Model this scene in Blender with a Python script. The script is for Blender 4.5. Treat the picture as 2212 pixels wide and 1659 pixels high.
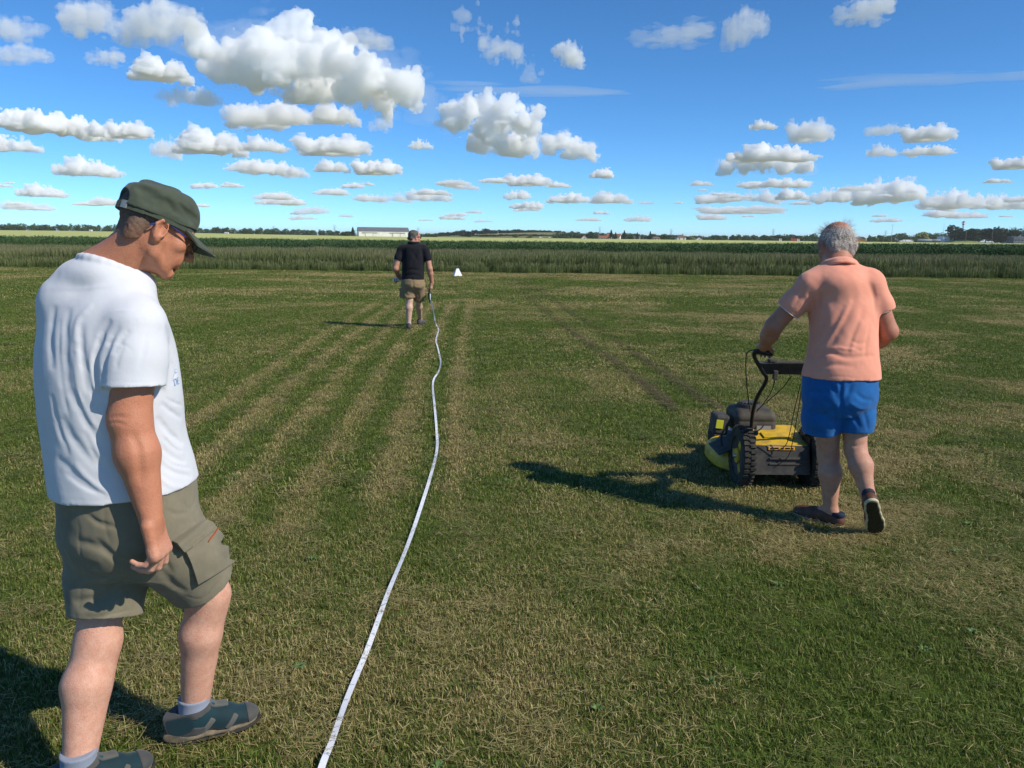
import bpy, bmesh, math, random
import numpy as np
from mathutils import Vector, Matrix, Euler

for o in list(bpy.data.objects):
    bpy.data.objects.remove(o)
SC = bpy.context.scene
COL = SC.collection
R = math.radians

# ------------------------------------------------------------------ camera
FD, CXD, CYD = 1737.0, 1106.0, 829.5        # focal length and centre in picture units (2212 wide)
CAM_H, PITCH, ROLL = 1.66, 10.37, 0.62
cam_data = bpy.data.cameras.new('camera')
cam = bpy.data.objects.new('camera', cam_data)
COL.objects.link(cam)
cam_data.sensor_fit = 'HORIZONTAL'
cam_data.sensor_width = 36.0
cam_data.lens = 36.0 * FD / 2212.0
cam_data.clip_start = 0.05
cam_data.clip_end = 120000
CAM_R = (Matrix.Rotation(R(90 - PITCH), 3, 'X') @ Matrix.Rotation(R(ROLL), 3, 'Z'))
cam.matrix_world = Matrix.Translation((0, 0, CAM_H)) @ CAM_R.to_4x4()
SC.camera = cam

# ------------------------------------------------------------------ sky and sun
SUN_EL, SUN_AZ = 40.0, 116.0                # azimuth clockwise from +Y (the viewing direction)
world = bpy.data.worlds.new('World')
SC.world = world
world.use_nodes = True
wn = world.node_tree
wn.nodes.clear()
sky = wn.nodes.new('ShaderNodeTexSky')
sky.sky_type = 'NISHITA'
sky.sun_disc = False
sky.sun_elevation = R(SUN_EL)
sky.sun_rotation = R(SUN_AZ)
sky.altitude = 3000
sky.air_density = 0.8
sky.dust_density = 0.0
sky.ozone_density = 10.0
bg = wn.nodes.new('ShaderNodeBackground')
bg.inputs['Strength'].default_value = 0.136
wo = wn.nodes.new('ShaderNodeOutputWorld')
hsv = wn.nodes.new('ShaderNodeHueSaturation')
hsv.inputs['Saturation'].default_value = 1.05
wn.links.new(sky.outputs[0], hsv.inputs['Color'])
wb = wn.nodes.new('ShaderNodeMix'); wb.data_type = 'RGBA'; wb.blend_type = 'MULTIPLY'; wb.inputs['Factor'].default_value = 1.0
wb.inputs['B'].default_value = (0.88, 1.0, 0.90, 1)
wn.links.new(hsv.outputs[0], wb.inputs['A'])
wn.links.new(wb.outputs['Result'], bg.inputs[0])
wn.links.new(bg.outputs[0], wo.inputs[0])

sun_data = bpy.data.lights.new('sun', 'SUN')
sun_data.energy = 3.45
sun_data.angle = R(0.53)
sun_data.color = (1.0, 0.93, 0.80)
sun = bpy.data.objects.new('sun', sun_data)
COL.objects.link(sun)
SUN_DIR = Vector((math.sin(R(SUN_AZ)) * math.cos(R(SUN_EL)), math.cos(R(SUN_AZ)) * math.cos(R(SUN_EL)), math.sin(R(SUN_EL))))
sun.rotation_euler = SUN_DIR.to_track_quat('Z', 'Y').to_euler()

SC.view_settings.view_transform = 'Standard'
SC.view_settings.look = 'None'
SC.view_settings.exposure = 0.48
SC.view_settings.gamma = 1.0
SC.view_settings.use_curve_mapping = False
SC.render.engine = 'CYCLES'
SC.cycles.max_bounces = 26
SC.cycles.diffuse_bounces = 2
SC.cycles.glossy_bounces = 2
SC.cycles.transmission_bounces = 4
SC.cycles.transparent_max_bounces = 16
SC.cycles.volume_bounces = 24
SC.cycles.use_denoising = True
SC.cycles.use_adaptive_sampling = True
SC.cycles.adaptive_threshold = 0.015
SC.cycles.sample_clamp_indirect = 4.0

# ------------------------------------------------------------------ helpers: picture to world
CAM_O = Vector((0, 0, CAM_H))
def ray(px, py):
    return CAM_R @ Vector(((px - CXD) / FD, -(py - CYD) / FD, -1.0))
def at(px, py, Y):
    d = ray(px, py)
    return CAM_O + d * (Y / d.y)
def gnd(px, py, z=0.0):
    d = ray(px, py)
    return CAM_O + d * ((z - CAM_H) / d.z)
def A(v):
    return np.array(v, dtype=np.float64)

# ------------------------------------------------------------------ helpers: noise
def _hash(ix, iy, iz, seed):
    h = ix * np.uint32(374761393) + iy * np.uint32(668265263) + iz * np.uint32(2246822519) + np.uint32((seed * 1274126177) & 0xFFFFFFFF)
    h = (h ^ (h >> np.uint32(13))) * np.uint32(1274126177)
    h = (h ^ (h >> np.uint32(16))) & np.uint32(0xFFFFFF)
    return h.astype(np.float32) * np.float32(1 / 0xFFFFFF)
def vnoise(x, y, z=None, seed=0):
    def prep(t):
        t = np.asarray(t, dtype=np.float32)
        f = np.floor(t); u = t - f
        return f.astype(np.int32).astype(np.uint32), u * u * (3 - 2 * u)
    ix, u = prep(x); iy, v = prep(y)
    one = np.uint32(1)
    if z is None:
        z0 = np.uint32(0)
        a = _hash(ix, iy, z0, seed); b = _hash(ix + one, iy, z0, seed)
        c = _hash(ix, iy + one, z0, seed); d = _hash(ix + one, iy + one, z0, seed)
        a = a + (b - a) * u; c = c + (d - c) * u
        return a + (c - a) * v
    iz, w = prep(z)
    def plane(iz):
        a = _hash(ix, iy, iz, seed); b = _hash(ix + one, iy, iz, seed)
        c = _hash(ix, iy + one, iz, seed); d = _hash(ix + one, iy + one, iz, seed)
        a = a + (b - a) * u; c = c + (d - c) * u
        return a + (c - a) * v
    p = plane(iz); q = plane(iz + one)
    return p + (q - p) * w
def fbm(x, y, z=None, octaves=4, seed=0, gain=0.5):
    a, s, t = 1.0, 0.0, 0.0
    f = 1.0
    for o in range(octaves):
        s = s + a * vnoise(x * f + 17.3 * o, y * f + 5.1 * o, None if z is None else z * f + 9.7 * o, seed + o * 31)
        t += a
        a *= gain
        f *= 2.03
    return s / t
def sstep(a, b, x):
    t = np.clip((x - a) / (b - a), 0, 1)
    return t * t * (3 - 2 * t)

# ------------------------------------------------------------------ helpers: meshes and objects
def tagit(o, label=None, cat=None, group=None, kind=None):
    if label: o['label'] = label
    if cat: o['category'] = cat
    if group: o['group'] = group
    if kind: o['kind'] = kind
    return o
def link(name, me, mat=None, parent=None, loc=None):
    o = bpy.data.objects.new(name, me)
    COL.objects.link(o)
    if mat is not None and me is not None and len(me.materials) == 0:
        me.materials.append(mat)
    if parent is not None:
        o.parent = parent
        # geometry is authored in world space: undo the parent's location
        if o.type == 'MESH':
            o.matrix_parent_inverse = parent_world(parent).inverted()
    if loc is not None:
        o.location = loc
    return o
def parent_world(p):
    m = Matrix.Translation(p.location) @ p.rotation_euler.to_matrix().to_4x4() @ Matrix.Diagonal((*p.scale, 1))
    if p.parent is not None:
        m = parent_world(p.parent) @ p.matrix_parent_inverse @ m
    return m
def empty(name, loc, rz=0.0):
    o = bpy.data.objects.new(name, None)
    o.empty_display_size = 0.1
    COL.objects.link(o)
    o.location = loc
    o.rotation_euler = (0, 0, rz)
    return o
def mesh_np(name, verts, faces, smooth=True):
    """verts (n,3); faces (m,k) of one size k, or list of such arrays"""
    me = bpy.data.meshes.new(name)
    fl = faces if isinstance(faces, list) else [faces]
    fl = [np.asarray(f, dtype=np.int32) for f in fl if len(f)]
    verts = np.asarray(verts, dtype=np.float32)
    me.vertices.add(len(verts))
    me.vertices.foreach_set('co', verts.ravel())
    nl = sum(f.size for f in fl)
    npoly = sum(len(f) for f in fl)
    me.loops.add(nl)
    me.polygons.add(npoly)
    me.loops.foreach_set('vertex_index', np.concatenate([f.ravel() for f in fl]))
    starts = []
    s = 0
    for f in fl:
        starts.append(s + np.arange(len(f)) * f.shape[1])
        s += f.size
    me.polygons.foreach_set('loop_start', np.concatenate(starts).astype(np.int32))
    me.polygons.foreach_set('use_smooth', np.full(npoly, smooth, dtype=bool))
    me.update(calc_edges=True)
    me.validate()
    return me

class MB:
    """collects plain solids (world space or local space) into one mesh"""
    def __init__(self):
        self.v, self.f, self.sm = [], [], []
    def add(self, vs, fs, smooth=False):
        b = len(self.v)
        self.v += [tuple(v) for v in vs]
        self.f += [tuple(b + i for i in f) for f in fs]
        self.sm += [smooth] * len(fs)
        return self
    def box(self, c, s, rot=None, bev=0.0):
        c = Vector(c); hx, hy, hz = s[0] / 2, s[1] / 2, s[2] / 2
        if bev > 0:
            bm = bmesh.new()
            bmesh.ops.create_cube(bm, size=1.0)
            for v in bm.verts:
                v.co = Vector((v.co.x * s[0], v.co.y * s[1], v.co.z * s[2]))
            bmesh.ops.bevel(bm, geom=list(bm.edges), offset=bev, segments=2, affect='EDGES', profile=0.5)
            bm.verts.index_update()
            vs = [((rot @ v.co) if rot else v.co) + c for v in bm.verts]
            fs = [[v.index for v in f.verts] for f in bm.faces]
            bm.free()
            return self.add(vs, fs, False)
        vs = [Vector((x * hx, y * hy, z * hz)) for x in (-1, 1) for y in (-1, 1) for z in (-1, 1)]
        vs = [((rot @ v) if rot else v) + c for v in vs]
        return self.add(vs, [(0, 1, 3, 2), (4, 6, 7, 5), (0, 4, 5, 1), (2, 3, 7, 6), (0, 2, 6, 4), (1, 5, 7, 3)])
    def tube(self, pts, r, n=10, caps=True):
        pts = [Vector(p) for p in pts]
        rs = r if isinstance(r, (list, tuple)) else [r] * len(pts)
        vs, fs = [], []
        t0 = (pts[1] - pts[0]).normalized()
        u = t0.orthogonal().normalized()
        for i, p in enumerate(pts):
            t = (pts[min(i + 1, len(pts) - 1)] - pts[max(i - 1, 0)]).normalized()
            u = (u - t * u.dot(t)).normalized()
            w = t.cross(u)
            for k in range(n):
                a = 2 * math.pi * k / n
                vs.append(p + (u * math.cos(a) + w * math.sin(a)) * rs[i])
        for i in range(len(pts) - 1):
            for k in range(n):
                k2 = (k + 1) % n
                fs.append((i * n + k, i * n + k2, (i + 1) * n + k2, (i + 1) * n + k))
        if caps:
            fs.append(tuple(range(n - 1, -1, -1)))
            fs.append(tuple((len(pts) - 1) * n + k for k in range(n)))
        return self.add(vs, fs, True)
    def lathe(self, prof, c, axis, n=32):
        """prof: list of (radius, offset along axis)"""
        c = Vector(c); ax = Vector(axis).normalized(); u = ax.orthogonal().normalized(); w = ax.cross(u)
        vs, fs = [], []
        for (r, h) in prof:
            for k in range(n):
                a = 2 * math.pi * k / n
                vs.append(c + ax * h + (u * math.cos(a) + w * math.sin(a)) * r)
        for i in range(len(prof) - 1):
            for k in range(n):
                k2 = (k + 1) % n
                fs.append((i * n + k, i * n + k2, (i + 1) * n + k2, (i + 1) * n + k))
        return self.add(vs, fs, True)
    def prism(self, poly, z0, z1, M=None):
        """poly in local xy extruded along z; M maps local to target"""
        n = len(poly)
        vs = [Vector((x, y, z)) for z in (z0, z1) for (x, y) in poly]
        if M is not None:
            vs = [M @ v for v in vs]
        fs = [tuple(range(n - 1, -1, -1)), tuple(range(n, 2 * n))]
        for k in range(n):
            k2 = (k + 1) % n
            fs.append((k, k2, n + k2, n + k))
        return self.add(vs, fs)
    def build(self, name, mat, parent=None, loc=None, sharp=True):
        me = bpy.data.meshes.new(name)
        me.from_pydata([tuple(v) for v in self.v], [], self.f)
        me.polygons.foreach_set('use_smooth', np.array(self.sm, dtype=bool))
        me.update()
        bm = bmesh.new(); bm.from_mesh(me)
        bmesh.ops.recalc_face_normals(bm, faces=bm.faces)
        for e in bm.edges:
            if len(e.link_faces) == 2 and e.calc_face_angle(0) > 0.7:
                e.smooth = False
        bm.to_mesh(me); bm.free()
        return link(name, me, mat, parent, loc)

def smooth_path(pts, n=8):
    """Catmull-Rom through pts"""
    P = [Vector(p) for p in pts]
    P = [P[0] * 2 - P[1]] + P + [P[-1] * 2 - P[-2]]
    out = []
    for i in range(1, len(P) - 2):
        a, b, c, d = P[i - 1], P[i], P[i + 1], P[i + 2]
        for k in range(n):
            t = k / n
            out.append(0.5 * ((2 * b) + (c - a) * t + (2 * a - 5 * b + 4 * c - d) * t * t + (3 * b - a - 3 * c + d) * t ** 3))
    out.append(P[-2])
    return out

# ------------------------------------------------------------------ helpers: sculpting field (distance grid -> mesh)
def smin(a, b, k):
    if k <= 0: return np.minimum(a, b)
    h = np.clip(0.5 + 0.5 * (b - a) / k, 0, 1)
    return b * (1 - h) + a * h - k * h * (1 - h)
def smax(a, b, k):
    return -smin(-a, -b, k)

class Field:
    def __init__(self, lo, hi, h):
        self.lo = A(lo); self.h = h
        self.n = np.maximum(np.ceil((A(hi) - self.lo) / h).astype(int) + 1, 3)
        self.d = np.full(tuple(self.n), 0.5, dtype=np.float32)
        self.ax = [(self.lo[i] + h * np.arange(self.n[i])).astype(np.float32) for i in range(3)]
    def box(self, lo, hi):
        i0 = np.clip(np.floor((A(lo) - self.lo) / self.h).astype(int), 0, self.n)
        i1 = np.clip(np.ceil((A(hi) - self.lo) / self.h).astype(int) + 1, 0, self.n)
        sl = tuple(slice(a, b) for a, b in zip(i0, i1))
        X, Y, Z = np.meshgrid(self.ax[0][sl[0]], self.ax[1][sl[1]], self.ax[2][sl[2]], indexing='ij', sparse=True)
        return sl, X, Y, Z
    def put(self, sl, f, k, op):
        if op == 'add':
            self.d[sl] = smin(self.d[sl], f, k)
        elif op == 'sub':
            self.d[sl] = smax(self.d[sl], -f, k)
        elif op == 'int':
            self.d[sl] = smax(self.d[sl], f, k)
    def seg(self, a, b, ra, rb=None, k=0.02, op='add', n=None, s=1.0, m=None):
        """tapered capsule; n,s: squash the section along n by s"""
        a, b = A(a), A(b)
        rb = ra if rb is None else rb
        mr = max(ra, rb) * max(1, s) + 2.0 * k + 2 * self.h if m is None else m
        sl, X, Y, Z = self.box(np.minimum(a, b) - mr, np.maximum(a, b) + mr)
        px, py, pz = X - a[0], Y - a[1], Z - a[2]
        ba = b - a
        if n is not None:
            n = A(n); n = n / np.linalg.norm(n)
            q = (px * n[0] + py * n[1] + pz * n[2]) * (1 / s - 1)
            px, py, pz = px + q * n[0], py + q * n[1], pz + q * n[2]
            ba = ba + n * (ba @ n) * (1 / s - 1)
        t = np.clip((px * ba[0] + py * ba[1] + pz * ba[2]) / max(ba @ ba, 1e-12), 0, 1)
        f = np.sqrt((px - t * ba[0]) ** 2 + (py - t * ba[1]) ** 2 + (pz - t * ba[2]) ** 2) - (ra + (rb - ra) * t)
        if n is not None and s < 1: f = f * (0.5 + 0.5 * s)
        self.put(sl, f, k, op)
        return self
    def chain(self, pts, rs, k=0.02, op='add', n=None, s=1.0):
        for i in range(len(pts) - 1):
            self.seg(pts[i], pts[i + 1], rs[i], rs[i + 1], k, op, n, s)
        return self
    def ell(self, c, r, ax=None, k=0.02, op='add'):
        c = A(c); r = A(r)
        M = np.eye(3) if ax is None else np.array([list(v) for v in ax], dtype=float)
        mr = r.max() + 2 * k + 2 * self.h
        sl, X, Y, Z = self.box(c - mr, c + mr)
        px, py, pz = X - c[0], Y - c[1], Z - c[2]
        q = [(px * M[i][0] + py * M[i][1] + pz * M[i][2]) / r[i] for i in range(3)]
        k0 = np.sqrt(q[0] ** 2 + q[1] ** 2 + q[2] ** 2)
        k1 = np.sqrt((q[0] / r[0]) ** 2 + (q[1] / r[1]) ** 2 + (q[2] / r[2]) ** 2)
        f = k0 * (k0 - 1) / np.maximum(k1, 1e-6)
        self.put(sl, f, k, op)
        return self
    def rbox(self, c, half, ax, rnd=0.01, k=0.01, op='add'):
        c = A(c); half = A(half) - rnd
        M = np.array([list(v) for v in ax], dtype=float)
        mr = np.linalg.norm(half) + rnd + 2 * k + 2 * self.h
        sl, X, Y, Z = self.box(c - mr, c + mr)
        px, py, pz = X - c[0], Y - c[1], Z - c[2]
        q = [np.abs(px * M[i][0] + py * M[i][1] + pz * M[i][2]) - half[i] for i in range(3)]
        f = np.sqrt(sum(np.maximum(t, 0) ** 2 for t in q)) + np.minimum(np.maximum(np.maximum(q[0], q[1]), q[2]), 0) - rnd
        self.put(sl, f, k, op)
        return self
    def loft(self, pts, rx, ry, xd, yd, k=0.02, op='add', pw=2.0, sub=8):
        """superelliptic sections (axes xd, yd) along a gently bent path, flat ends"""
        P = np.array([tuple(v) for v in smooth_path(pts, sub)])
        RX = np.array([tuple(v) for v in smooth_path([(a, b, 0) for a, b in zip(rx, ry)], sub)])
        x_ = A(xd) / np.linalg.norm(A(xd)); y_ = A(yd) / np.linalg.norm(A(yd))
        ax = P[-1] - P[0]; ln = np.linalg.norm(ax); ax = ax / ln
        S = (P - P[0]) @ ax
        mr = RX.max() + 2 * k + 2 * self.h
        sl, X, Y, Z = self.box(P.min(0) - mr, P.max(0) + mr)
        s = (X - P[0, 0]) * ax[0] + (Y - P[0, 1]) * ax[1] + (Z - P[0, 2]) * ax[2]
        sc = np.clip(s, 0, ln)
        ip = lambda q: np.interp(sc, S, q).astype(np.float32)
        dx, dy, dz = X - ip(P[:, 0]), Y - ip(P[:, 1]), Z - ip(P[:, 2])
        u = dx * x_[0] + dy * x_[1] + dz * x_[2]
        v = dx * y_[0] + dy * y_[1] + dz * y_[2]
        ru, rv = ip(RX[:, 0]), ip(RX[:, 1])
        if pw == 2.0: q = np.sqrt((u / ru) ** 2 + (v / rv) ** 2)
        else: q = ((np.abs(u) / ru) ** pw + (np.abs(v) / rv) ** pw) ** (1 / pw)
        rr = np.sqrt(u * u + v * v)
        f = np.where(q < 0.05, -np.minimum(ru, rv), (q - 1) * rr / np.maximum(q, 1e-4))
        ex = np.maximum(-s, 0) + np.maximum(s - ln, 0)
        f = np.where(ex > 0, np.sqrt(np.maximum(f, 0) ** 2 + ex ** 2), np.maximum(f, np.maximum(-s, s - ln)))
        self.put(sl, f.astype(np.float32), k, op)
        return self
    def like(self):
        o = Field.__new__(Field)
        o.lo, o.h, o.n, o.ax = self.lo, self.h, self.n, self.ax
        o.d = np.full(tuple(self.n), 0.5, dtype=np.float32)
        return o
    def merge(self, other, k=0.02, op='add'):
        self.put((slice(None),) * 3, other.d, k, op)
        return self
    def clip(self, p, nrm, lo=None, hi=None, k=0.0):
        """cut away what lies on the side nrm points to"""
        p = A(p); nrm = A(nrm) / np.linalg.norm(A(nrm))
        lo = self.lo if lo is None else lo
        hi = self.lo + self.h * self.n if hi is None else hi
        sl, X, Y, Z = self.box(lo, hi)
        f = (X - p[0]) * nrm[0] + (Y - p[1]) * nrm[1] + (Z - p[2]) * nrm[2]
        self.d[sl] = smax(self.d[sl], f, k)
        return self
    def groove(self, pts, w, depth, taper=True):
        """press a crease (depth>0) or raise a ridge (depth<0) along a polyline"""
        P = [A(p) for p in pts]
        lo = np.min(P, 0) - 3 * w; hi = np.max(P, 0) + 3 * w
        sl, X, Y, Z = self.box(lo, hi)
        if self.d[sl].size == 0: return self
        D = None
        nseg = len(P) - 1
        for i in range(nseg):
            a, b = P[i], P[i + 1]; ba = b - a
            px, py, pz = X - a[0], Y - a[1], Z - a[2]
            t = np.clip((px * ba[0] + py * ba[1] + pz * ba[2]) / max(ba @ ba, 1e-12), 0, 1)
            f = (px - t * ba[0]) ** 2 + (py - t * ba[1]) ** 2 + (pz - t * ba[2]) ** 2
            g = (i + t) / nseg
            wgt = np.sqrt(np.maximum(np.sin(np.pi * np.clip(g, 0.0, 1)), 0)) if taper else 1.0
            e = np.exp(-f / (w * w)) * wgt
            D = e if D is None else np.maximum(D, e)
        self.d[sl] = self.d[sl] + (depth * D).astype(np.float32)
        return self
    def warp(self, fn, lo=None, hi=None):
        lo = self.lo if lo is None else lo
        hi = self.lo + self.h * self.n if hi is None else hi
        sl, X, Y, Z = self.box(lo, hi)
        self.d[sl] = self.d[sl] + fn(X, Y, Z)
        return self
    def mesh(self, name, relax=1):
        V, Q = surface_nets(self.d, self.lo, self.h)
        if relax: V = relax_mesh(V, Q, relax)
        return mesh_np(name, V, Q)

def surface_nets(d, lo, h):
    d[0], d[-1], d[:, 0], d[:, -1], d[:, :, 0], d[:, :, -1] = (np.maximum(x, 1e-3) for x in (d[0], d[-1], d[:, 0], d[:, -1], d[:, :, 0], d[:, :, -1]))
    s = d < 0
    nx, ny, nz = d.shape
    c = np.zeros((nx - 1, ny - 1, nz - 1), dtype=np.uint8)
    for dx in (0, 1):
        for dy in (0, 1):
            for dz in (0, 1):
                c += s[dx:nx - 1 + dx, dy:ny - 1 + dy, dz:nz - 1 + dz]
    I, J, K = np.nonzero((c > 0) & (c < 8))
    idx = np.full(c.shape, -1, dtype=np.int32)
    idx[I, J, K] = np.arange(len(I))
    cor = [(a, b, e) for a in (0, 1) for b in (0, 1) for e in (0, 1)]
    vals = np.stack([d[I + a, J + b, K + e] for a, b, e in cor], 1)
    acc = np.zeros((len(I), 3)); cnt = np.zeros(len(I))
    for p in range(8):
        for q in range(p + 1, 8):
            if sum(abs(cor[p][i] - cor[q][i]) for i in range(3)) != 1: continue
            va, vb = vals[:, p], vals[:, q]
            m = (va < 0) != (vb < 0)
            t = np.where(m, va / np.where(m, va - vb, 1), 0)
            P0, P1 = np.array(cor[p], float), np.array(cor[q], float)
            acc += np.where(m[:, None], P0 + t[:, None] * (P1 - P0), 0)
            cnt += m
    V = (np.stack([I, J, K], 1) + acc / cnt[:, None]) * h + lo
    quads = []
    for axis in range(3):
        sl0 = [slice(None)] * 3; sl1 = [slice(None)] * 3
        sl0[axis] = slice(0, -1); sl1[axis] = slice(1, None)
        a, b = s[tuple(sl0)], s[tuple(sl1)]
        E = np.argwhere(a != b)
        o1, o2 = [(1, 2), (2, 0), (0, 1)][axis]
        ok = (E[:, o1] > 0) & (E[:, o2] > 0) & (E[:, o1] < d.shape[o1] - 1) & (E[:, o2] < d.shape[o2] - 1)
        E = E[ok]
        inside = a[E[:, 0], E[:, 1], E[:, 2]]
        def cell(d1, d2):
            C = E.copy(); C[:, o1] -= d1; C[:, o2] -= d2
            return idx[C[:, 0], C[:, 1], C[:, 2]]
        q = np.stack([cell(1, 1), cell(0, 1), cell(0, 0), cell(1, 0)], 1)
        q[~inside] = q[~inside][:, ::-1]
        quads.append(q)
    Q = np.concatenate(quads)
    Q = Q[(Q >= 0).all(1)]
    return V, Q
def relax_mesh(V, Q, it=1, lam=0.5):
    n = len(V)
    e = np.concatenate([Q[:, [0, 1]], Q[:, [1, 2]], Q[:, [2, 3]], Q[:, [3, 0]]])
    cnt = np.bincount(e[:, 0], minlength=n) + np.bincount(e[:, 1], minlength=n)
    def lap(V):
        out = np.zeros_like(V)
        for k in range(3):
            out[:, k] = np.bincount(e[:, 0], V[e[:, 1], k], n) + np.bincount(e[:, 1], V[e[:, 0], k], n)
        return out / np.maximum(cnt, 1)[:, None]
    for _ in range(it):
        V = V + lam * (lap(V) - V)
        V = V - lam * 1.04 * (lap(V) - V) * 0.6
    return V

# ------------------------------------------------------------------ helpers: materials
def mat(name, col=(0.5, 0.5, 0.5), rough=0.6, spec=0.3, metal=0.0, noise=None, bump=None, col2=None, sss=0.0, sheen=0.0, coat=0.0):
    """noise=(scale, detail): mixes col/col2 by object-space noise; bump=(scale, strength, distance)"""
    m = bpy.data.materials.new(name); m.use_nodes = True
    nt = m.node_tree; b = nt.nodes['Principled BSDF']
    b.inputs['Base Color'].default_value = (*col, 1)
    b.inputs['Roughness'].default_value = rough
    b.inputs['Specular IOR Level'].default_value = spec
    b.inputs['Metallic'].default_value = metal
    if sss:
        b.inputs['Subsurface Weight'].default_value = sss
        b.inputs['Subsurface Radius'].default_value = (0.010, 0.004, 0.002)
        b.inputs['Subsurface Scale'].default_value = 1.0
    if sheen: b.inputs['Sheen Weight'].default_value = sheen
    if coat: b.inputs['Coat Weight'].default_value = coat
    geo = nt.nodes.new('ShaderNodeNewGeometry')
    if noise:
        t = nt.nodes.new('ShaderNodeTexNoise')
        t.inputs['Scale'].default_value = noise[0]; t.inputs['Detail'].default_value = noise[1]
        t.inputs['Roughness'].default_value = 0.6
        nt.links.new(geo.outputs['Position'], t.inputs['Vector'])
        r = nt.nodes.new('ShaderNodeMapRange')
        lo_, hi_ = noise[2] if len(noise) > 2 else (0.35, 0.65)
        r.inputs[1].default_value = lo_; r.inputs[2].default_value = hi_
        nt.links.new(t.outputs['Fac'], r.inputs[0])
        mx = nt.nodes.new('ShaderNodeMix'); mx.data_type = 'RGBA'
        mx.inputs['A'].default_value = (*col, 1)
        mx.inputs['B'].default_value = (*(col2 or [c * 0.6 for c in col]), 1)
        nt.links.new(r.outputs[0], mx.inputs['Factor'])
        nt.links.new(mx.outputs['Result'], b.inputs['Base Color'])
    if bump:
        t2 = nt.nodes.new('ShaderNodeTexNoise')
        t2.inputs['Scale'].default_value = bump[0]; t2.inputs['Detail'].default_value = 5
        nt.links.new(geo.outputs['Position'], t2.inputs['Vector'])
        bp = nt.nodes.new('ShaderNodeBump')
        bp.inputs['Strength'].default_value = bump[1]; bp.inputs['Distance'].default_value = bump[2]
        nt.links.new(t2.outputs['Fac'], bp.inputs['Height'])
        nt.links.new(bp.outputs[0], b.inputs['Normal'])
    return m
def attr_node(nt, name, typ='GEOMETRY'):
    a = nt.nodes.new('ShaderNodeAttribute'); a.attribute_name = name; a.attribute_type = typ
    return a
def mixcol(nt, fac, ca, cb):
    mx = nt.nodes.new('ShaderNodeMix'); mx.data_type = 'RGBA'
    if isinstance(fac, (int, float)): mx.inputs['Factor'].default_value = fac
    else: nt.links.new(fac, mx.inputs['Factor'])
    for key, c in (('A', ca), ('B', cb)):
        if isinstance(c, tuple): mx.inputs[key].default_value = (*c, 1)
        else: nt.links.new(c, mx.inputs[key])
    return mx.outputs['Result']
def math_node(nt, op, a, b=None):
    m = nt.nodes.new('ShaderNodeMath'); m.operation = op
    for i, v in enumerate((a, b)):
        if v is None: continue
        if isinstance(v, (int, float)): m.inputs[i].default_value = v
        else: nt.links.new(v, m.inputs[i])
    return m.outputs[0]
def set_attr(me, name, arr):
    a = me.attributes.new(name, 'FLOAT', 'POINT')
    a.data.foreach_set('value', np.asarray(arr, dtype=np.float32))
# ------------------------------------------------------------------ clouds (real bodies of vapour high above the plain)
CLOUD_BASE = 750.0
_cm = {}
def cloud_mat(tau_per_m):
    key = round(math.log2(tau_per_m) * 2) / 2
    if key in _cm: return _cm[key]
    m = bpy.data.materials.new('cloud vapour'); m.use_nodes = True
    nt = m.node_tree; nt.nodes.clear()
    v = nt.nodes.new('ShaderNodeVolumePrincipled')
    v.inputs['Color'].default_value = (1, 1, 1, 1)
    v.inputs['Density'].default_value = 2.0 ** key
    v.inputs['Anisotropy'].default_value = -0.35
    o = nt.nodes.new('ShaderNodeOutputMaterial')
    nt.links.new(v.outputs[0], o.inputs['Volume'])
    try: m.cycles.homogeneous_volume = True
    except Exception: pass
    _cm[key] = m
    return m
def cloud_mesh(W, H, L, seed, res, amp, flat, tilt=0.0, stretch=1.0, oct_=6):
    """lobes L (u, w, z, r) around the centre of a W x H face"""
    h = max(W, 1.6 * H) / res
    D = max(abs(w) + r for (u, w, z, r) in L)
    lo = A((-W * 0.62 - 3 * h, -D - 0.25 * H, -H * 0.75)); hi = A((W * 0.62 + 3 * h, D + 0.25 * H, H * 0.85))
    F = Field(lo, hi, h)
    F.d[:] = H
    for (u, w, z, r) in L:
        F.ell((u, w, z), (r * 1.15, r * 1.1, r), None, k=0.25 * r)
    I = np.nonzero(np.abs(F.d) < amp * 1.3 * H)
    X, Y, Z = F.ax[0][I[0]], F.ax[1][I[1]], F.ax[2][I[2]]
    k = 1.0 / (0.42 * H)
    nz = 0.55 * fbm(X * k / stretch + seed * 3.7, Y * k, Z * k * 1.15, 3, seed, 0.55)
    a_, f_ = 0.30, 1.4
    for o_ in range(oct_ - 1):                       # billows: round heads parted by creases
        v_ = vnoise(X * k * f_ / stretch + 3.1 * o_, Y * k * f_ + 1.7 * o_, Z * k * f_ * 1.1 + seed, seed + 50 + o_)
        nz = nz + a_ * np.abs(2 * v_ - 1)
        a_ *= 0.60; f_ *= 1.95
    F.d[I] += ((0.50 - nz) * amp * 2.3 * H).astype(np.float32)
    if flat:
        x, y = np.meshgrid(F.ax[0], F.ax[1], indexing='ij')
        low = fbm(x * k * 0.8, y * k * 0.8, None, 4, seed + 9)
        bot = -0.42 * H - (0.5 - low) * 0.28 * H + tilt * x / (W / 2) * H
        F.d = smax(F.d, (bot[:, :, None] - F.ax[2][None, None, :]).astype(np.float32), 0.05 * H)
    V, Q = surface_nets(F.d, F.lo, F.h)
    return mesh_np('cloud', V, Q)
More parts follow.
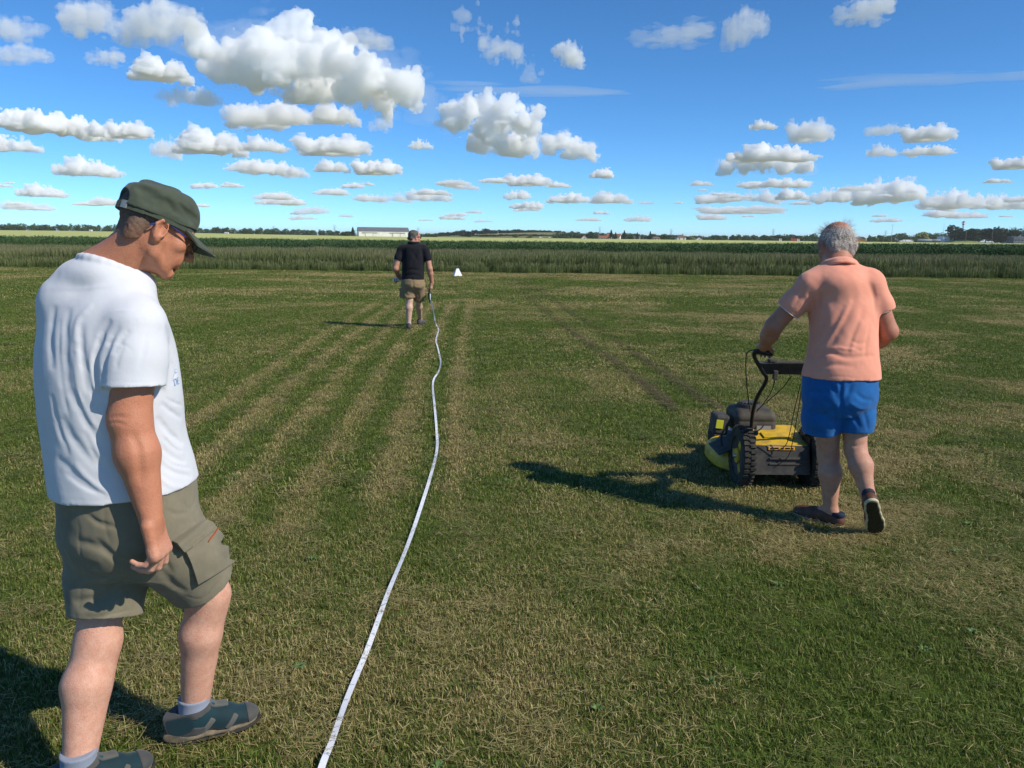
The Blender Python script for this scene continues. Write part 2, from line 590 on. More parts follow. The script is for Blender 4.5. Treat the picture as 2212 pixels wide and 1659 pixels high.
def rand_lobes(W, H, rnd, tilt=0.0, nl=None):
    L = []
    n = nl or max(5, int(3 + 3.2 * W / H))
    peak = rnd.uniform(-0.4, 0.4)
    for i in range(n):
        u = -0.84 + 1.68 * (i + rnd.random()) / n
        env = max(0.1, 1 - abs((u - peak) / 1.25) ** 1.8) * rnd.uniform(0.5, 1.0)
        r = H * (0.2 + 0.26 * env)
        z = -0.5 * H + r * 0.75 + max(0, env * H - 2 * r) * rnd.uniform(0.5, 1)
        L.append((u * W / 2, rnd.uniform(-0.35, 0.35) * min(W, 2.5 * H), z + tilt * u * H, r))
    return L
def place_cloud(me, x0, y0, x1, y1, mw, mh, tau, label):
    cx, cy = (x0 + x1) / 2, (y0 + y1) / 2
    d = ray(cx, y1)
    el = d.z / math.hypot(d.x, d.y)
    dist = min(CLOUD_BASE / max(el, 0.012), 55000)
    c = ray(cx, cy)
    C = CAM_O + c * (dist / math.hypot(c.x, c.y))
    s = (C - CAM_O).length / c.length / FD
    W, H = (x1 - x0) * s, (y1 - y0) * s
    o = link('cloud', me)
    o.location = C
    sx, sz = W / mw, H / mh
    o.scale = (sx, (sx + sz) / 2, sz)
    o.rotation_euler = (0, 0, -math.atan2(c.x, c.y) + (math.pi if (len(label) + int(x0)) % 2 and mw < 20 else 0))
    m = cloud_mat(tau / H)
    if len(me.materials) == 0: me.materials.append(None)
    o.material_slots[0].link = 'OBJECT'
    o.material_slots[0].material = m
    return tagit(o, label, 'cloud', 'fair weather clouds')
def big_cloud(x0, y0, x1, y1, lobes, tau, seed, res, amp, label, flat=True, tilt=0.0, stretch=1.0):
    rnd = random.Random(seed)
    cx, cy = (x0 + x1) / 2, (y0 + y1) / 2
    L = [((x - cx), rnd.uniform(-0.45, 0.45) * (y1 - y0), -(y - cy), r) for (x, y, r) in lobes]
    me = cloud_mesh(x1 - x0, y1 - y0, L, seed, res, amp, flat, tilt, stretch)
    o = place_cloud(me, x0, y0, x1, y1, x1 - x0, y1 - y0, tau, label)
    if flat:
        L2 = [(u, w, z - .1 * r, r * rnd.uniform(1.0, 1.3)) for (u, w, z, r) in L]
        m2 = cloud_mesh(x1 - x0, y1 - y0, L2, seed + 70, int(res * .8), .5, True, tilt, 1.5)
        v = place_cloud(m2, x0, y0, x1, y1, x1 - x0, y1 - y0, .45, 'veil of thin vapour')
        v.name = 'veil'; del v['category']; del v['group']; del v['label']
        mw = v.matrix_basis.copy(); v.parent = o; v.matrix_parent_inverse = Matrix(); v.location = (0, 0, 0); v.rotation_euler = (0, 0, 0); v.scale = (1, 1, 1)
    return o
_puffs = []
for i, (w, tl, am) in enumerate(((2.0, 0, .26), (2.6, -.06, .3), (3.2, .0, .3), (1.6, 0, .28), (4.0, -.05, .3), (2.4, .06, .32), (5.0, 0, .3))):
    _r = random.Random(40 + i)
    _puffs.append((w, cloud_mesh(w, 1.0, rand_lobes(w, 1.0, _r, tl), 40 + i, 96, am + .08, True, tl)))
_wisps = []
for i, (w, st) in enumerate(((2.0, 1.6), (3.0, 2.2), (1.5, 1.2))):
    _r = random.Random(60 + i)
    _wisps.append((w, cloud_mesh(w, 1.0, rand_lobes(w, 1.0, _r, -.15), 60 + i, 64, .5, False, 0, st)))
def puff(i, x0, y0, x1, y1, label, tau=7.0):
    w, me = _puffs[i % len(_puffs)]
    tau = tau * 0.8
    return place_cloud(me, x0, y0, x1, y1, w, 1.0, tau, label)
def wisp(i, x0, y0, x1, y1, label, tau=1.0):
    w, me = _wisps[i % len(_wisps)]
    return place_cloud(me, x0, y0, x1, y1, w, 1.0, tau, label)

big_cloud(410, 50, 935, 235, [(450, 120, 32), (480, 150, 28), (530, 130, 40), (560, 105, 40), (600, 90, 38), (640, 85, 34), (680, 110, 36), (715, 100, 26), (740, 130, 34), (600, 150, 45), (690, 165, 45), (780, 160, 36), (840, 165, 28), (870, 180, 30), (905, 208, 24), (820, 200, 30), (750, 195, 30), (480, 160, 20), (640, 140, 45), (700, 140, 44), (760, 150, 38), (800, 185, 34), (650, 185, 34), (550, 170, 30)],
          12, 1, 170, 0.30, 'largest white cumulus cloud, high over the bareheaded walker and the barn', tilt=-0.22)
big_cloud(940, 212, 1165, 335, [(985, 265, 26), (1010, 245, 26), (1050, 235, 26), (1090, 245, 28), (1130, 270, 28), (1060, 275, 34), (1110, 305, 26), (1150, 315, 16), (1040, 305, 24), (1075, 318, 16)],
          10, 4, 120, 0.31, 'tall domed cumulus cloud right of the black polo man, middle of the sky', tilt=-0.1)
big_cloud(1170, 283, 1285, 345, [(1190, 310, 18), (1215, 305, 20), (1240, 315, 18), (1265, 320, 18), (1230, 328, 14), (1275, 330, 12)],
          6.5, 5, 84, 0.31, 'cloud joined to the right foot of the tall domed cumulus', tilt=-0.1)
big_cloud(1535, 330, 1760, 385, [(1570, 360, 18), (1610, 352, 20), (1650, 350, 20), (1690, 358, 18), (1735, 366, 16), (1710, 340, 18)],
          6.5, 6, 96, 0.33, 'broad middle tier of the stacked clouds left above the salmon shirt man')
big_cloud(985, 15, 1170, 148, [(1010, 50, 16), (1035, 35, 14), (1030, 75, 16), (1065, 95, 18), (1095, 60, 12), (1100, 115, 20), (1140, 125, 20), (1060, 125, 14)],
          2.2, 8, 80, 0.42, 'torn ragged cloud at the top of the picture, right of the largest cloud', flat=False)
P_ = puff; W_ = wisp
P_(3, 290, 115, 405, 178, 'small thick cloud just left of the largest cumulus')
W_(0, 140, -10, 270, 68, 'ragged cloud cut by the top edge, second from the left', 1.5)
W_(1, 265, -15, 440, 78, 'long slanting ragged cloud at the top edge, above the left cap', 1.6)
W_(2, -10, 25, 85, 78, 'thin ragged scrap at the upper left corner of the sky', .8)
W_(1, -15, 88, 108, 132, 'faint grey scrap at the left edge below the corner scrap', .6)
W_(0, 192, 98, 262, 134, 'faint small scrap over the cap, between two larger clouds', .8)
P_(4, 345, 176, 485, 228, 'thin grey tail cloud under the left end of the largest cumulus', 2.0)
P_(1, 478, 203, 672, 278, 'lumpy cloud right under the largest cumulus', 5)
P_(3, 675, 214, 772, 272, 'small round cloud under the middle of the largest cumulus', 6)
W_(0, 798, 246, 846, 278, 'faint puff under the right end of the largest cumulus', .9)
P_(4, -20, 228, 242, 294, 'long white cloud bank touching the left edge', 8)
P_(0, 236, 254, 328, 302, 'cloud just above the cap, right end of the long left bank', 8)
P_(5, -50, 278, 72, 330, 'cloud cut by the left edge below the long bank', 7)
P_(1, 325, 288, 395, 342, 'ragged cloud just above the cap crown', 2.5)
P_(3, 388, 266, 522, 338, 'tall peaked cloud right above the cap brim', 8)
P_(2, 515, 290, 622, 330, 'flat cloud right of the peaked cloud', 5)
P_(0, 640, 284, 800, 339, 'dome cloud midway between the cap and the bareheaded walker', 8)
P_(4, 488, 336, 662, 380, 'flat ragged cloud below the dome cloud', 5)
P_(3, 684, 340, 752, 374, 'small cloud between two flat clouds left of the black polo man', 6)
P_(0, 763, 338, 868, 380, 'bright cloud straight above the white barn', 9)
P_(2, 118, 333, 256, 384, 'cloud low at left, behind the back of the cap', 6)
P_(5, 886, 293, 932, 324, 'lone small puff left of the tall domed cumulus', 5)
P_(3, 1278, 356, 1322, 387, 'lone small puff right of the tall domed cumulus', 9)
W_(2, 1198, 83, 1258, 132, 'small torn scrap right of the ragged top cloud', 2.0)
W_(1, 735, 58, 852, 98, 'faint streaky scrap above the right half of the largest cumulus', .7)
W_(1, 1558, 5, 1662, 84, 'slanting thin scrap high above the salmon shirt man', 1.0)
W_(0, 1372, 40, 1532, 88, 'very faint scrap at the top, left of the slanting one', .45)
W_(0, 1812, -20, 1922, 38, 'ragged cloud cut by the top edge at right', 1.4)
P_(2, 1618, 256, 1678, 281, 'small flat puff above the salmon shirt man, leftmost of its row', 5)
P_(0, 1703, 248, 1800, 310, 'puff with a raised cap, second in the row above the salmon shirt man', 4)
P_(1, 1866, 262, 1948, 292, 'thin grey puff, third in the row at right', 1.6)
P_(0, 1953, 262, 2062, 308, 'bright puff, right end of the row at right', 6)
P_(2, 1872, 306, 1938, 340, 'lower left puff of the group of four at right', 3)
P_(4, 1953, 308, 2062, 337, 'lower right puff of the group of four at right', 4)
P_(2, 1570, 306, 1760, 352, 'top tier of the stacked clouds at right', 7)
P_(6, 1585, 380, 1760, 407, 'flat bottom tier of the stacked clouds at right', 6)
P_(1, 1840, 370, 1992, 442, 'big heaped cloud low at right, beyond the bald head', 9)
P_(4, 1752, 396, 1852, 440, 'cloud low between the stacked clouds and the big heap', 6)
P_(2, 1985, 402, 2110, 452, 'cloud right of the big low heap', 5)
P_(6, 2090, 408, 2235, 455, 'low cloud cut by the right edge', 5)
P_(0, 2148, 334, 2240, 367, 'bright cloud cut by the right edge above the low ones', 8)
P_(6, 868, 402, 985, 436, 'low streaky cloud right above the bareheaded walker', 4)
P_(0, 1092, 370, 1192, 404, 'low puff under the tall domed cumulus', 7)
P_(4, 1088, 404, 1150, 432, 'lower puff under the tall domed cumulus', 5)
P_(6, 1095, 430, 1180, 452, 'flat lowest puff under the tall domed cumulus', 5)
P_(2, 1180, 412, 1275, 440, 'long low puff left of the picture-centre pylon', 5)
P_(3, 1280, 408, 1362, 442, 'rounded low puff right of centre', 5)
P_(1, 1498, 408, 1600, 440, 'low puff beneath the stacked clouds, left one', 5)
P_(5, 1600, 404, 1690, 440, 'low puff beneath the stacked clouds, middle one', 4)
P_(3, 1682, 402, 1742, 434, 'low puff beneath the stacked clouds, right one', 7)
P_(0, 1510, 440, 1690, 464, 'thin low streak just above the far woods, left of the bald head', 2.5)
P_(2, 38, 392, 140, 428, 'low white cloud at far left behind the neck', 5)
P_(6, 0, 428, 120, 456, 'thin low streak at far left above the woods', 2.5)
_rr = random.Random(5)
_seen = set()
for j in range(84):
    px = _rr.uniform(0, 2212)
    py = _rr.choice([_rr.uniform(395, 430), _rr.uniform(430, 478), _rr.uniform(440, 482)])
    w = _rr.uniform(20, 95) * (1.0 if py > 430 else 0.8)
    hgt = w * _rr.uniform(0.18, 0.34)
    _near = min(((190, 'the cap'), (500, 'the left wood'), (720, 'the first pylons'), (826, 'the barn'), (1000, 'the white marker'), (1100, 'the wooded rise'), (1300, 'the village'), (1470, 'the hip roof house'), (1690, 'the far trucks'), (1860, 'the orange container'), (1990, 'the willow'), (2120, 'the dark clump')), key=lambda q: abs(q[0] - px))
    _lab = '%s distant cloud low over %s, %s it' % ('tiny' if w < 27 else 'thin' if w < 38 else 'small' if w < 46 else 'flat' if w < 56 else 'long', ('the left of ' if px < _near[0] - 15 else 'the right of ' if px > _near[0] + 15 else '') + _near[1], 'high above' if py < 415 else 'above' if py < 438 else 'just above' if py > 466 else 'well above')
    _k, _t = _rr.randrange(7), _rr.uniform(1.2, 5)
    if _lab in _seen: continue
    _seen.add(_lab)
    P_(_k, px - w / 2, py - hgt, px + w / 2, py, _lab, _t)
# high thin ice streaks
def cirrus(x0, y0, x1, y1, alt, dens, label, seed):
    c = ray((x0 + x1) / 2, (y0 + y1) / 2)
    dist = alt / (c.z / math.hypot(c.x, c.y))
    C = CAM_O + c * (dist / math.hypot(c.x, c.y))
    s = (C - CAM_O).length / c.length / FD
    W, H = (x1 - x0) * s, (y1 - y0) * s
    L = []
    rnd = random.Random(seed)
    for i in range(16):
        u = rnd.uniform(-0.8, 0.8)
        L.append((u, rnd.uniform(-.1, .1), -0.12 * u + rnd.uniform(-.15, .15), rnd.uniform(.05, .12)))
    F = Field((-1.2, -.4, -.5), (1.2, .4, .5), 0.025)
    for (u, w, z, r) in L:
        F.ell((u, w, z), (r * 4.0, r * 1.4, r * 0.8), None, k=0.1)
    X, Y, Z = np.meshgrid(*F.ax, indexing='ij')
    F.d += ((0.5 - fbm(X * 2.2, Y * 4, Z * 9, 4, seed)) * 0.22).astype(np.float32)
    V, Q = surface_nets(F.d, F.lo, F.h)
    me = mesh_np('cirrus_cloud', relax_mesh(V, Q, 3), Q)
    o = link('cirrus_cloud', me, cloud_mat(dens / H))
    o.location = C; o.scale = (W / 2, W / 6, H / 1.0); o.rotation_euler = (0, 0, -math.atan2(c.x, c.y))
    tagit(o, label, 'cloud', 'high ice clouds')
cirrus(880, 165, 1345, 222, 6000, .5, 'faint high streak of ice cloud right of the largest cumulus', 3)
cirrus(1790, 130, 2330, 210, 6000, .6, 'faint high streak of ice cloud at the right edge', 4)
# ------------------------------------------------------------------ land: ground sheet, mown lawn, fields
def terr(x, y):
    x = np.asarray(x, float); y = np.asarray(y, float)
    t = sstep(150, 750, y) * sstep(0.12, 0.55, -x / np.maximum(y, 1)) * 1.9
    hill = 9.0 * np.exp(-((x - 60) / 150.0) ** 2) * sstep(1000, 1250, y)
    return t + hill
def grid_mesh(name, xs_u, ys, zf, fan=True):
    """rows at ys; columns at x = u*y (fan) or x = u"""
    U, Yv = np.meshgrid(xs_u, ys)
    X = U * np.maximum(Yv, 3.0) if fan else U
    Zv = zf(X, Yv)
    n, m = U.shape
    V = np.stack([X, Yv, Zv], -1).reshape(-1, 3)
    i = np.arange(n * m).reshape(n, m)
    Q = np.stack([i[:-1, :-1], i[:-1, 1:], i[1:, 1:], i[1:, :-1]], -1).reshape(-1, 4)
    return mesh_np(name, V, Q), X.ravel(), Yv.ravel()

# -- the sheet everything lies on, out to the horizon
m_soil = mat('field earth', (0.12, 0.14, 0.05), 0.95, 0.1, noise=(0.004, 5), col2=(0.24, 0.22, 0.10))
ys = np.concatenate([np.linspace(-300, 100, 12), np.geomspace(110, 1600, 120), np.geomspace(1700, 58000, 24)])
me, _, _ = grid_mesh('ground', np.linspace(-1, 1, 141), ys, lambda x, y: terr(x, y) * 1.0, fan=False)
co = np.empty(len(me.vertices) * 3, np.float32); me.vertices.foreach_get('co', co); co = co.reshape(-1, 3)
co[:, 0] *= np.maximum(np.abs(co[:, 1]) * 1.05, 600); co[:, 2] = terr(co[:, 0], co[:, 1]) - 0.004
me.vertices.foreach_set('co', co.ravel()); me.update()
tagit(link('ground', me, m_soil), kind='structure')

# -- edge between mown strip and tall grass: nearly straight, a little nearer at the right
_ea, _eb = gnd(60, 577), gnd(2150, 601)
def edge_y(x):
    t = (np.asarray(x, float) - _ea.x) / (_eb.x - _ea.x)
    return _ea.y + (_eb.y - _ea.y) * np.clip(t, -1.0, 2.0)

# -- how dry / how green the turf is (mowing swaths, scorched patches, wheel tracks)
trk1 = [gnd(1138, 606), gnd(1195, 650), gnd(1272, 700), gnd(1355, 755), gnd(1440, 812), gnd(1500, 852), gnd(1560, 888)]
trk2 = [gnd(1112, 606), gnd(1150, 650), gnd(1205, 695), gnd(1262, 738), gnd(1330, 785), gnd(1400, 838), gnd(1460, 888)]
trk3 = [gnd(1850, 1150), gnd(1960, 1190), gnd(2080, 1245), gnd(2230, 1290)]
def pdist(x, y, pts):
    D = None
    for a, b in zip(pts[:-1], pts[1:]):
        bx, by = b.x - a.x, b.y - a.y
        t = np.clip(((x - a.x) * bx + (y - a.y) * by) / (bx * bx + by * by), 0, 1)
        d = np.hypot(x - a.x - t * bx, y - a.y - t * by)
        D = d if D is None else np.minimum(D, d)
    return D
def turf(x, y):
    x = np.asarray(x, np.float32); y = np.asarray(y, np.float32)
    n1 = fbm(x / 1.5 + 3, y / 1.5, None, 3, 5) - 0.5
    n2 = fbm(x / 0.34, y / 0.34 + 8, None, 3, 6) - 0.5
    n3 = fbm(x / 7.0 + 2, y / 1.3, None, 3, 8) - 0.5          # cross mowing, streaks along x
    n4 = fbm(x / 0.75, y / 6.0 + 4, None, 3, 9) - 0.5         # swaths along y
    left = sstep(1.0, -0.6, x - 0.05 * y) * sstep(34, 12, y)
    dry = 0.20 + 2.2 * n1 * (1 - 0.65 * left) + 1.2 * n2 * (1 - 0.4 * left) + (1.3 * n3) * (1 - 0.75 * left) * sstep(4, 14, y) + 0.3 * n4 * left
    # mower swaths at the left: each begins sharply and fades to its right
    xs_ = x + 0.075 * y - 0.0012 * y * y + 0.10 * (fbm(x / 0.5, y / 1.4, None, 3, 15) - 0.5)
    fr_ = (xs_ + 1.52) / 0.47; cell_ = np.floor(fr_); fr_ = fr_ - cell_
    amp_ = 1.05 + 0.6 * (vnoise(cell_ * 3.7, y / 5.0, None, 16) - 0.4)
    zone_ = sstep(-2.9, -2.5, xs_) * sstep(0.35, -0.1, xs_) * sstep(3.5, 5.5, y) * sstep(33, 22, y)
    dry = dry + zone_ * amp_ * (0.72 - 1.4 * fr_)
    dry = dry + 0.30 * sstep(30, 36.5, y) * (1 - 0.5 * sstep(3, 9, x))           # scorched strip at the far end
    dry = dry + 0.22 * np.exp(-((y - 3.0) / 0.5) ** 2 - ((x - 0.2) / 1.2) ** 2) + 0.28 * np.exp(-((y - 2.6) / 0.35) ** 2 - ((x - 1.0) / 0.9) ** 2)
    dry = dry + 0.3 * np.exp(-((y - 2.7) / 0.5) ** 2 - ((x + 0.9) / 0.7) ** 2)
    dry = dry - 0.25 * np.exp(-((y - 4.3) / 0.9) ** 2 - ((x + 0.2) / 1.4) ** 2) - 0.2 * np.exp(-((y - 3.4) / 0.4) ** 2 - ((x - 1.5) / 0.8) ** 2)
    dark = 0 * x
    dark = dark + 0.75 * np.exp(-(pdist(x, y, trk1) / 0.05) ** 2) * (0.8 + n2 * 1.0)
    dark = dark + 0.65 * np.exp(-(pdist(x, y, trk2) / 0.05) ** 2) * (0.8 + n2 * 1.0)
    hay = 0.75 * np.exp(-(pdist(x, y, trk3) / 0.55) ** 2) + 0.45 * sstep(2.2, 3.2, x - 0.05 * y) * sstep(9, 4, y) * sstep(2.2, 3.6, y)
    hay = np.clip(hay + n2 * 0.5 * (hay > 0.1), 0, 1)
    return np.clip(dry, 0, 1), np.clip(dark, 0, 1), hay

GREEN, GREEN2, STRAW, STRAW2 = (0.072, 0.115, 0.022), (0.038, 0.068, 0.014), (0.30, 0.235, 0.105), (0.20, 0.15, 0.06)
# lawn sheet
ys = np.geomspace(1.0, 45.0, 420)
me, gx, gy = grid_mesh('mown_lawn', np.linspace(-1.9, 1.9, 460), ys, lambda x, y: 0 * x)
dry, dark, hay = turf(gx, gy)
set_attr(me, 'dry', np.clip(dry + 0.3 * hay, 0, 1)); set_attr(me, 'dark', dark)
m_lawn = bpy.data.materials.new('mown turf'); m_lawn.use_nodes = True
nt = m_lawn.node_tree; b = nt.nodes['Principled BSDF']
geo = nt.nodes.new('ShaderNodeNewGeometry')
t1 = nt.nodes.new('ShaderNodeTexNoise'); t1.inputs['Scale'].default_value = 55; t1.inputs['Detail'].default_value = 6; t1.inputs['Roughness'].default_value = 0.75
t2 = nt.nodes.new('ShaderNodeTexNoise'); t2.inputs['Scale'].default_value = 7; t2.inputs['Detail'].default_value = 6; t2.inputs['Roughness'].default_value = 0.7
for t in (t1, t2): nt.links.new(geo.outputs['Position'], t.inputs['Vector'])
d_ = attr_node(nt, 'dry').outputs['Fac']; k_ = attr_node(nt, 'dark').outputs['Fac']
f1 = math_node(nt, 'ADD', d_, math_node(nt, 'MULTIPLY', math_node(nt, 'SUBTRACT', t2.outputs['Fac'], 0.5), 1.1))
f1c = nt.nodes.new('ShaderNodeMapRange'); nt.links.new(f1, f1c.inputs[0]); f1c.inputs[1].default_value = 0.1; f1c.inputs[2].default_value = 0.95
g_ = mixcol(nt, t1.outputs['Fac'], (0.058, 0.102, 0.014), (0.118, 0.175, 0.030))
s_ = mixcol(nt, t1.outputs['Fac'], (0.16, 0.125, 0.046), (0.31, 0.255, 0.11))
c_ = mixcol(nt, f1c.outputs[0], g_, s_)
c_ = mixcol(nt, k_, c_, (0.050, 0.042, 0.020))
nt.links.new(c_, b.inputs['Base Color'])
b.inputs['Roughness'].default_value = 0.9; b.inputs['Specular IOR Level'].default_value = 0.1
bp = nt.nodes.new('ShaderNodeBump'); bp.inputs['Strength'].default_value = 0.9; bp.inputs['Distance'].default_value = 0.03
nt.links.new(t1.outputs['Fac'], bp.inputs['Height']); nt.links.new(bp.outputs[0], b.inputs['Normal'])
tagit(link('mown_lawn', me, m_lawn), kind='structure')

# -- blade materials
def blade_mat(name, inst=True):
    m = bpy.data.materials.new(name); m.use_nodes = True
    nt = m.node_tree; b = nt.nodes['Principled BSDF']
    rnd = attr_node(nt, 'rnd').outputs['Fac']; tone = attr_node(nt, 'tone').outputs['Fac']; hh = attr_node(nt, 'hgt').outputs['Fac']
    dry = attr_node(nt, 'dry', 'INSTANCER').outputs['Fac']; dark = attr_node(nt, 'dark', 'INSTANCER').outputs['Fac']
    isdry = math_node(nt, 'GREATER_THAN', dry, rnd)
    g = mixcol(nt, tone, (0.050, 0.090, 0.011), (0.225, 0.315, 0.046))
    s = mixcol(nt, tone, (0.21, 0.155, 0.050), (0.78, 0.645, 0.30))
    c = mixcol(nt, isdry, g, s)
    # the white sheath at a cut blade's foot is straw coloured
    c = mixcol(nt, math_node(nt, 'MULTIPLY', math_node(nt, 'SUBTRACT', 1.0, hh), 0.45), c, (0.15, 0.13, 0.055))
    c = mixcol(nt, math_node(nt, 'MULTIPLY', dark, 0.8), c, (0.045, 0.04, 0.018))
    nt.links.new(c, b.inputs['Base Color'])
    b.inputs['Roughness'].default_value = 0.55; b.inputs['Specular IOR Level'].default_value = 0.25
    tr = nt.nodes.new('ShaderNodeBsdfTranslucent'); nt.links.new(c, tr.inputs[0])
    mx = nt.nodes.new('ShaderNodeMixShader'); mx.inputs[0].default_value = 0.30
    nt.links.new(b.outputs[0], mx.inputs[1]); nt.links.new(tr.outputs[0], mx.inputs[2])
    nt.links.new(mx.outputs[0], nt.nodes['Material Output'].inputs['Surface'])
    return m
m_blade = blade_mat('cut grass blades')

def blade_patch(name, size, n, wid, hmin, hmax, seed, lie=0.0):
    """n bent blades on a size x size square; lie = share lying flat (clippings)"""
    rg = np.random.default_rng(seed)
    x = rg.uniform(-size / 2, size / 2, n); y = rg.uniform(-size / 2, size / 2, n)
    az = rg.uniform(0, 2 * np.pi, n); L = rg.uniform(hmin, hmax, n); w = wid * rg.uniform(0.6, 1.3, n)
    lean = np.abs(rg.normal(0.35, 0.35, n)); flat = rg.random(n) < lie
    lean = np.where(flat, rg.uniform(1.35, 1.55, n), np.minimum(lean, 1.25))
    L = np.where(flat, L * 1.5, L)
    curl = rg.uniform(0.1, 0.8, n); z0 = np.where(flat, rg.uniform(0.004, hmax * 0.7, n), 0)
    dx, dy = np.cos(az), np.sin(az)
    px, py = -dy, dx
    a0 = lean; a1 = np.minimum(lean + curl * (~flat), 1.7)
    mx, my, mz = x + dx * np.sin(a0) * L * .55, y + dy * np.sin(a0) * L * .55, z0 + np.cos(a0) * L * .55
    tx, ty, tz = mx + dx * np.sin(a1) * L * .45, my + dy * np.sin(a1) * L * .45, mz + np.cos(a1) * L * .45
    V = np.stack([np.stack([x - px * w / 2, y - py * w / 2, z0], 1), np.stack([x + px * w / 2, y + py * w / 2, z0], 1),
                  np.stack([mx + px * w * .45, my + py * w * .45, mz], 1), np.stack([mx - px * w * .45, my - py * w * .45, mz], 1),
                  np.stack([tx, ty, tz], 1)], 1).reshape(-1, 3)
    i = np.arange(n)[:, None] * 5
    me = mesh_np(name, V, [i + np.array([[0, 1, 2, 3]]), i + np.array([[3, 2, 4]])], smooth=False)
    set_attr(me, 'rnd', np.repeat(np.where(flat, rg.random(n) * 0.35, rg.random(n)), 5))
    set_attr(me, 'tone', np.repeat(rg.random(n), 5))
    set_attr(me, 'hgt', np.tile([0, 0, .6, .6, 1.0], n))
    me.materials.append(m_blade)
    return me
def gn_scatter(name, P, attrs, meshes, rot, scl, label, cat, idx=None):
    """one object whose points carry instances of the given meshes"""
    me = bpy.data.meshes.new(name)
    me.vertices.add(len(P)); me.vertices.foreach_set('co', np.asarray(P, np.float32).ravel())
    for k, v in attrs.items(): set_attr(me, k, v)
    set_attr(me, 'rotz', rot); set_attr(me, 'scl', scl)
    a = me.attributes.new('pick', 'INT', 'POINT'); a.data.foreach_set('value', np.asarray(idx, np.int32))
    o = link(name, me)
    src = bpy.data.collections.new(name + ' source')
    for i, m_ in enumerate(meshes):
        so = bpy.data.objects.new('%s source %02d' % (name, i), m_)
        src.objects.link(so)
    ng = bpy.data.node_groups.new(name, 'GeometryNodeTree')
    ng.interface.new_socket('Geometry', in_out='INPUT', socket_type='NodeSocketGeometry')
    ng.interface.new_socket('Geometry', in_out='OUTPUT', socket_type='NodeSocketGeometry')
    N = ng.nodes; gi = N.new('NodeGroupInput'); go = N.new('NodeGroupOutput')
    iop = N.new('GeometryNodeInstanceOnPoints'); ci = N.new('GeometryNodeCollectionInfo')
    ci.inputs['Collection'].default_value = src; ci.inputs['Separate Children'].default_value = True
    ci.inputs['Reset Children'].default_value = True
    m2p = N.new('GeometryNodeMeshToPoints')
    def na(nm, ty):
        q = N.new('GeometryNodeInputNamedAttribute'); q.data_type = ty; q.inputs['Name'].default_value = nm
        return q.outputs[0]
    cx = N.new('ShaderNodeCombineXYZ')
    ng.links.new(na('rotz', 'FLOAT'), cx.inputs['Z'])
    ng.links.new(gi.outputs[0], m2p.inputs['Mesh'])
    ng.links.new(m2p.outputs[0], iop.inputs['Points'])
    ng.links.new(ci.outputs[0], iop.inputs['Instance'])
    iop.inputs['Pick Instance'].default_value = True
    ng.links.new(na('pick', 'INT'), iop.inputs['Instance Index'])
    ng.links.new(cx.outputs[0], iop.inputs['Rotation'])
    ng.links.new(na('scl', 'FLOAT'), iop.inputs['Scale'])
    ng.links.new(iop.outputs[0], go.inputs[0])
    md = o.modifiers.new('scatter', 'NODES'); md.node_group = ng
    tagit(o, label, cat, kind='stuff')
    return o
def cells(y0, y1, c, over, rg, slope=0.86, pad=1.3):
    """jittered grid with about `over` tufts per c x c square"""
    out = []
    st = c / math.sqrt(over)
    y = y0
    while y < y1:
        hw = slope * y + pad
        xs = np.arange(-hw, hw, st) + rg.uniform(0, st)
        xs = xs + rg.uniform(-.42, .42, len(xs)) * st; yy = y + rg.uniform(-.42, .42, len(xs)) * st
        out.append(np.stack([xs, yy], 1)); y += st
    return np.concatenate(out)

rg = np.random.default_rng(11)
zones = [(1.3, 5.0, 0.18, 2.2, 430, 0.0026, .014, .034), (5.0, 10.0, 0.16, 2.2, 170, 0.0042, .016, .036), (10.0, 20.0, 0.17, 2.2, 90, 0.0075, .018, .04), (20.0, 38.6, 0.5, 2.2, 160, 0.015, .02, .042)]
meshes, PP, DD, KK, II = [], [], [], [], []
for zi, (y0, y1, c, ov, nb, wd, h0, h1) in enumerate(zones):
    base = len(meshes)
    for v in range(5):
        meshes.append(blade_patch('turf tuft', c * 1.05, nb, wd, h0, h1, 100 + zi * 10 + v, 0.07))
    for v in range(2):
        meshes.append(blade_patch('clipping tuft', c * 1.15, nb, wd * 0.8, h0 * 1.1, h1 * 1.35, 150 + zi * 10 + v, 0.6))
    q = cells(y0, y1, c, ov, rg)
    q = q[q[:, 1] < edge_y(q[:, 0]) + 0.3]
    d, k, hy = turf(q[:, 0], q[:, 1])
    PP.append(q); DD.append(np.clip(d * 0.92 + hy * 0.35, 0.05, 0.95)); KK.append(k)
    II.append(base + np.where(rg.random(len(q)) < 0.08 + 0.85 * hy, 5 + rg.integers(0, 2, len(q)), rg.integers(0, 5, len(q))))
base = len(meshes)
for v in range(3):
    meshes.append(blade_patch('track clipping', .08, 34, 0.0055, .015, .036, 190 + v, 0.75))
for pts_ in (trk1, trk2):
    sm_ = smooth_path(pts_, 60); q = np.array([(p.x, p.y) for p in sm_])
    q = np.concatenate([q + rg.normal(0, .022, q.shape) for _ in range(2)])
    q = q[rg.random(len(q)) < 0.30 + 0.55 * (fbm(q[:, 1] / 1.1, q[:, 0], None, 2, 19) > 0.47)]
    PP.append(q); DD.append(np.full(len(q), .35)); KK.append(np.full(len(q), .75)); II.append(base + rg.integers(0, 3, len(q)))
P2 = np.concatenate(PP)
P3 = np.concatenate([P2, np.full((len(P2), 1), 0.003)], 1)
gn_scatter('mown_grass', P3, {'dry': np.concatenate(DD), 'dark': np.concatenate(KK)}, meshes, rg.uniform(0, 6.28, len(P3)), rg.uniform(0.85, 1.15, len(P3)),
           'short mown grass with straw patches and clippings covering the airfield', 'grass', np.concatenate(II))

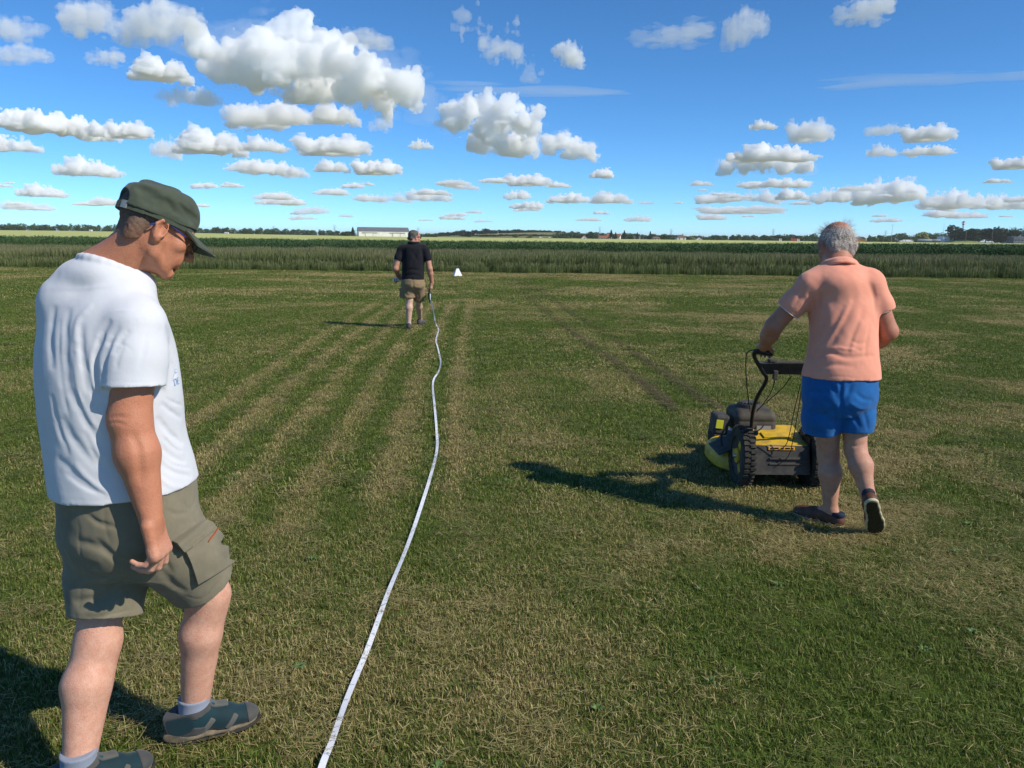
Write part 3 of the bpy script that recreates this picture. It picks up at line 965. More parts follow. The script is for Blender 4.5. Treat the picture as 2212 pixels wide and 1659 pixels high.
# -- broad-leaved weeds pressed flat in the turf
rw = random.Random(4); V_, Q_ = [], []
for k in range(30):
    y = 2.1 + 6.5 * rw.random() ** 1.4; x = rw.uniform(-.62, .62) * (y + .4)
    nlf = rw.randint(6, 10); a0 = rw.uniform(0, 6.28)
    for j in range(nlf):
        a = a0 + 6.283 * j / nlf + rw.uniform(-.25, .25); Lf = rw.uniform(.016, .036); wf = Lf * rw.uniform(.28, .42)
        dx, dy = math.cos(a), math.sin(a); b0 = len(V_)
        for (t, w, z) in ((0.05, .25, .008), (.45, 1.0, .022), (.8, .8, .026), (1.0, .1, .016)):
            for s_ in (-1, 1): V_.append((x + dx * Lf * t - dy * wf * w * s_ / 2, y + dy * Lf * t + dx * wf * w * s_ / 2, z + .004 * abs(s_)))
        for t in range(3): Q_.append((b0 + 2 * t, b0 + 2 * t + 1, b0 + 2 * t + 3, b0 + 2 * t + 2))
m_weed = mat('weed leaf', (0.075, 0.145, 0.032), 0.6, 0.3, noise=(30, 3), col2=(0.12, 0.19, 0.06))
tagit(link('lawn_weeds', mesh_np('lawn_weeds', V_, np.array(Q_)), m_weed), 'small flat rosettes of broad leaved weeds in the turf', 'weeds', kind='stuff')

# -- tall seeding grass beyond the mown strip
m_tall = bpy.data.materials.new('tall seeding grass'); m_tall.use_nodes = True
nt = m_tall.node_tree; b = nt.nodes['Principled BSDF']
tone = attr_node(nt, 'tone').outputs['Fac']; hh = attr_node(nt, 'hgt').outputs['Fac']; dry = attr_node(nt, 'dry', 'INSTANCER').outputs['Fac']
g = mixcol(nt, tone, (0.092, 0.140, 0.042), (0.140, 0.190, 0.062))
s = mixcol(nt, tone, (0.19, 0.172, 0.098), (0.28, 0.25, 0.145))
fac = math_node(nt, 'MULTIPLY', hh, math_node(nt, 'ADD', 0.32, math_node(nt, 'MULTIPLY', dry, 0.75)))
c_ = mixcol(nt, fac, g, s)
nt.links.new(c_, b.inputs['Base Color'])
b.inputs['Roughness'].default_value = 0.8; b.inputs['Specular IOR Level'].default_value = 0.1
tr = nt.nodes.new('ShaderNodeBsdfTranslucent'); nt.links.new(c_, tr.inputs[0])
mx = nt.nodes.new('ShaderNodeMixShader'); mx.inputs[0].default_value = 0.12
nt.links.new(b.outputs[0], mx.inputs[1]); nt.links.new(tr.outputs[0], mx.inputs[2]); nt.links.new(mx.outputs[0], nt.nodes['Material Output'].inputs['Surface'])
def tall_patch(size, n, seed, hm, wd):
    rg = np.random.default_rng(seed)
    V, Q, T, tone, hg = [], [], [], [], []
    for i in range(n):
        x, y = rg.uniform(-size / 2, size / 2, 2); az = rg.uniform(0, 6.28); L = hm * rg.uniform(0.55, 1.08)
        ln = abs(rg.normal(0.08, 0.1)); w = wd * rg.uniform(0.6, 1.3)
        dx, dy = math.cos(az) * ln * L, math.sin(az) * ln * L
        pa = rg.uniform(0, 6.28); ux, uy = math.cos(pa) * w / 2, math.sin(pa) * w / 2
        b0 = len(V); t_ = rg.random()
        seed_ = rg.random() < 0.45
        hd = w * (1.9 if seed_ else 0.6)
        V += [(x - ux, y - uy, 0), (x + ux, y + uy, 0), (x + dx * .4 + ux * .8, y + dy * .4 + uy * .8, L * .6), (x + dx * .4 - ux * .8, y + dy * .4 - uy * .8, L * .6),
              (x + dx * .75 + math.cos(pa) * hd / 2, y + dy * .75 + math.sin(pa) * hd / 2, L * .86), (x + dx * .75 - math.cos(pa) * hd / 2, y + dy * .75 - math.sin(pa) * hd / 2, L * .86), (x + dx, y + dy, L)]
        Q += [(b0, b0 + 1, b0 + 2, b0 + 3), (b0 + 3, b0 + 2, b0 + 4, b0 + 5)]; T.append((b0 + 5, b0 + 4, b0 + 6))
        tone += [t_] * 7; hg += [0, 0, .45, .45, 1.0, 1.0, 1.0]
    me = mesh_np('tall grass tuft', V, [Q, T], smooth=False)
    set_attr(me, 'tone', tone); set_attr(me, 'hgt', hg)
    me.materials.append(m_tall)
    return me
meshes = [tall_patch(1.0, 420, 300 + i, 0.86, 0.0085) for i in range(5)] + [tall_patch(1.0, 380, 310 + i, 0.5, 0.010) for i in range(2)]
CROP_Y = 13.5                                     # depth of the tall grass strip
xs = np.arange(-44, 44, 0.66); pts = []
for x in xs:
    e = float(edge_y(x))
    for dy in np.concatenate([np.arange(-.15, 3.0, 0.45), np.arange(3.0, CROP_Y, 0.8)]):
        pts.append((x + rg.uniform(-.35, .35), e + dy + rg.uniform(-.3, .3), 0))
P3 = np.array(pts); dyv = P3[:, 1] - edge_y(P3[:, 0])
front = dyv < 0.55
pick = np.where(front, 5 + rg.integers(0, 2, len(P3)), rg.integers(0, 5, len(P3)))
patch = fbm(P3[:, 0] / 3.2, P3[:, 1] / 2.2, None, 3, 77)
dryv = np.clip((patch - 0.28) * 1.7, 0, 1) * np.where(dyv < 1.4, 0.25, 1.0)
gn_scatter('tall_grass', P3, {'dry': dryv}, meshes, rg.uniform(0, 6.28, len(P3)), np.where(front, rg.uniform(.6, 1.15, len(P3)), 0.82 + 0.35 * fbm(P3[:, 0] / 2.0, P3[:, 1] / 2.0, None, 2, 78)),
           'tall brownish green seeding grass beyond the mown strip', 'grass', pick)

# -- dark green crop (pods on stalks) behind the tall grass
m_crop = mat('green crop', (0.035, 0.085, 0.026), 0.75, 0.15)
nt = m_crop.node_tree
tone = attr_node(nt, 'tone').outputs['Fac']
nt.links.new(mixcol(nt, tone, (0.034, 0.070, 0.028), (0.078, 0.138, 0.054)), nt.nodes['Principled BSDF'].inputs['Base Color'])
def crop_patch(seed):
    rg = np.random.default_rng(seed)
    n = 800
    st = rg.uniform(-.65, .65, (26, 2)); hs = rg.uniform(1.12, 1.38, 26)
    k = rg.integers(0, 26, n)
    u = rg.random(n) ** 0.55
    c = np.stack([st[k, 0] + rg.normal(0, .09, n) * (1.2 - .6 * u), st[k, 1] + rg.normal(0, .09, n) * (1.2 - .6 * u), hs[k] * u], 1)
    a, e = rg.uniform(0, 6.28, n), rg.uniform(0.2, 1.45, n)
    L = rg.uniform(.03, .075, n)[:, None]
    d = np.stack([np.cos(a) * np.cos(e), np.sin(a) * np.cos(e), np.sin(e)], 1)
    p = np.cross(d, rg.normal(size=(n, 3))); p /= np.linalg.norm(p, axis=1)[:, None]
    w = L * 0.28
    V = np.stack([c - d * L, c + p * w, c + d * L, c - p * w], 1).reshape(-1, 3)
    me = mesh_np('crop tuft', V, np.arange(4 * n).reshape(-1, 4), smooth=False)
    set_attr(me, 'tone', np.repeat(np.clip(rg.random(n) * 0.6 + 0.4 * u, 0, 1), 4))
    me.materials.append(m_crop)
    return me
meshes = [crop_patch(400 + i) for i in range(5)]
pts = []
CROP_D = 11.0
for x in np.arange(-62, 62, 0.75):
    e = float(edge_y(x)) + CROP_Y
    for dy in np.arange(0, CROP_D + 7.0 * sstep(5, 35, np.array(x)), 0.85):
        pts.append((x + rg.uniform(-.4, .4), e + dy + rg.uniform(-.4, .4), 0))
P3 = np.array(pts)
gn_scatter('green_crop', P3, {}, meshes, rg.uniform(0, 6.28, len(P3)), rg.uniform(0.9, 1.04, len(P3)) + 0.10 * sstep(8, 40, P3[:, 0]) , 'dark green crop standing behind the tall grass', 'crop', rg.integers(0, 5, len(P3)))

# -- ripening cereal field out to the far woods
m_wheat = bpy.data.materials.new('ripening cereal'); m_wheat.use_nodes = True
nt = m_wheat.node_tree; b = nt.nodes['Principled BSDF']
geo = nt.nodes.new('ShaderNodeNewGeometry')
mp = nt.nodes.new('ShaderNodeMapping'); mp.inputs['Scale'].default_value = (0.012, 0.05, 1)
t1 = nt.nodes.new('ShaderNodeTexNoise'); t1.inputs['Scale'].default_value = 1.0; t1.inputs['Detail'].default_value = 6
nt.links.new(geo.outputs['Position'], mp.inputs['Vector']); nt.links.new(mp.outputs[0], t1.inputs['Vector'])
t2 = nt.nodes.new('ShaderNodeTexNoise'); t2.inputs['Scale'].default_value = 1.5; t2.inputs['Detail'].default_value = 4
nt.links.new(geo.outputs['Position'], t2.inputs['Vector'])
c1 = mixcol(nt, t1.outputs['Fac'], (0.40, 0.43, 0.14), (0.56, 0.55, 0.22))
c1 = mixcol(nt, math_node(nt, 'MULTIPLY', t2.outputs['Fac'], 0.4), c1, (0.34, 0.40, 0.13))
nt.links.new(c1, b.inputs['Base Color']); b.inputs['Roughness'].default_value = 0.9; b.inputs['Specular IOR Level'].default_value = 0.1
bp = nt.nodes.new('ShaderNodeBump'); bp.inputs['Strength'].default_value = 0.5; bp.inputs['Distance'].default_value = 0.3
nt.links.new(t2.outputs['Fac'], bp.inputs['Height']); nt.links.new(bp.outputs[0], b.inputs['Normal'])
ys = np.concatenate([[66.0], np.geomspace(66.5, 640, 60)])
me, gx, gy = grid_mesh('cereal_field', np.linspace(-1.6, 1.6, 90), ys, lambda x, y: terr(x, y) + 0.82 * (y > 66.2) + (fbm(x / 9, y / 9, None, 3, 3) - .5) * 0.12)
tagit(link('cereal_field', me, m_wheat), kind='structure')
# ------------------------------------------------------------------ far edge of the plain: woods, trees, barn, houses, vehicles, masts
m_leaf = {}
def leaf_mat(name, c1, c2):
    m = bpy.data.materials.new(name); m.use_nodes = True
    nt = m.node_tree; b = nt.nodes['Principled BSDF']
    tone = attr_node(nt, 'tone').outputs['Fac']
    nt.links.new(mixcol(nt, tone, c1, c2), b.inputs['Base Color'])
    b.inputs['Roughness'].default_value = 0.75; b.inputs['Specular IOR Level'].default_value = 0.15
    m_leaf[name] = m
    return m
leaf_mat('wood foliage', (0.034, 0.060, 0.022), (0.070, 0.112, 0.038))
leaf_mat('cloud shaded foliage', (0.009, 0.018, 0.010), (0.022, 0.036, 0.017))  # dark woods: the cloud shadow over them is put into the leaf colour
leaf_mat('fresh foliage', (0.055, 0.095, 0.024), (0.12, 0.165, 0.045))
leaf_mat('willow foliage', (0.16, 0.19, 0.045), (0.30, 0.32, 0.09))
leaf_mat('conifer foliage', (0.010, 0.022, 0.012), (0.028, 0.050, 0.024))
m_bark = mat('bark', (0.09, 0.07, 0.05), 0.9, 0.1, noise=(3, 3))

def crown_np(seed, H, Wd, kind='broad', n=260, leaf=0.55):
    """leaf-clump quads through a crown volume; returns V (4n,3), tone (4n)"""
    rg = np.random.default_rng(seed)
    if kind == 'broad':
        nl = 9
        cs = np.stack([rg.uniform(-.30, .30, nl) * Wd, rg.uniform(-.30, .30, nl) * Wd, H * rg.uniform(.20, .80, nl)], 1)
        rs = rg.uniform(.20, .32, nl) * Wd
        cs[0] = (0, 0, H * .55); rs[0] = .36 * Wd
        k = rg.integers(0, nl, n)
        d = rg.normal(size=(n, 3)); d /= np.linalg.norm(d, axis=1)[:, None]
        r = rs[k] * rg.random(n) ** 0.28
        c = cs[k] + d * r[:, None] * np.array([1, 1, min(1.0, 0.62 * H / Wd)])
        c[:, 2] = np.where(c[:, 2] < 0.06 * H, H * rg.uniform(.06, .5, n), c[:, 2])
        nrm = d * 0.8 + rg.normal(size=(n, 3)) * 0.5
    else:
        u = rg.random(n) ** 0.75
        a = rg.uniform(0, 6.28, n)
        rr = (1 - u) * Wd / 2 * (0.5 + 0.5 * rg.random(n)) * (0.85 + 0.25 * np.sin(u * 40))
        c = np.stack([np.cos(a) * rr, np.sin(a) * rr, H * (0.06 + 0.94 * u)], 1)
        d = np.stack([np.cos(a), np.sin(a), np.full(n, .35)], 1)
        nrm = d + rg.normal(size=(n, 3)) * 0.4
        leaf = leaf * 0.8
    nrm /= np.linalg.norm(nrm, axis=1)[:, None]
    p = np.cross(nrm, rg.normal(size=(n, 3))); p /= np.linalg.norm(p, axis=1)[:, None]
    q = np.cross(nrm, p)
    s1 = (leaf * rg.uniform(.6, 1.3, n))[:, None]; s2 = (leaf * rg.uniform(.5, 1.0, n))[:, None]
    V = np.stack([c - p * s1 - q * s2 * .4, c + p * s1 * .3 - q * s2, c + p * s1 + q * s2 * .5, c - p * s1 * .4 + q * s2], 1).reshape(-1, 3)
    return V, np.repeat(rg.random(n), 4)
def crown_mesh(name, mt, *a, **k):
    V, t = crown_np(*a, **k)
    me = mesh_np(name, V, np.arange(len(V)).reshape(-1, 4), smooth=False)
    set_attr(me, 'tone', t); me.materials.append(m_leaf[mt])
    return me
def trunk_mesh(H, r, seed):
    rg = random.Random(seed)
    mb = MB()
    mb.tube([(0, 0, -0.3), (rg.uniform(-.1, .1), 0, H * .3), (rg.uniform(-.3, .3), rg.uniform(-.3, .3), H * .75)], [r, r * .75, r * .3], 6)
    for i in range(4):
        a = rg.uniform(0, 6.28); z = H * rg.uniform(.28, .5)
        mb.tube([(0, 0, z), (math.cos(a) * H * .12, math.sin(a) * H * .12, z + H * .12), (math.cos(a) * H * .2, math.sin(a) * H * .2, z + H * .25)], [r * .45, r * .3, r * .12], 5)
    me = bpy.data.meshes.new('trunk'); me.from_pydata(mb.v, [], mb.f); me.materials.append(m_bark)
    return me
_tk = [trunk_mesh(1.0, 0.03, 1), trunk_mesh(1.0, 0.03, 2)]
_cr = {}
def tree(px0, px1, ptop, Y, label, mt='wood foliage', kind='broad', group='trees before the far woods', name='tree', seed=0):
    """individual far tree: px0..px1 wide, top at ptop, standing on the land at distance Y"""
    L, Rr, T = at(px0, ptop, Y), at(px1, ptop, Y), at((px0 + px1) / 2, ptop, Y)
    x = (L.x + Rr.x) / 2; Wd = Rr.x - L.x
    z0 = float(terr(x, Y)) - 0.2
    H = T.z - z0
    e = empty(name, (x, Y, z0), rz=seed * 1.7)
    key = (mt, kind, seed % 3)
    if key not in _cr:
        _cr[key] = crown_mesh('crown', mt, 500 + len(_cr), 1.0, 1.0, kind, 620, 0.066)
    c = bpy.data.objects.new('crown', _cr[key]); COL.objects.link(c); c.parent = e; c.scale = (Wd, Wd, H)
    t = bpy.data.objects.new('trunk', _tk[seed % 2]); COL.objects.link(t); t.parent = e; t.scale = (H, H, H)
    return tagit(e, label, 'tree', group)
def wood(name, label, rows, mt, seed, leaf=0.9):
    """rows: list of (px0, top0, px1, top1, Y, base_margin) -> one mass of trees"""
    rg = random.Random(seed); Vs, Ts = [], []
    for (p0, t0, p1, t1, Y, wid) in rows:
        x0, x1 = at(p0, t0, Y).x, at(p1, t1, Y).x
        x = x0
        i = 0
        while x < x1:
            f = (x - x0) / (x1 - x0)
            Yi = Y + rg.uniform(-12, 25)
            zt = at(p0 + (p1 - p0) * f, t0 + (t1 - t0) * f, Y).z
            z0 = float(terr(x, Yi)) - 2.5
            H = (zt - z0) * rg.uniform(0.78, 1.08); Wd = wid * rg.uniform(0.8, 1.3)
            V, t = crown_np(seed * 1000 + i, H, Wd, 'broad', 210, leaf)
            Vs.append(V + np.array([x, Yi, z0])); Ts.append(np.clip(t * 0.6 + 0.4 * rg.random(), 0, 1))
            x += Wd * rg.uniform(0.18, 0.34); i += 1
    V = np.concatenate(Vs)
    me = mesh_np(name, V, np.arange(len(V)).reshape(-1, 4), smooth=False)
    set_attr(me, 'tone', np.concatenate(Ts)); me.materials.append(m_leaf[mt])
    return tagit(link(name, me), label, 'wood', kind='stuff')
wood('far_wood', 'long low grey green wood along the left skyline', [(-620, 475, -260, 478, 1180, 12), (-260, 478, 0, 481, 1180, 11), (0, 481, 250, 484, 1180, 11), (250, 484, 560, 491, 1250, 11), (560, 491, 740, 497, 1250, 10)], 'wood foliage', 1)
wood('far_wood', 'dark wooded rise right of the black polo man', [(936, 503, 985, 498, 1150, 12), (985, 497, 1040, 494, 1250, 13), (1040, 493, 1110, 494, 1300, 13), (1110, 494, 1220, 498, 1300, 13), (1000, 505, 1240, 506, 1100, 10)], 'cloud shaded foliage', 2)
wood('far_wood', 'hazy wood behind the village roofs', [(1200, 499, 1330, 501, 1050, 11), (1330, 502, 1470, 506, 1050, 11)], 'wood foliage', 3)
wood('far_wood', 'green wood between the village and the salmon shirt man', [(1440, 508, 1560, 507, 980, 10), (1540, 507, 1680, 505, 980, 10), (1680, 505, 1790, 502, 980, 11)], 'wood foliage', 4)
wood('far_wood', 'wood behind the lamp posts right of the bald head', [(1830, 508, 1920, 507, 1000, 10), (1920, 506, 2040, 499, 1000, 11), (2030, 502, 2110, 498, 1000, 11)], 'wood foliage', 5)
wood('far_wood', 'lighter wood behind the dark clump at the right edge', [(2180, 486, 2330, 482, 940, 12), (2330, 484, 2700, 490, 960, 12)], 'wood foliage', 6)
wood('far_wood', 'bushy strip of trees right behind the black polo man', [(878, 499, 940, 503, 800, 6)], 'wood foliage', 7, 0.6)

# trees one can tell apart
for i, (a, b, t, Y, lab, mt, kd, g) in enumerate([
    (734, 758, 496, 640, 'dark round tree left of the barn', 'wood foliage', 'broad', 1),
    (752, 772, 491, 660, 'tall pointed dark tree touching the barn end', 'conifer foliage', 'conifer', 1),
    (746, 760, 498, 640, 'low dark bush-like tree left of the barn end', 'conifer foliage', 'broad', 1),
    (712, 736, 503, 640, 'low pale hedge tree left of the barn trees', 'fresh foliage', 'broad', 1),
    (1003, 1018, 498, 900, 'lone round crown at the foot of the wooded rise', 'cloud shaded foliage', 'broad', 2),
    (1106, 1124, 505, 820, 'pale round bush left of the white vans', 'fresh foliage', 'broad', 2),
    (1138, 1152, 506, 820, 'slender tree before the dark wooded rise', 'fresh foliage', 'broad', 2),
    (1220, 1231, 509, 820, 'small pale tree left of the red gable', 'fresh foliage', 'broad', 2),
    (1272, 1286, 499, 860, 'bare topped tree above the red gable house', 'wood foliage', 'broad', 2),
    (1311, 1330, 497, 790, 'tall dark spruce right of the long red roof', 'conifer foliage', 'conifer', 3),
    (1322, 1338, 502, 780, 'second spruce right of the long red roof', 'conifer foliage', 'conifer', 3),
    (1340, 1358, 498, 790, 'third spruce of the village row', 'conifer foliage', 'conifer', 3),
    (1354, 1372, 504, 780, 'broad pale tree amid the village spruces', 'fresh foliage', 'broad', 3),
    (1370, 1384, 502, 790, 'fourth spruce of the village row', 'conifer foliage', 'conifer', 3),
    (1397, 1413, 500, 800, 'last spruce of the village row, nearest the white house', 'conifer foliage', 'conifer', 3),
    (1408, 1422, 503, 810, 'round tree right of the last village spruce', 'fresh foliage', 'broad', 3),
    (1423, 1450, 504, 800, 'dark broad tree left of the white hip roof house', 'wood foliage', 'broad', 3),
    (1487, 1501, 511, 790, 'pale bush right of the white hip roof house', 'willow foliage', 'broad', 3),
    (1501, 1518, 506, 820, 'dark tree behind the white gable house', 'wood foliage', 'broad', 3),
    (1889, 1902, 512, 820, 'small bright round tree right of the orange container', 'willow foliage', 'broad', 4),
    (1911, 1922, 513, 820, 'second small bright tree right of the orange container', 'fresh foliage', 'broad', 4),
    (1974, 2011, 500, 830, 'large yellow green willow by the white truck', 'willow foliage', 'broad', 4),
    (2010, 2034, 506, 830, 'green tree between the willow and the white building', 'fresh foliage', 'broad', 4),
    (2044, 2104, 483, 800, 'tallest dark tree, left end of the dark clump', 'cloud shaded foliage', 'broad', 5),
    (2074, 2132, 487, 790, 'dark tree in the clump, second from its left end', 'cloud shaded foliage', 'broad', 5),
    (2102, 2160, 486, 800, 'dark tree in the middle of the dark clump', 'cloud shaded foliage', 'broad', 5),
    (2128, 2186, 486, 790, 'dark tree in the clump, second from its right end', 'cloud shaded foliage', 'broad', 5),
    (2152, 2206, 489, 780, 'dark tree at the right end of the dark clump', 'cloud shaded foliage', 'broad', 5)]):
    tree(a, b, t, Y, lab, mt, kd, ['', 'trees by the barn', 'trees before the wooded rise', 'trees of the village', 'trees along the road', 'trees of the dark clump'][g], 'spruce_tree' if kd == 'conifer' else 'tree', i)

# ---- white barn
m_white = mat('whitewashed wall', (0.80, 0.79, 0.74), 0.85, 0.2, noise=(0.35, 5, (0.45, 0.8)), col2=(0.60, 0.56, 0.47))
m_slate = mat('grey roofing', (0.115, 0.13, 0.15), 0.7, 0.3, noise=(0.5, 4), col2=(0.16, 0.17, 0.19))
m_wood = mat('weathered wood', (0.30, 0.23, 0.14), 0.85, 0.2, noise=(2, 3))
m_cream = mat('cream render', (0.78, 0.72, 0.58), 0.85, 0.2)
m_tile = mat('red roof tiles', (0.30, 0.12, 0.075), 0.85, 0.2, noise=(1.2, 4), col2=(0.22, 0.085, 0.06))
m_btile = mat('brown roof tiles', (0.20, 0.13, 0.10), 0.85, 0.2, noise=(1.2, 4))
m_glass = mat('dark window', (0.02, 0.025, 0.03), 0.15, 0.5)
m_steel = mat('galvanised steel', (0.42, 0.44, 0.45), 0.5, 0.4, metal=0.6)
m_rubber0 = mat('tyre rubber', (0.02, 0.02, 0.02), 0.85, 0.2)

def house(name, px0, px1, ptop, peave, Y, depth, rz, label, wm, rm, group, hip=False, chimney=True, gable_front=False, windows=2):
    L, Rr = at(px0, peave, Y), at(px1, peave, Y)
    x = (L.x + Rr.x) / 2; W = Rr.x - L.x
    z0 = float(terr(x, Y)) - 0.3
    he = L.z * .5 + Rr.z * .5 - z0; hr = at((px0 + px1) / 2, ptop, Y).z - z0
    e = empty(name, (x, Y, z0), rz)
    def fin(o):
        o.matrix_parent_inverse = Matrix(); return o
    w, d = W / 2, depth / 2
    mb = MB()
    if gable_front:
        mb.add([(-w, -d, 0), (w, -d, 0), (w, -d, he), (0, -d, hr - .15), (-w, -d, he), (-w, d, 0), (w, d, 0), (w, d, he), (0, d, hr - .15), (-w, d, he)],
               [(0, 1, 2, 3, 4), (9, 8, 7, 6, 5), (0, 5, 6, 1), (1, 6, 7, 2), (4, 9, 5, 0), (2, 7, 8, 3), (3, 8, 9, 4)])
    else:
        mb.add([(-w, -d, 0), (w, -d, 0), (w, -d, he), (-w, -d, he), (-w, d, 0), (w, d, 0), (w, d, he), (-w, d, he), (-w, 0, hr - .15 if not hip else he), (w, 0, hr - .15 if not hip else he)],
               [(0, 1, 2, 3), (5, 4, 7, 6), (4, 0, 3, 8, 7), (1, 5, 6, 9, 2), (0, 4, 5, 1), (3, 2, 9, 8), (8, 9, 6, 7)])
    fin(mb.build('wall', wm, e))
    mb = MB(); o_ = 0.35; t_ = 0.18
    if gable_front:
        for s in (-1, 1):
            a = [(0, -d - o_, hr), (s * (w + o_), -d - o_, he - .25), (s * (w + o_), d + o_, he - .25), (0, d + o_, hr)]
            mb.add(a + [(p[0], p[1], p[2] + t_) for p in a], [(0, 1, 2, 3), (7, 6, 5, 4), (0, 4, 5, 1), (1, 5, 6, 2), (2, 6, 7, 3), (3, 7, 4, 0)])
    else:
        ix = w * .45 if hip else w + o_
        for s in (-1, 1):
            a = [(-ix, 0, hr), (ix, 0, hr), (w + o_, s * (d + o_), he - .2), (-w - o_, s * (d + o_), he - .2)]
            mb.add(a + [(p[0], p[1], p[2] + t_) for p in a], [(0, 1, 2, 3), (7, 6, 5, 4), (0, 4, 5, 1), (1, 5, 6, 2), (2, 6, 7, 3), (3, 7, 4, 0)])
            if hip:
                mb.add([(s * ix, 0, hr + t_), (s * (w + o_), -d - o_, he - .2 + t_), (s * (w + o_), d + o_, he - .2 + t_)], [(0, 1, 2)])
    roof = fin(mb.build('roof', rm, e))
    if chimney:
        c = MB().box((w * .5, 0.0, hr + .4), (.7, .7, 1.6)).build('chimney', m_tile, roof); c.matrix_parent_inverse = Matrix()
    for i in range(windows):
        fx = (-0.5 + i) * w if windows == 2 else 0
        o = fin(MB().box((fx, -d - .03, he * .55), (1.0, .12, 1.3)).build('window', m_glass, e))
    return tagit(e, label, 'house' if name != 'barn' else 'barn', group), e, (w, d, he, hr)

_, barn, (w, d, he, hr) = house('barn', 774, 880.5, 491.5, 499.2, 620, 15, R(15), 'long white barn with grey roof standing in the cereal field', m_white, m_slate, None, chimney=False, windows=0)
for k, (x0, x1) in enumerate(((-0.86, -0.26), (0.22, 0.84))):
    rail = MB().box(((x0 + x1) / 2 * w, -d - .22, he * .74), ((x1 - x0) * w, .3, .35)).build('door_rail', m_wood, barn); rail.matrix_parent_inverse = Matrix()
    dr = MB().box(((x0 * .55 + x1 * .45) * w, -d - .10, he * .36), (w * .30, .16, he * .70)).build('sliding_door', m_white, barn); dr.matrix_parent_inverse = Matrix()
    for q in (-1, 1):
        ps = MB().box(((x0 * .55 + x1 * .45) * w + q * w * .15, -d - .2, he * .36), (.22, .1, he * .70)).build('post', m_wood, dr); ps.matrix_parent_inverse = Matrix()

house('village_house', 1256, 1267, 508.3, 513.5, 800, 9, 0, 'small red gabled house at the left end of the village', m_cream, m_tile, 'village houses', gable_front=True, windows=1)
house('village_house', 1293, 1314, 509.2, 514.2, 800, 8, R(6), 'village house with long low red roof', m_cream, m_tile, 'village houses', chimney=False)
house('village_house', 1309, 1318, 505.3, 510, 830, 8, R(20), 'red roof half hidden behind the first village spruce', m_cream, m_tile, 'village houses', windows=0)
house('village_house', 1328, 1340, 505.5, 511, 830, 8, R(-15), 'red roof peeping between the second and third spruce', m_cream, m_tile, 'village houses', windows=0, chimney=False)
house('village_house', 1369, 1382, 511, 514, 810, 8, 0, 'grey roofed house behind the fourth spruce', m_cream, m_slate, 'village houses', windows=0)
house('village_house', 1410, 1423, 511.6, 515.2, 790, 8, R(10), 'low brown roofed house left of the dark broad tree', m_cream, m_btile, 'village houses')
house('village_house', 1460, 1479.5, 507.6, 512.3, 790, 9, R(4), 'cream house with brown hipped roof and chimney', m_cream, m_btile, 'village houses', hip=True)
house('village_house', 1494, 1502, 515, 517, 800, 6, 0, 'tiny white shed left of the white gable house', m_white, m_slate, 'village houses', chimney=False, windows=0)
house('village_house', 1501.5, 1516, 511.8, 517.2, 800, 8, 0, 'white gable house at the right end of the village', m_white, m_btile, 'village houses', gable_front=True, windows=1)

# ---- vehicles and boxes on the far road
m_orange = mat('orange paint', (0.62, 0.22, 0.03), 0.5, 0.4); m_red = mat('red paint', (0.42, 0.055, 0.03), 0.5, 0.4)
m_wpaint = mat('white paint', (0.80, 0.80, 0.80), 0.4, 0.4); m_bgrey = mat('blue grey sheet', (0.16, 0.21, 0.28), 0.5, 0.4)
m_dk = mat('dark chassis', (0.03, 0.03, 0.033), 0.7, 0.3)
m_corr = mat('dull grey sheet', (0.17, 0.18, 0.19), 0.6, 0.3, noise=(0.8, 3))
def span(px0, px1, Y):
    a, b = at(px0, 515, Y), at(px1, 515, Y)
    return (a.x + b.x) / 2, b.x - a.x
def vehicle(name, px0, px1, Y, h, label, body_m, cab_m=None, cab_left=False, cat='truck', group='vehicles on the far road', tank=False, depth=2.5):
    x, W = span(px0, px1, Y); z0 = float(terr(x, Y))
    e = empty(name, (x, Y, z0)); loc = lambda o: (setattr(o, 'matrix_parent_inverse', Matrix()), o)[1]
    cabw = min(2.4, W * .3) if cab_m else 0.0
    sx = -1 if cab_left else 1
    bx = -sx * cabw / 2
    bw = W - cabw - (0.3 if cab_m else 0)
    if tank:
        loc(MB().lathe([(0.0, -bw / 2), (depth * .42, -bw / 2 + .2), (depth * .5, -bw / 2 + .6), (depth * .5, bw / 2 - .6), (depth * .42, bw / 2 - .2), (0, bw / 2)], (bx, 0, 0.9 + depth * .5), (1, 0, 0), 16).build('tank', body_m, e))
    else:
        loc(MB().box((bx, 0, 0.9 + (h - .9) / 2), (bw, depth, h - .9), bev=.06).build('body', body_m, e))
    loc(MB().box((0, 0, 0.75), (W * .97, depth * .75, .3)).build('chassis', m_dk, e))
    if cab_m:
        c = loc(MB().prism([(-cabw / 2, 0.6), (cabw / 2, 0.6), (cabw / 2, 1.7), (cabw / 2 - .35, h * .92), (-cabw / 2, h * .92)] if sx > 0 else [(-cabw / 2, 0.6), (cabw / 2, 0.6), (cabw / 2, h * .92), (-cabw / 2 + .35, h * .92), (-cabw / 2, 1.7)], -depth / 2, depth / 2, Matrix.Translation((sx * (W / 2 - cabw / 2), 0, 0)) @ Matrix.Rotation(R(90), 4, 'X')).build('cab', cab_m, e))
        loc(MB().box((sx * (W / 2 - cabw * .45), -depth / 2 - .02, h * .68), (cabw * .5, .06, h * .22)).build('window', m_glass, c))
    for q in ((-.36, -.2, .36) if W > 6 else (-.3, .3)):
        loc(MB().lathe([(0, -.18), (.48, -.18), (.5, 0), (.48, .18), (0, .18)], (q * W, -depth / 2 + .1, .5), (0, 1, 0), 14).build('wheel', m_rubber0, e))
    return tagit(e, label, cat, group)
vehicle('parked_truck', 1667, 1688, 815, 2.9, 'white fronted truck with dark load, left of the bald head', m_dk, m_wpaint)
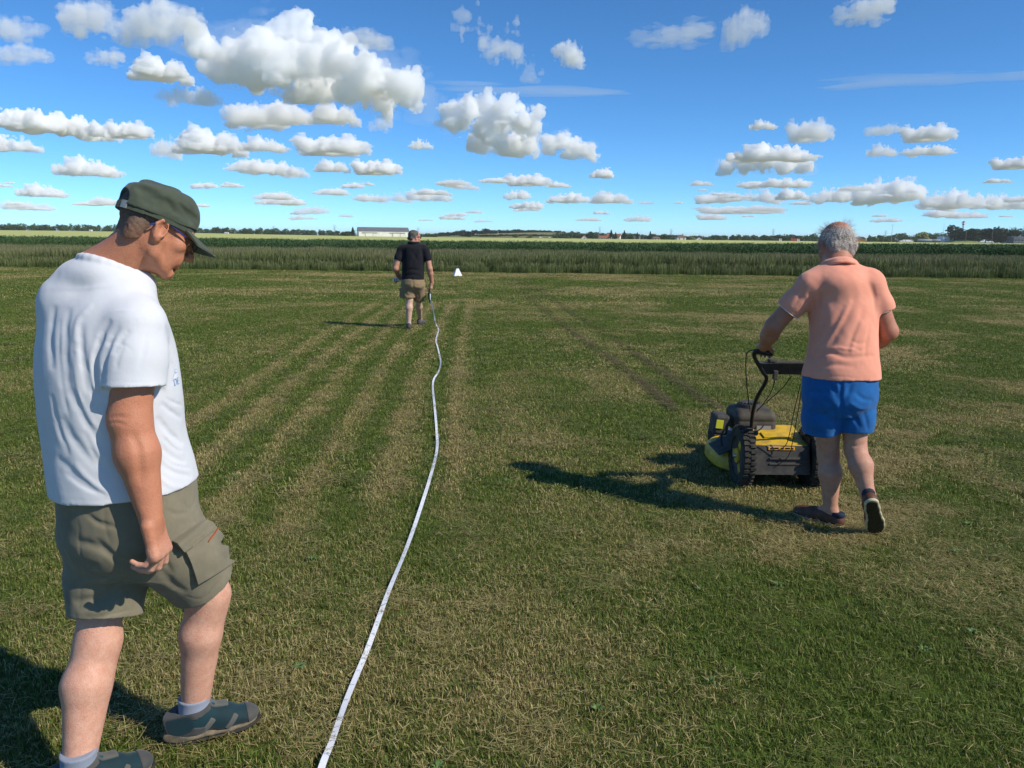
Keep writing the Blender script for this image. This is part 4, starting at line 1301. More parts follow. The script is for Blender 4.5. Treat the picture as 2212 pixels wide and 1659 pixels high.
vehicle('parked_truck', 1708, 1727, 815, 2.9, 'red truck left of the bald head', m_red, m_wpaint)
vehicle('parked_truck', 1950, 1972, 800, 3.0, 'white truck near the willow', m_wpaint, m_wpaint)
vehicle('parked_van', 1944, 1951, 795, 2.3, 'small white van left of the white truck', m_wpaint, m_wpaint, cat='van')
vehicle('tanker_trailer', 1982, 2014, 800, 3.2, 'long blue grey tanker trailer right of the white truck', m_bgrey, None, tank=True, cat='trailer', depth=3.0)
vehicle('tanker_trailer', 2014, 2032, 800, 3.1, 'shorter blue grey tanker trailer left of the white building', m_bgrey, None, tank=True, cat='trailer', depth=3.0)
vehicle('parked_van', 1164, 1172, 830, 2.0, 'white van before the wooded rise, left one', m_wpaint, m_wpaint, cat='van')
vehicle('parked_van', 1185, 1190, 830, 1.9, 'white van before the wooded rise, right one', m_wpaint, m_wpaint, cat='van')
vehicle('parked_van', 195, 200, 700, 2.0, 'tiny white van on the field edge at left', m_wpaint, m_wpaint, cat='van')
vehicle('parked_van', 486, 494, 700, 2.0, 'tiny white van on the field edge right of the cap brim', m_wpaint, m_wpaint, cat='van')
# orange container with red roof
x, W = span(1845, 1868.5, 810); z0 = 0.35
e = empty('cargo_container', (x, 810, z0), R(-12)); L_ = lambda o: (setattr(o, 'matrix_parent_inverse', Matrix()), o)[1]
L_(MB().box((0, 0, 1.45), (W, 3.0, 2.7), bev=.05).build('body', m_orange, e))
L_(MB().box((-0.6, 0, 2.95), (W * .98, 3.1, .35)).build('roof', m_red, e))
for k in range(12):
    L_(MB().box((-W / 2 + W * (k + .5) / 12, -1.53, 1.45), (.22, .1, 2.4)).build('rib', m_red if k < 8 else m_orange, e))
tagit(e, 'orange and red cargo container right of the bald head', 'container')
# white works building and grey hall
house('works_building', 2031, 2053, 510.0, 511.2, 805, 12, 0, 'white works building left of the dark tree clump', m_wpaint, m_corr, 'works buildings', chimney=False)
house('works_building', 2172, 2202, 510.0, 511.4, 780, 12, R(5), 'white works building right of the dark tree clump', m_wpaint, m_corr, 'works buildings', chimney=False, windows=0)
_, hall, (w, d, he, hr) = house('works_building', 2181, 2290, 512.3, 513.2, 765, 10, R(3), 'dark grey hall with strip windows at the right edge', m_corr, m_corr, 'works buildings', chimney=False, windows=0)
for k in range(9):
    o = MB().box((-w + 2.0 + k * 3.1, -d - .05, he * .62), (2.3, .14, 1.0)).build('window', m_glass, hall); o.matrix_parent_inverse = Matrix()
# grassy mound
x, W = span(2047, 2112, 790)
me, gx, gy = grid_mesh('grass_mound', np.linspace(x - W / 2, x + W / 2, 40), np.linspace(775, 805, 16), lambda X, Yv: 0.3 + 3.6 * np.maximum(0, 1 - ((X - x) / (W / 2)) ** 2) ** 0.8 * np.maximum(0, 1 - ((Yv - 790) / 15) ** 2) + 0.25 * fbm(X / 4, Yv / 4, None, 3, 2) - .4, fan=False)
tagit(link('grass_mound', me, mat('mound grass', (0.16, 0.20, 0.06), 0.9, 0.1, noise=(0.5, 4), col2=(0.22, 0.24, 0.09))), kind='structure')

# ---- lamp posts, poles, pylons, mast
def lamp_post(px, ptop, Y, label):
    T = at(px, ptop, Y); z0 = float(terr(T.x, Y))
    e = empty('lamp_post', (T.x, Y, z0)); H = T.z - z0
    L_(MB().tube([(0, 0, 0), (0, 0, H * .5), (0, 0, H)], [.22, .17, .10], 8).build('pole', m_steel, e))
    for s in (-1, 1):
        L_(MB().box((s * .9, 0, H), (1.5, .5, .22), bev=.04).build('lamp_head', m_steel, e))
    tagit(e, label, 'lamp post', 'tall lamp posts by the road')
lamp_post(1847.5, 487.5, 830, 'tall lamp post just right of the bald head')
lamp_post(1928.5, 486, 830, 'tall lamp post midway between the bald head and the dark clump')
lamp_post(2039.7, 484, 830, 'tall lamp post nearest the dark tree clump')
m_pole = mat('pole wood', (0.24, 0.20, 0.16), 0.9, 0.1)
def pole(px, ptop, Y, label):
    T = at(px, ptop, Y); z0 = float(terr(T.x, Y)); H = T.z - z0
    e = empty('utility_pole', (T.x, Y, z0))
    L_(MB().tube([(0, 0, 0), (0, 0, H)], [.2, .13], 8).build('pole', m_pole, e))
    L_(MB().box((0, 0, H - .5), (1.3, .15, .15)).build('crossarm', m_pole, e))
    tagit(e, label, 'utility pole', 'utility poles along the road')
pole(1957.5, 504.5, 790, 'thin utility pole by the white truck')
pole(2088, 499.5, 770, 'utility pole before the left part of the dark clump')
pole(2145, 499.5, 770, 'utility pole before the right part of the dark clump')
def pylon(px, ptop, Y, label):
    T = at(px, ptop, Y); z0 = float(terr(T.x, Y)); H = T.z - z0
    e = empty('power_pylon', (T.x, Y, z0))
    b, t = 3.2, 0.8
    for sx in (-1, 1):
        for sy in (-1, 1):
            L_(MB().tube([(sx * b, sy * b, 0), (sx * t, sy * t, H * .72), (sx * t * 1.7, sy * t, H)], [.28, .22, .2], 5).build('leg', m_steel, e))
    mb = MB()
    for k in range(6):
        z1, z2 = H * .72 * k / 6, H * .72 * (k + 1) / 6
        r1, r2 = b + (t - b) * k / 6, b + (t - b) * (k + 1) / 6
        for sy in (-1, 1):
            mb.tube([(-r1, sy * r1, z1), (r2, sy * r2, z2)], .11, 4); mb.tube([(r1, sy * r1, z1), (-r2, sy * r2, z2)], .11, 4)
    L_(mb.build('lattice', m_steel, e))
    for zz, hw in ((.78, 5.0), (.97, 4.2)):
        L_(MB().box((0, 0, H * zz), (hw * 2, .5, .5)).build('crossarm', m_steel, e))
    tagit(e, label, 'power pylon', 'power pylons on the skyline')
pylon(590.5, 488, 2200, 'faint power pylon above the left wood')
pylon(722.5, 486, 2000, 'power pylon left of the barn')
pylon(903, 492, 2000, 'power pylon close right of the black polo man')
pylon(1296, 490, 2000, 'power pylon above the long red roof')
pylon(1450, 494.5, 2000, 'power pylon left of the white hip roof house')
pylon(1671, 494.5, 2000, 'power pylon left of the bald head')
pylon(1913.5, 498, 2200, 'faint power pylon between the first two lamp posts')
T = at(2082, 477.5, 840); z0 = 0.0
e = empty('radio_mast', (T.x, 840, z0)); H = T.z
L_(MB().tube([(0, 0, 0), (0, 0, H)], [.8, .6], 8).build('mast_tube', m_steel, e))
for k in range(4):
    L_(MB().lathe([(.95, -.55), (1.0, 0), (.95, .55)], (0, 0, H - 1.0 - k * 1.25), (0, 0, 1), 10).build('band', m_red if k % 2 == 0 else m_wpaint, e))
for s in (-1, 1):
    L_(MB().box((s * 1.6, 0, H - 1.6), (.5, .4, 2.6), bev=.05).build('antenna_panel', m_wpaint, e))
tagit(e, 'red and white radio mast rising behind the dark clump', 'mast')
# ------------------------------------------------------------------ people: shared sculpting tools
def V3(v): return np.array([v[0], v[1], v[2]], dtype=float)
def PT(px, py, Y): return V3(at(px, py, Y))
def unit(v):
    v = V3(v); return v / np.linalg.norm(v)
def facing(az, pitch=0.0, roll=0.0):
    """forward, right, up for azimuth (clockwise from +Y) and pitch (down positive), degrees"""
    a, p, r = R(az), R(pitch), R(roll)
    f = np.array([math.sin(a) * math.cos(p), math.cos(a) * math.cos(p), -math.sin(p)])
    r0 = np.array([math.cos(a), -math.sin(a), 0.0]); u0 = np.cross(r0, f)
    return f, r0 * math.cos(r) - u0 * math.sin(r), u0 * math.cos(r) + r0 * math.sin(r)
def field_hit(F, px, py, y0=1.0, y1=30.0):
    """first point of the field's surface seen along the picture ray"""
    d = V3(ray(px, py)); d = d / d[1]
    # limit to the field's own depth range
    ya, yb = F.lo[1], F.lo[1] + F.h * (F.n[1] - 1)
    ts = np.arange(ya, yb, F.h * 0.5)
    Pp = np.array([0, 0, CAM_H]) + ts[:, None] * d
    I = np.round((Pp - F.lo) / F.h).astype(int)
    ok = ((I >= 0) & (I < F.n)).all(1)
    vals = np.full(len(ts), 1.0); J = I[ok]
    vals[ok] = F.d[J[:, 0], J[:, 1], J[:, 2]]
    k = np.nonzero(vals < 0)[0]
    if len(k) == 0: return None
    return Pp[k[0]]
def pgroove(F, pix, w, depth, taper=True, sub=5):
    """crease given by picture points, pressed where the picture ray meets the surface"""
    sm = smooth_path([(x, y, 0) for x, y in pix], sub)
    pts = [field_hit(F, p.x, p.y) for p in sm]
    pts = [p for p in pts if p is not None]
    if len(pts) >= 2: F.groove(pts, w, depth, taper)
def field_normal(F, p):
    i = np.clip(np.round((p - F.lo) / F.h).astype(int), 2, F.n - 3)
    g = np.array([F.d[i[0] + 2, i[1], i[2]] - F.d[i[0] - 2, i[1], i[2]], F.d[i[0], i[1] + 2, i[2]] - F.d[i[0], i[1] - 2, i[2]], F.d[i[0], i[1], i[2] + 2] - F.d[i[0], i[1], i[2] - 2]])
    return g / max(np.linalg.norm(g), 1e-9)

def head_sculpt(F, C, fr, s=1.0, ear=True, neck_to=None, neck_r=(0.058, 0.066)):
    f, r, u = fr
    L = lambda x, y, z: C + (r * x + f * y + u * z) * s
    ax = (r, f, u)
    e = lambda c, rad, k=0.02, op='add', axx=ax: F.ell(L(*c), [q * s for q in rad], axx, k * s, op)
    sg = lambda a, b, ra, rb=None, k=0.012, op='add': F.seg(L(*a), L(*b), ra * s, (rb or ra) * s, k * s, op)
    e((0, -0.014, 0.045), (0.078, 0.103, 0.084), 0.0)
    e((0, 0.045, 0.050), (0.064, 0.050, 0.056), 0.03)
    e((0, 0.040, -0.020), (0.064, 0.058, 0.078), 0.03)
    e((0, 0.044, -0.070), (0.050, 0.046, 0.042), 0.03)
    e((0, 0.086, -0.097), (0.021, 0.017, 0.017), 0.022)
    for q in (-1, 1):
        sg((q * .060, 0.002, -.028), (q * .053, .008, -.066), .017, .015, .02)
        sg((q * .053, .008, -.066), (q * .022, .078, -.100), .015, .014, .02)
        e((q * .049, .064, -.014), (.021, .020, .017), .022)
        e((q * .033, .100, .012), (.020, .015, .012), .010, 'sub')
        e((q * .032, .084, .011), (.0135, .0125, .0115), .004)
        sg((q * .012, .094, .033), (q * .046, .080, .031), .011, .009, .014)
        e((q * .0125, .110, -.030), (.010, .011, .009), .007)
        e((q * .0085, .113, -.039), (.0045, .006, .005), .003, 'sub')
        e((q * .036, .082, -.050), (.016, .016, .022), .02)
    sg((0, .097, .026), (0, .125, -.020), .0085, .0115, .012)
    e((0, .124, -.024), (.0125, .012, .0105), .008)
    sg((-.017, .094, -.058), (.017, .094, -.058), .009, .009, .010)
    sg((-.014, .095, -.069), (.014, .095, -.069), .009, .009, .010)
    e((0, .100, -.0635), (.026, .010, .0016), .002, 'sub')
    sg((-.02, .088, -.081), (.02, .088, -.081), .007, .007, .008, 'sub')
    if ear:
        for q in (-1, 1):
            a = unit(r * q * 0.93 - f * 0.36); b = unit(np.cross(u, a)); b = b if b @ f > 0 else -b
            ea = (a, b, u)
            c = (q * .084, -.012, .002)
            e(c, (.008, .021, .034), .006, 'add', ea)
            e((q * .092, -.008, .004), (.010, .012, .021), .004, 'sub', ea)
            sg((q * .088, -.030, .010), (q * .089, -.020, .027), .0042, .0042, .005)
            sg((q * .089, -.020, .027), (q * .084, .000, .026), .0042, .0042, .005)
            sg((q * .088, -.030, .010), (q * .084, -.018, -.026), .0045, .006, .004)
            e((q * .081, .004, -.004), (.008, .006, .009), .005)
            e((q * .080, -.008, -.030), (.008, .010, .010), .006)
    if neck_to is not None:
        F.seg(L(0, -0.026, -0.030), neck_to, neck_r[0] * s, neck_r[1] * s, 0.03 * s)
    return L

def hand_sculpt(F, W, d, nrm, thumb_side, curls, thumb=(0.5, 0.5), s=1.0, spread=0.06, k=0.004):
    """wrist W, direction d to the knuckles, back-of-hand normal nrm, unit vector towards the thumb"""
    d = unit(d); nrm = unit(V3(nrm) - d * (V3(nrm) @ d)); t = unit(np.cross(d, nrm))
    if t @ V3(thumb_side) < 0: t = -t
    F.seg(W - d * .02, W + d * .02, .029 * s, .031 * s, .012, n=nrm, s=0.72)
    F.rbox(W + d * .052 * s, (.040 * s, .050 * s, .015 * s), (t, d, nrm), .014 * s, .012)
    F.rbox(W + d * .085 * s, (.043 * s, .020 * s, .013 * s), (t, d, nrm), .012 * s, .010)
    offs = (.0335, .0115, -.0110, -.0325); lens = (.072, .080, .075, .058); rad = (.0086, .0089, .0085, .0076)
    tips = []
    for i in range(4):
        p = W + d * (.096 - (0.003 if i == 0 else 0.010 if i == 3 else 0)) * s + t * offs[i] * s
        dd = unit(d + t * spread * (1.5 - i) * 0.6)
        ang = 0
        F.ell(p + nrm * .003 * s, (.0115 * s,) * 3, None, .006)
        for j, fr_ in enumerate((.46, .30, .24)):
            ang += curls[i][j]
            v = dd * math.cos(ang) - nrm * math.sin(ang)
            q = p + v * lens[i] * fr_ * 1.15 * s
            ra = rad[i] * s * (1 - 0.06 * j)
            F.seg(p, q, ra, ra * 0.94, k)
            p = q
        tips.append(p)
    b0 = W + d * .022 * s + t * .030 * s - nrm * .006 * s
    v1 = unit(d * 0.75 + t * 0.62 - nrm * thumb[0] * 0.8)
    b1 = b0 + v1 * .043 * s
    v2 = unit(d * 0.9 + t * 0.12 * (1 - thumb[1]) - nrm * thumb[1] - t * thumb[1] * 0.5)
    b2 = b1 + v2 * .030 * s; b3 = b2 + unit(v2 - nrm * .25) * .022 * s
    F.seg(b0, b1, .0165 * s, .0125 * s, .010); F.seg(b1, b2, .0120 * s, .0108 * s, k); F.seg(b2, b3, .0108 * s, .0092 * s, k)
    return tips

def skin_mat(name, dark, pale):
    """'tan' on the mesh says how weathered the skin is there"""
    m = bpy.data.materials.new(name); m.use_nodes = True
    nt = m.node_tree; b = nt.nodes['Principled BSDF']
    geo = nt.nodes.new('ShaderNodeNewGeometry')
    t1 = nt.nodes.new('ShaderNodeTexNoise'); t1.inputs['Scale'].default_value = 34; t1.inputs['Detail'].default_value = 8; t1.inputs['Roughness'].default_value = 0.72
    t2 = nt.nodes.new('ShaderNodeTexNoise'); t2.inputs['Scale'].default_value = 260; t2.inputs['Detail'].default_value = 3
    for t in (t1, t2): nt.links.new(geo.outputs['Position'], t.inputs['Vector'])
    tan = attr_node(nt, 'tan').outputs['Fac']
    c = mixcol(nt, tan, pale, dark)
    r = nt.nodes.new('ShaderNodeMapRange'); r.inputs[1].default_value = 0.35; r.inputs[2].default_value = 0.7; r.inputs[4].default_value = 0.5
    nt.links.new(t1.outputs['Fac'], r.inputs[0])
    c = mixcol(nt, r.outputs[0], c, tuple(v * w for v, w in zip(dark, (0.82, 0.66, 0.60))))
    r2_ = nt.nodes.new('ShaderNodeMapRange'); r2_.inputs[1].default_value = 0.5; r2_.inputs[2].default_value = 0.75; r2_.inputs[4].default_value = 0.30
    nt.links.new(t2.outputs['Fac'], r2_.inputs[0])
    c = mixcol(nt, r2_.outputs[0], c, tuple(v * 0.45 for v in dark))
    nt.links.new(c, b.inputs['Base Color'])
    b.inputs['Roughness'].default_value = 0.52; b.inputs['Specular IOR Level'].default_value = 0.32
    b.inputs['Subsurface Weight'].default_value = 0.12
    b.inputs['Subsurface Radius'].default_value = (0.012, 0.004, 0.002)
    b.inputs['Subsurface Scale'].default_value = 0.6
    bp = nt.nodes.new('ShaderNodeBump'); bp.inputs['Strength'].default_value = 0.5; bp.inputs['Distance'].default_value = 0.0022
    nt.links.new(math_node(nt, 'ADD', t2.outputs['Fac'], math_node(nt, 'MULTIPLY', t1.outputs['Fac'], 2.0)), bp.inputs['Height'])
    nt.links.new(bp.outputs[0], b.inputs['Normal'])
    return m
def cloth_mat(name, col, col2=None, rough=0.85, weave=420, wear=9, sheen=0.15, bump=0.25):
    m = bpy.data.materials.new(name); m.use_nodes = True
    nt = m.node_tree; b = nt.nodes['Principled BSDF']
    geo = nt.nodes.new('ShaderNodeNewGeometry')
    t1 = nt.nodes.new('ShaderNodeTexNoise'); t1.inputs['Scale'].default_value = wear; t1.inputs['Detail'].default_value = 6; t1.inputs['Roughness'].default_value = 0.65
    t2 = nt.nodes.new('ShaderNodeTexNoise'); t2.inputs['Scale'].default_value = weave; t2.inputs['Detail'].default_value = 2
    t3 = nt.nodes.new('ShaderNodeTexNoise'); t3.inputs['Scale'].default_value = 26; t3.inputs['Detail'].default_value = 4
    for t in (t1, t2, t3): nt.links.new(geo.outputs['Position'], t.inputs['Vector'])
    r = nt.nodes.new('ShaderNodeMapRange'); r.inputs[1].default_value = 0.35; r.inputs[2].default_value = 0.68
    nt.links.new(t1.outputs['Fac'], r.inputs[0])
    nt.links.new(mixcol(nt, r.outputs[0], col, col2 or tuple(c * 0.86 for c in col)), b.inputs['Base Color'])
    b.inputs['Roughness'].default_value = rough; b.inputs['Specular IOR Level'].default_value = 0.15
    b.inputs['Sheen Weight'].default_value = sheen
    bp = nt.nodes.new('ShaderNodeBump'); bp.inputs['Strength'].default_value = bump; bp.inputs['Distance'].default_value = 0.003
    nt.links.new(math_node(nt, 'ADD', math_node(nt, 'MULTIPLY', t2.outputs['Fac'], 0.35), math_node(nt, 'MULTIPLY', t3.outputs['Fac'], 1.6)), bp.inputs['Height'])
    nt.links.new(bp.outputs[0], b.inputs['Normal'])
    return m
def person(name_mesh_field, fn_tan, m_skin, label, root_loc, group=None, relax=2):
    me = name_mesh_field.mesh('person', relax)
    co = np.empty(len(me.vertices) * 3, np.float32); me.vertices.foreach_get('co', co); co = co.reshape(-1, 3)
    set_attr(me, 'tan', fn_tan(co))
    co = co - np.asarray(root_loc, np.float32)
    me.vertices.foreach_set('co', co.ravel()); me.update()
    me.materials.append(m_skin)
    o = link('person', me)
    o.location = root_loc
    return tagit(o, label, 'person', group)
def wear(name, F_or_me, mt, parent, relax=2):
    me = F_or_me.mesh(name, relax) if isinstance(F_or_me, Field) else F_or_me
    return link(name, me, mt, parent)
def islands_keep_large(F):
    pass
# ------------------------------------------------------------------ the man at the left: green cap, white T-shirt, cargo shorts
m_skinA = skin_mat('tanned skin', (0.53, 0.225, 0.130), (0.66, 0.375, 0.27))
m_tee = cloth_mat('white cotton', (0.63, 0.64, 0.67), (0.59, 0.60, 0.64), 0.9)
m_cargo = cloth_mat('olive grey canvas', (0.215, 0.190, 0.130), (0.165, 0.146, 0.100), 0.85, wear=14)
m_capc = cloth_mat('dark green canvas', (0.074, 0.088, 0.062), (0.054, 0.066, 0.046), 0.85, wear=22)
m_sock = cloth_mat('grey blue sock', (0.26, 0.29, 0.36), None, 0.95)

A_T = facing(40)                     # torso
fT, rT, uT = A_T
BASE = (-1.20, 2.30, 0.0)
def shirt_sections(grow=0.0):
    rows = [(206, 622, .150, .095), (213, 652, .188, .125), (223, 705, .208, .164), (232, 780, .212, .186), (241, 860, .210, .192), (250, 945, .204, .192), (266, 1020, .205, .204), (282, 1100, .212, .212), (290, 1140, .212, .212)]
    pts = [PT(x, y, 2.33) for x, y, a, b in rows]
    return pts, [a + grow for x, y, a, b in rows], [b + grow for x, y, a, b in rows]
# joints
shR, elR, wrR = PT(296, 705, 2.21), PT(280, 905, 2.165), PT(326, 1118, 2.13)
shL, elL, wrL = PT(150, 690, 2.46), PT(165, 900, 2.53), PT(235, 1090, 2.56)
footR_h, footR_t = V3(gnd(392, 1614)), V3(gnd(545, 1572))
dR = unit(footR_t - footR_h); footL_h = V3(gnd(140, 1750)); dL = unit(np.array([0.76, 0.65, 0.0])); footL_t = footL_h + dL * 0.25
anR = footR_h + dR * .048 + np.array([0, 0, .115]); anL = footL_h + dL * .048 + np.array([0, 0, .115])
hipR, knR = PT(322, 1120, 2.27), PT(450, 1285, float(anR[1]) + .02)
hipL, knL = PT(232, 1120, 2.36), PT(212, 1385, 2.25)
headF = facing(49, 29)
headC = PT(335, 500, 2.345)
neckB = PT(238, 600, 2.335)

# ---- body
F = Field((-1.60, 1.96, -0.02), (-0.80, 2.74, 1.86), 0.0034)
hf, hr, hu = headF
HS = 0.95
HL = head_sculpt(F, headC, headF, HS, True, neckB, (0.062, 0.074))
pgroove(F, [(391, 562), (383, 572), (374, 583), (366, 590)], .004, .003); pgroove(F, [(371, 590), (366, 594), (360, 597)], .003, .002); pgroove(F, [(350, 540), (357, 560), (352, 582)], .007, .003); pgroove(F, [(312, 575), (316, 590), (313, 602)], .005, .003)
F.seg(PT(285, 545, 2.33), PT(212, 590, 2.33), 0.056, 0.07, 0.03)
for (a, b) in (((318, 540), (283, 600)), ((305, 535), (262, 592))):      # cords of the neck
    pgroove(F, [a, ((a[0] + b[0]) / 2 + 6, (a[1] + b[1]) / 2), b], 0.006, 0.0035)
sp, sa, sb = shirt_sections(-0.042)
F.loft(sp, sa, sb, rT, fT, 0.02)
F.chain([shR, elR], [0.060, 0.056], 0.03)
F.seg(elR, elR + (wrR - elR) * .35, 0.055, 0.059, 0.02)
F.seg(elR + (wrR - elR) * .35, wrR, 0.058, 0.032, 0.02)
F.chain([shL, elL, wrL], [0.060, 0.052, 0.034], 0.03)
pgroove(F, [(236, 903), (255, 900), (280, 903)], 0.006, 0.004); pgroove(F, [(234, 915), (252, 913), (272, 918)], 0.005, 0.003)
pgroove(F, [(285, 935), (297, 965), (303, 1010), (307, 1045)], 0.012, 0.006)
# right hand: half closed, fingers folded back
hdR = unit(PT(344, 1188, 2.13) - wrR)
nR = unit(rT * 0.80 + fT * 0.62 + np.array([0, 0, .1]))
hand_sculpt(F, wrR, hdR, nR, -fT * 0.3 + rT * 0.2 + np.array([0, 0, -.2]) + fT * 1.2, [(0.36, 0.75, 0.5), (0.50, 0.85, 0.5), (0.68, 0.95, 0.55), (0.85, 0.9, 0.5)], (0.6, 0.6), 1.14, spread=0.10, k=0.002)
hand_sculpt(F, wrL, unit(np.array([.1, .05, -1])), -rT, fT, [(0.4, 0.5, 0.3)] * 4, (0.4, 0.4), 1.0)
# legs
F.chain([hipR, knR], [0.070, 0.062], 0.03)
F.seg(knR, knR + (anR - knR) * .1, 0.062, 0.058, 0.02)
cal = knR + (anR - knR) * .32
F.chain([knR, cal - fT * .013, anR - fT * .008], [0.057, 0.060, 0.036], 0.03)
F.chain([knR + fT * .012, anR + fT * .008], [0.048, 0.034], 0.02)
F.chain([hipL, knL], [0.070, 0.062], 0.03)
cal = knL + (anL - knL) * .33
F.chain([knL - fT * .008, cal - fT * .020, anL - fT * .01], [0.054, 0.062, 0.035], 0.03)
F.chain([knL + fT * .020, anL + fT * .008], [0.048, 0.033], 0.02)
for h_, t_, an in ((footR_h, footR_t, anR), (footL_h, footL_t, anL)):
    F.seg(an, h_ + (t_ - h_) * .08 + np.array([0, 0, .06]) , 0.034, 0.026, 0.02)
    F.seg(an, t_ + (h_ - t_) * .35 + np.array([0, 0, .045]), 0.032, 0.022, 0.02)
def tanA(co):
    z = co[:, 2]
    return np.clip(sstep(0.72, 0.86, z), 0, 1)
manA = person(F, tanA, m_skinA, 'man in green cap and white T-shirt looking down at the tape', BASE, 'men measuring and mowing the airstrip')

# ---- T-shirt
F = Field((-1.72, 1.95, 0.82), (-0.78, 2.80, 1.62), 0.004)
sp, sa, sb = shirt_sections()
F.loft(sp, sa, sb, rT, fT, 0.02)
F.seg(PT(165, 672, 2.40), PT(288, 696, 2.24), 0.070, 0.078, 0.05)                     # shoulder line
F.ell(PT(160, 655, 2.30), (.095, .085, .085), None, 0.05)                             # rounded upper back
F.ell(PT(208, 618, 2.33), (.085, .085, .070), None, 0.04)
F.ell(PT(262, 632, 2.30), (.085, .085, .060), None, 0.04)
F.ell(PT(205, 600, 2.33), (.092, .092, .062), None, 0.03)
F.ell(PT(258, 612, 2.33), (.092, .088, .058), None, 0.03)
F.ell(PT(213, 594, 2.275), (.080, .060, .050), None, 0.03)
slv = unit(elR - shR); slv_end = PT(291, 832, 2.17)
G = F.like()
G.chain([shR, PT(292, 770, 2.195), PT(288, 880, 2.16)], [0.074, 0.079, 0.084], 0.03)
G.clip(slv_end, slv + fT * .10)
F.merge(G, 0.03)
slL = unit(elL - shL)
G = F.like(); G.chain([shL, shL + slL * .2], [0.075, 0.080], 0.03); F.merge(G, 0.03)
zh = PT(250, 1091, 2.14)[2]
F.clip((-1.2, 0, zh), (0.03, 0.0, -1))
# neck opening
c0 = PT(252, 583, 2.335)
nk = unit(np.array([0, 0, .92]) + fT * .40)
F.ell(c0 + nk * .052, (.070, .088, .048), (unit(np.cross(nk, np.array([0, 0, 1.0]))), unit(np.cross(nk, np.cross(nk, np.array([0, 0, 1.0])))), nk), 0.004, 'sub')
# collar rib
ring = []
c0 = PT(252, 583, 2.335); x_ = unit(np.cross(nk, np.array([0, 0, 1.0]))); y_ = unit(np.cross(nk, x_))
for k in range(25):
    a = 2 * math.pi * k / 24
    ring.append(c0 + (x_ * math.cos(a) * 0.080 + y_ * math.sin(a) * 0.098))
for a, b in zip(ring[:-1], ring[1:]): F.seg(a, b, 0.0095, 0.0095, 0.012)
# folds
for pix, w, dp in [
    ([(300, 610), (322, 650), (345, 690), (350, 720)], .006, .003), ([(225, 690), (250, 672), (290, 668)], .008, -.004),
    ([(118, 660), (108, 720), (112, 800)], .016, .010), ([(150, 665), (140, 720), (142, 800), (150, 860)], .018, .012), ([(175, 700), (178, 770), (190, 850)], .016, .011),
    ([(240, 690), (215, 740), (205, 800), (215, 860)], .015, .012), ([(258, 705), (238, 740), (226, 790), (226, 850)], .013, .012), ([(280, 715), (262, 735), (245, 765)], .011, .008),
    ([(200, 660), (170, 690), (160, 740)], .015, -.008), ([(170, 730), (166, 800), (180, 870), (205, 930)], .014, -.009), ([(212, 720), (196, 790), (204, 850)], .010, -.006),
    ([(132, 900), (165, 960), (215, 1015)], .020, .010), ([(150, 840), (190, 920), (238, 985)], .018, .011), ([(122, 985), (165, 1030), (210, 1060)], .018, .008), ([(160, 1000), (200, 1045), (250, 1070)], .014, -.006),
    ([(345, 870), (370, 890), (392, 905)], .012, .009), ([(338, 900), (365, 935), (395, 960)], .014, .010), ([(342, 960), (370, 985), (402, 1000)], .013, .008), ([(345, 1000), (375, 1020), (415, 1030)], .012, .007),
    ([(350, 930), (372, 960), (400, 982)], .010, -.006), ([(345, 1030), (370, 1050), (405, 1052)], .010, -.005), ([(358, 700), (366, 760), (360, 830)], .010, .010), ([(368, 780), (380, 800), (372, 830)], .008, .006),
    ([(228, 822), (290, 826), (352, 826)], .0035, .0022), ([(122, 1076), (200, 1082), (290, 1078), (350, 1070), (428, 1028)], .0035, .0022),
    ([(240, 740), (262, 742), (290, 760)], .004, .003), ([(252, 690), (262, 700), (310, 690), (340, 705)], .003, .0022),
    ([(128, 690), (126, 760), (134, 840), (150, 910)], .010, .007), ([(160, 760), (172, 840), (196, 910)], .009, .008), ([(188, 780), (200, 850), (224, 905)], .008, .008), ([(230, 720), (214, 770), (212, 820), (224, 870)], .007, .008),
    ([(110, 850), (125, 920), (150, 985)], .012, .007), ([(180, 930), (205, 985), (240, 1030)], .012, .007), ([(140, 1020), (180, 1050), (225, 1068)], .010, .006), ([(355, 860), (380, 872), (396, 876)], .007, .006), ([(352, 945), (378, 968), (402, 978)], .006, .006), ([(350, 985), (380, 1006), (415, 1012)], .006, .005),
    ([(300, 800), (310, 760), (318, 720)], .012, .005), ([(250, 800), (256, 770), (270, 740)], .010, .005)]:
    pgroove(F, pix, w * .62, dp * .60)
def _wr(X, Y, Z):
    n = fbm(X * 9 + Z * 3, Y * 9, Z * 4.5, 3, 21) - 0.5
    return (n * 0.010).astype(np.float32)
F.warp(_wr)
FT = F
tee = wear('t_shirt', F, m_tee, manA)
m_print = mat('pale blue print', (0.30, 0.47, 0.72), 0.8, 0.1)
cu_ = bpy.data.curves.new('t', 'FONT'); cu_.body = 'DE'; cu_.size = 0.030; cu_.align_x = 'RIGHT'
to_ = bpy.data.objects.new('t', cu_); COL.objects.link(to_)
pm_ = bpy.data.meshes.new_from_object(to_.evaluated_get(bpy.context.evaluated_depsgraph_get())); bpy.data.objects.remove(to_)
pm_.materials.clear(); pm_.materials.append(m_print)
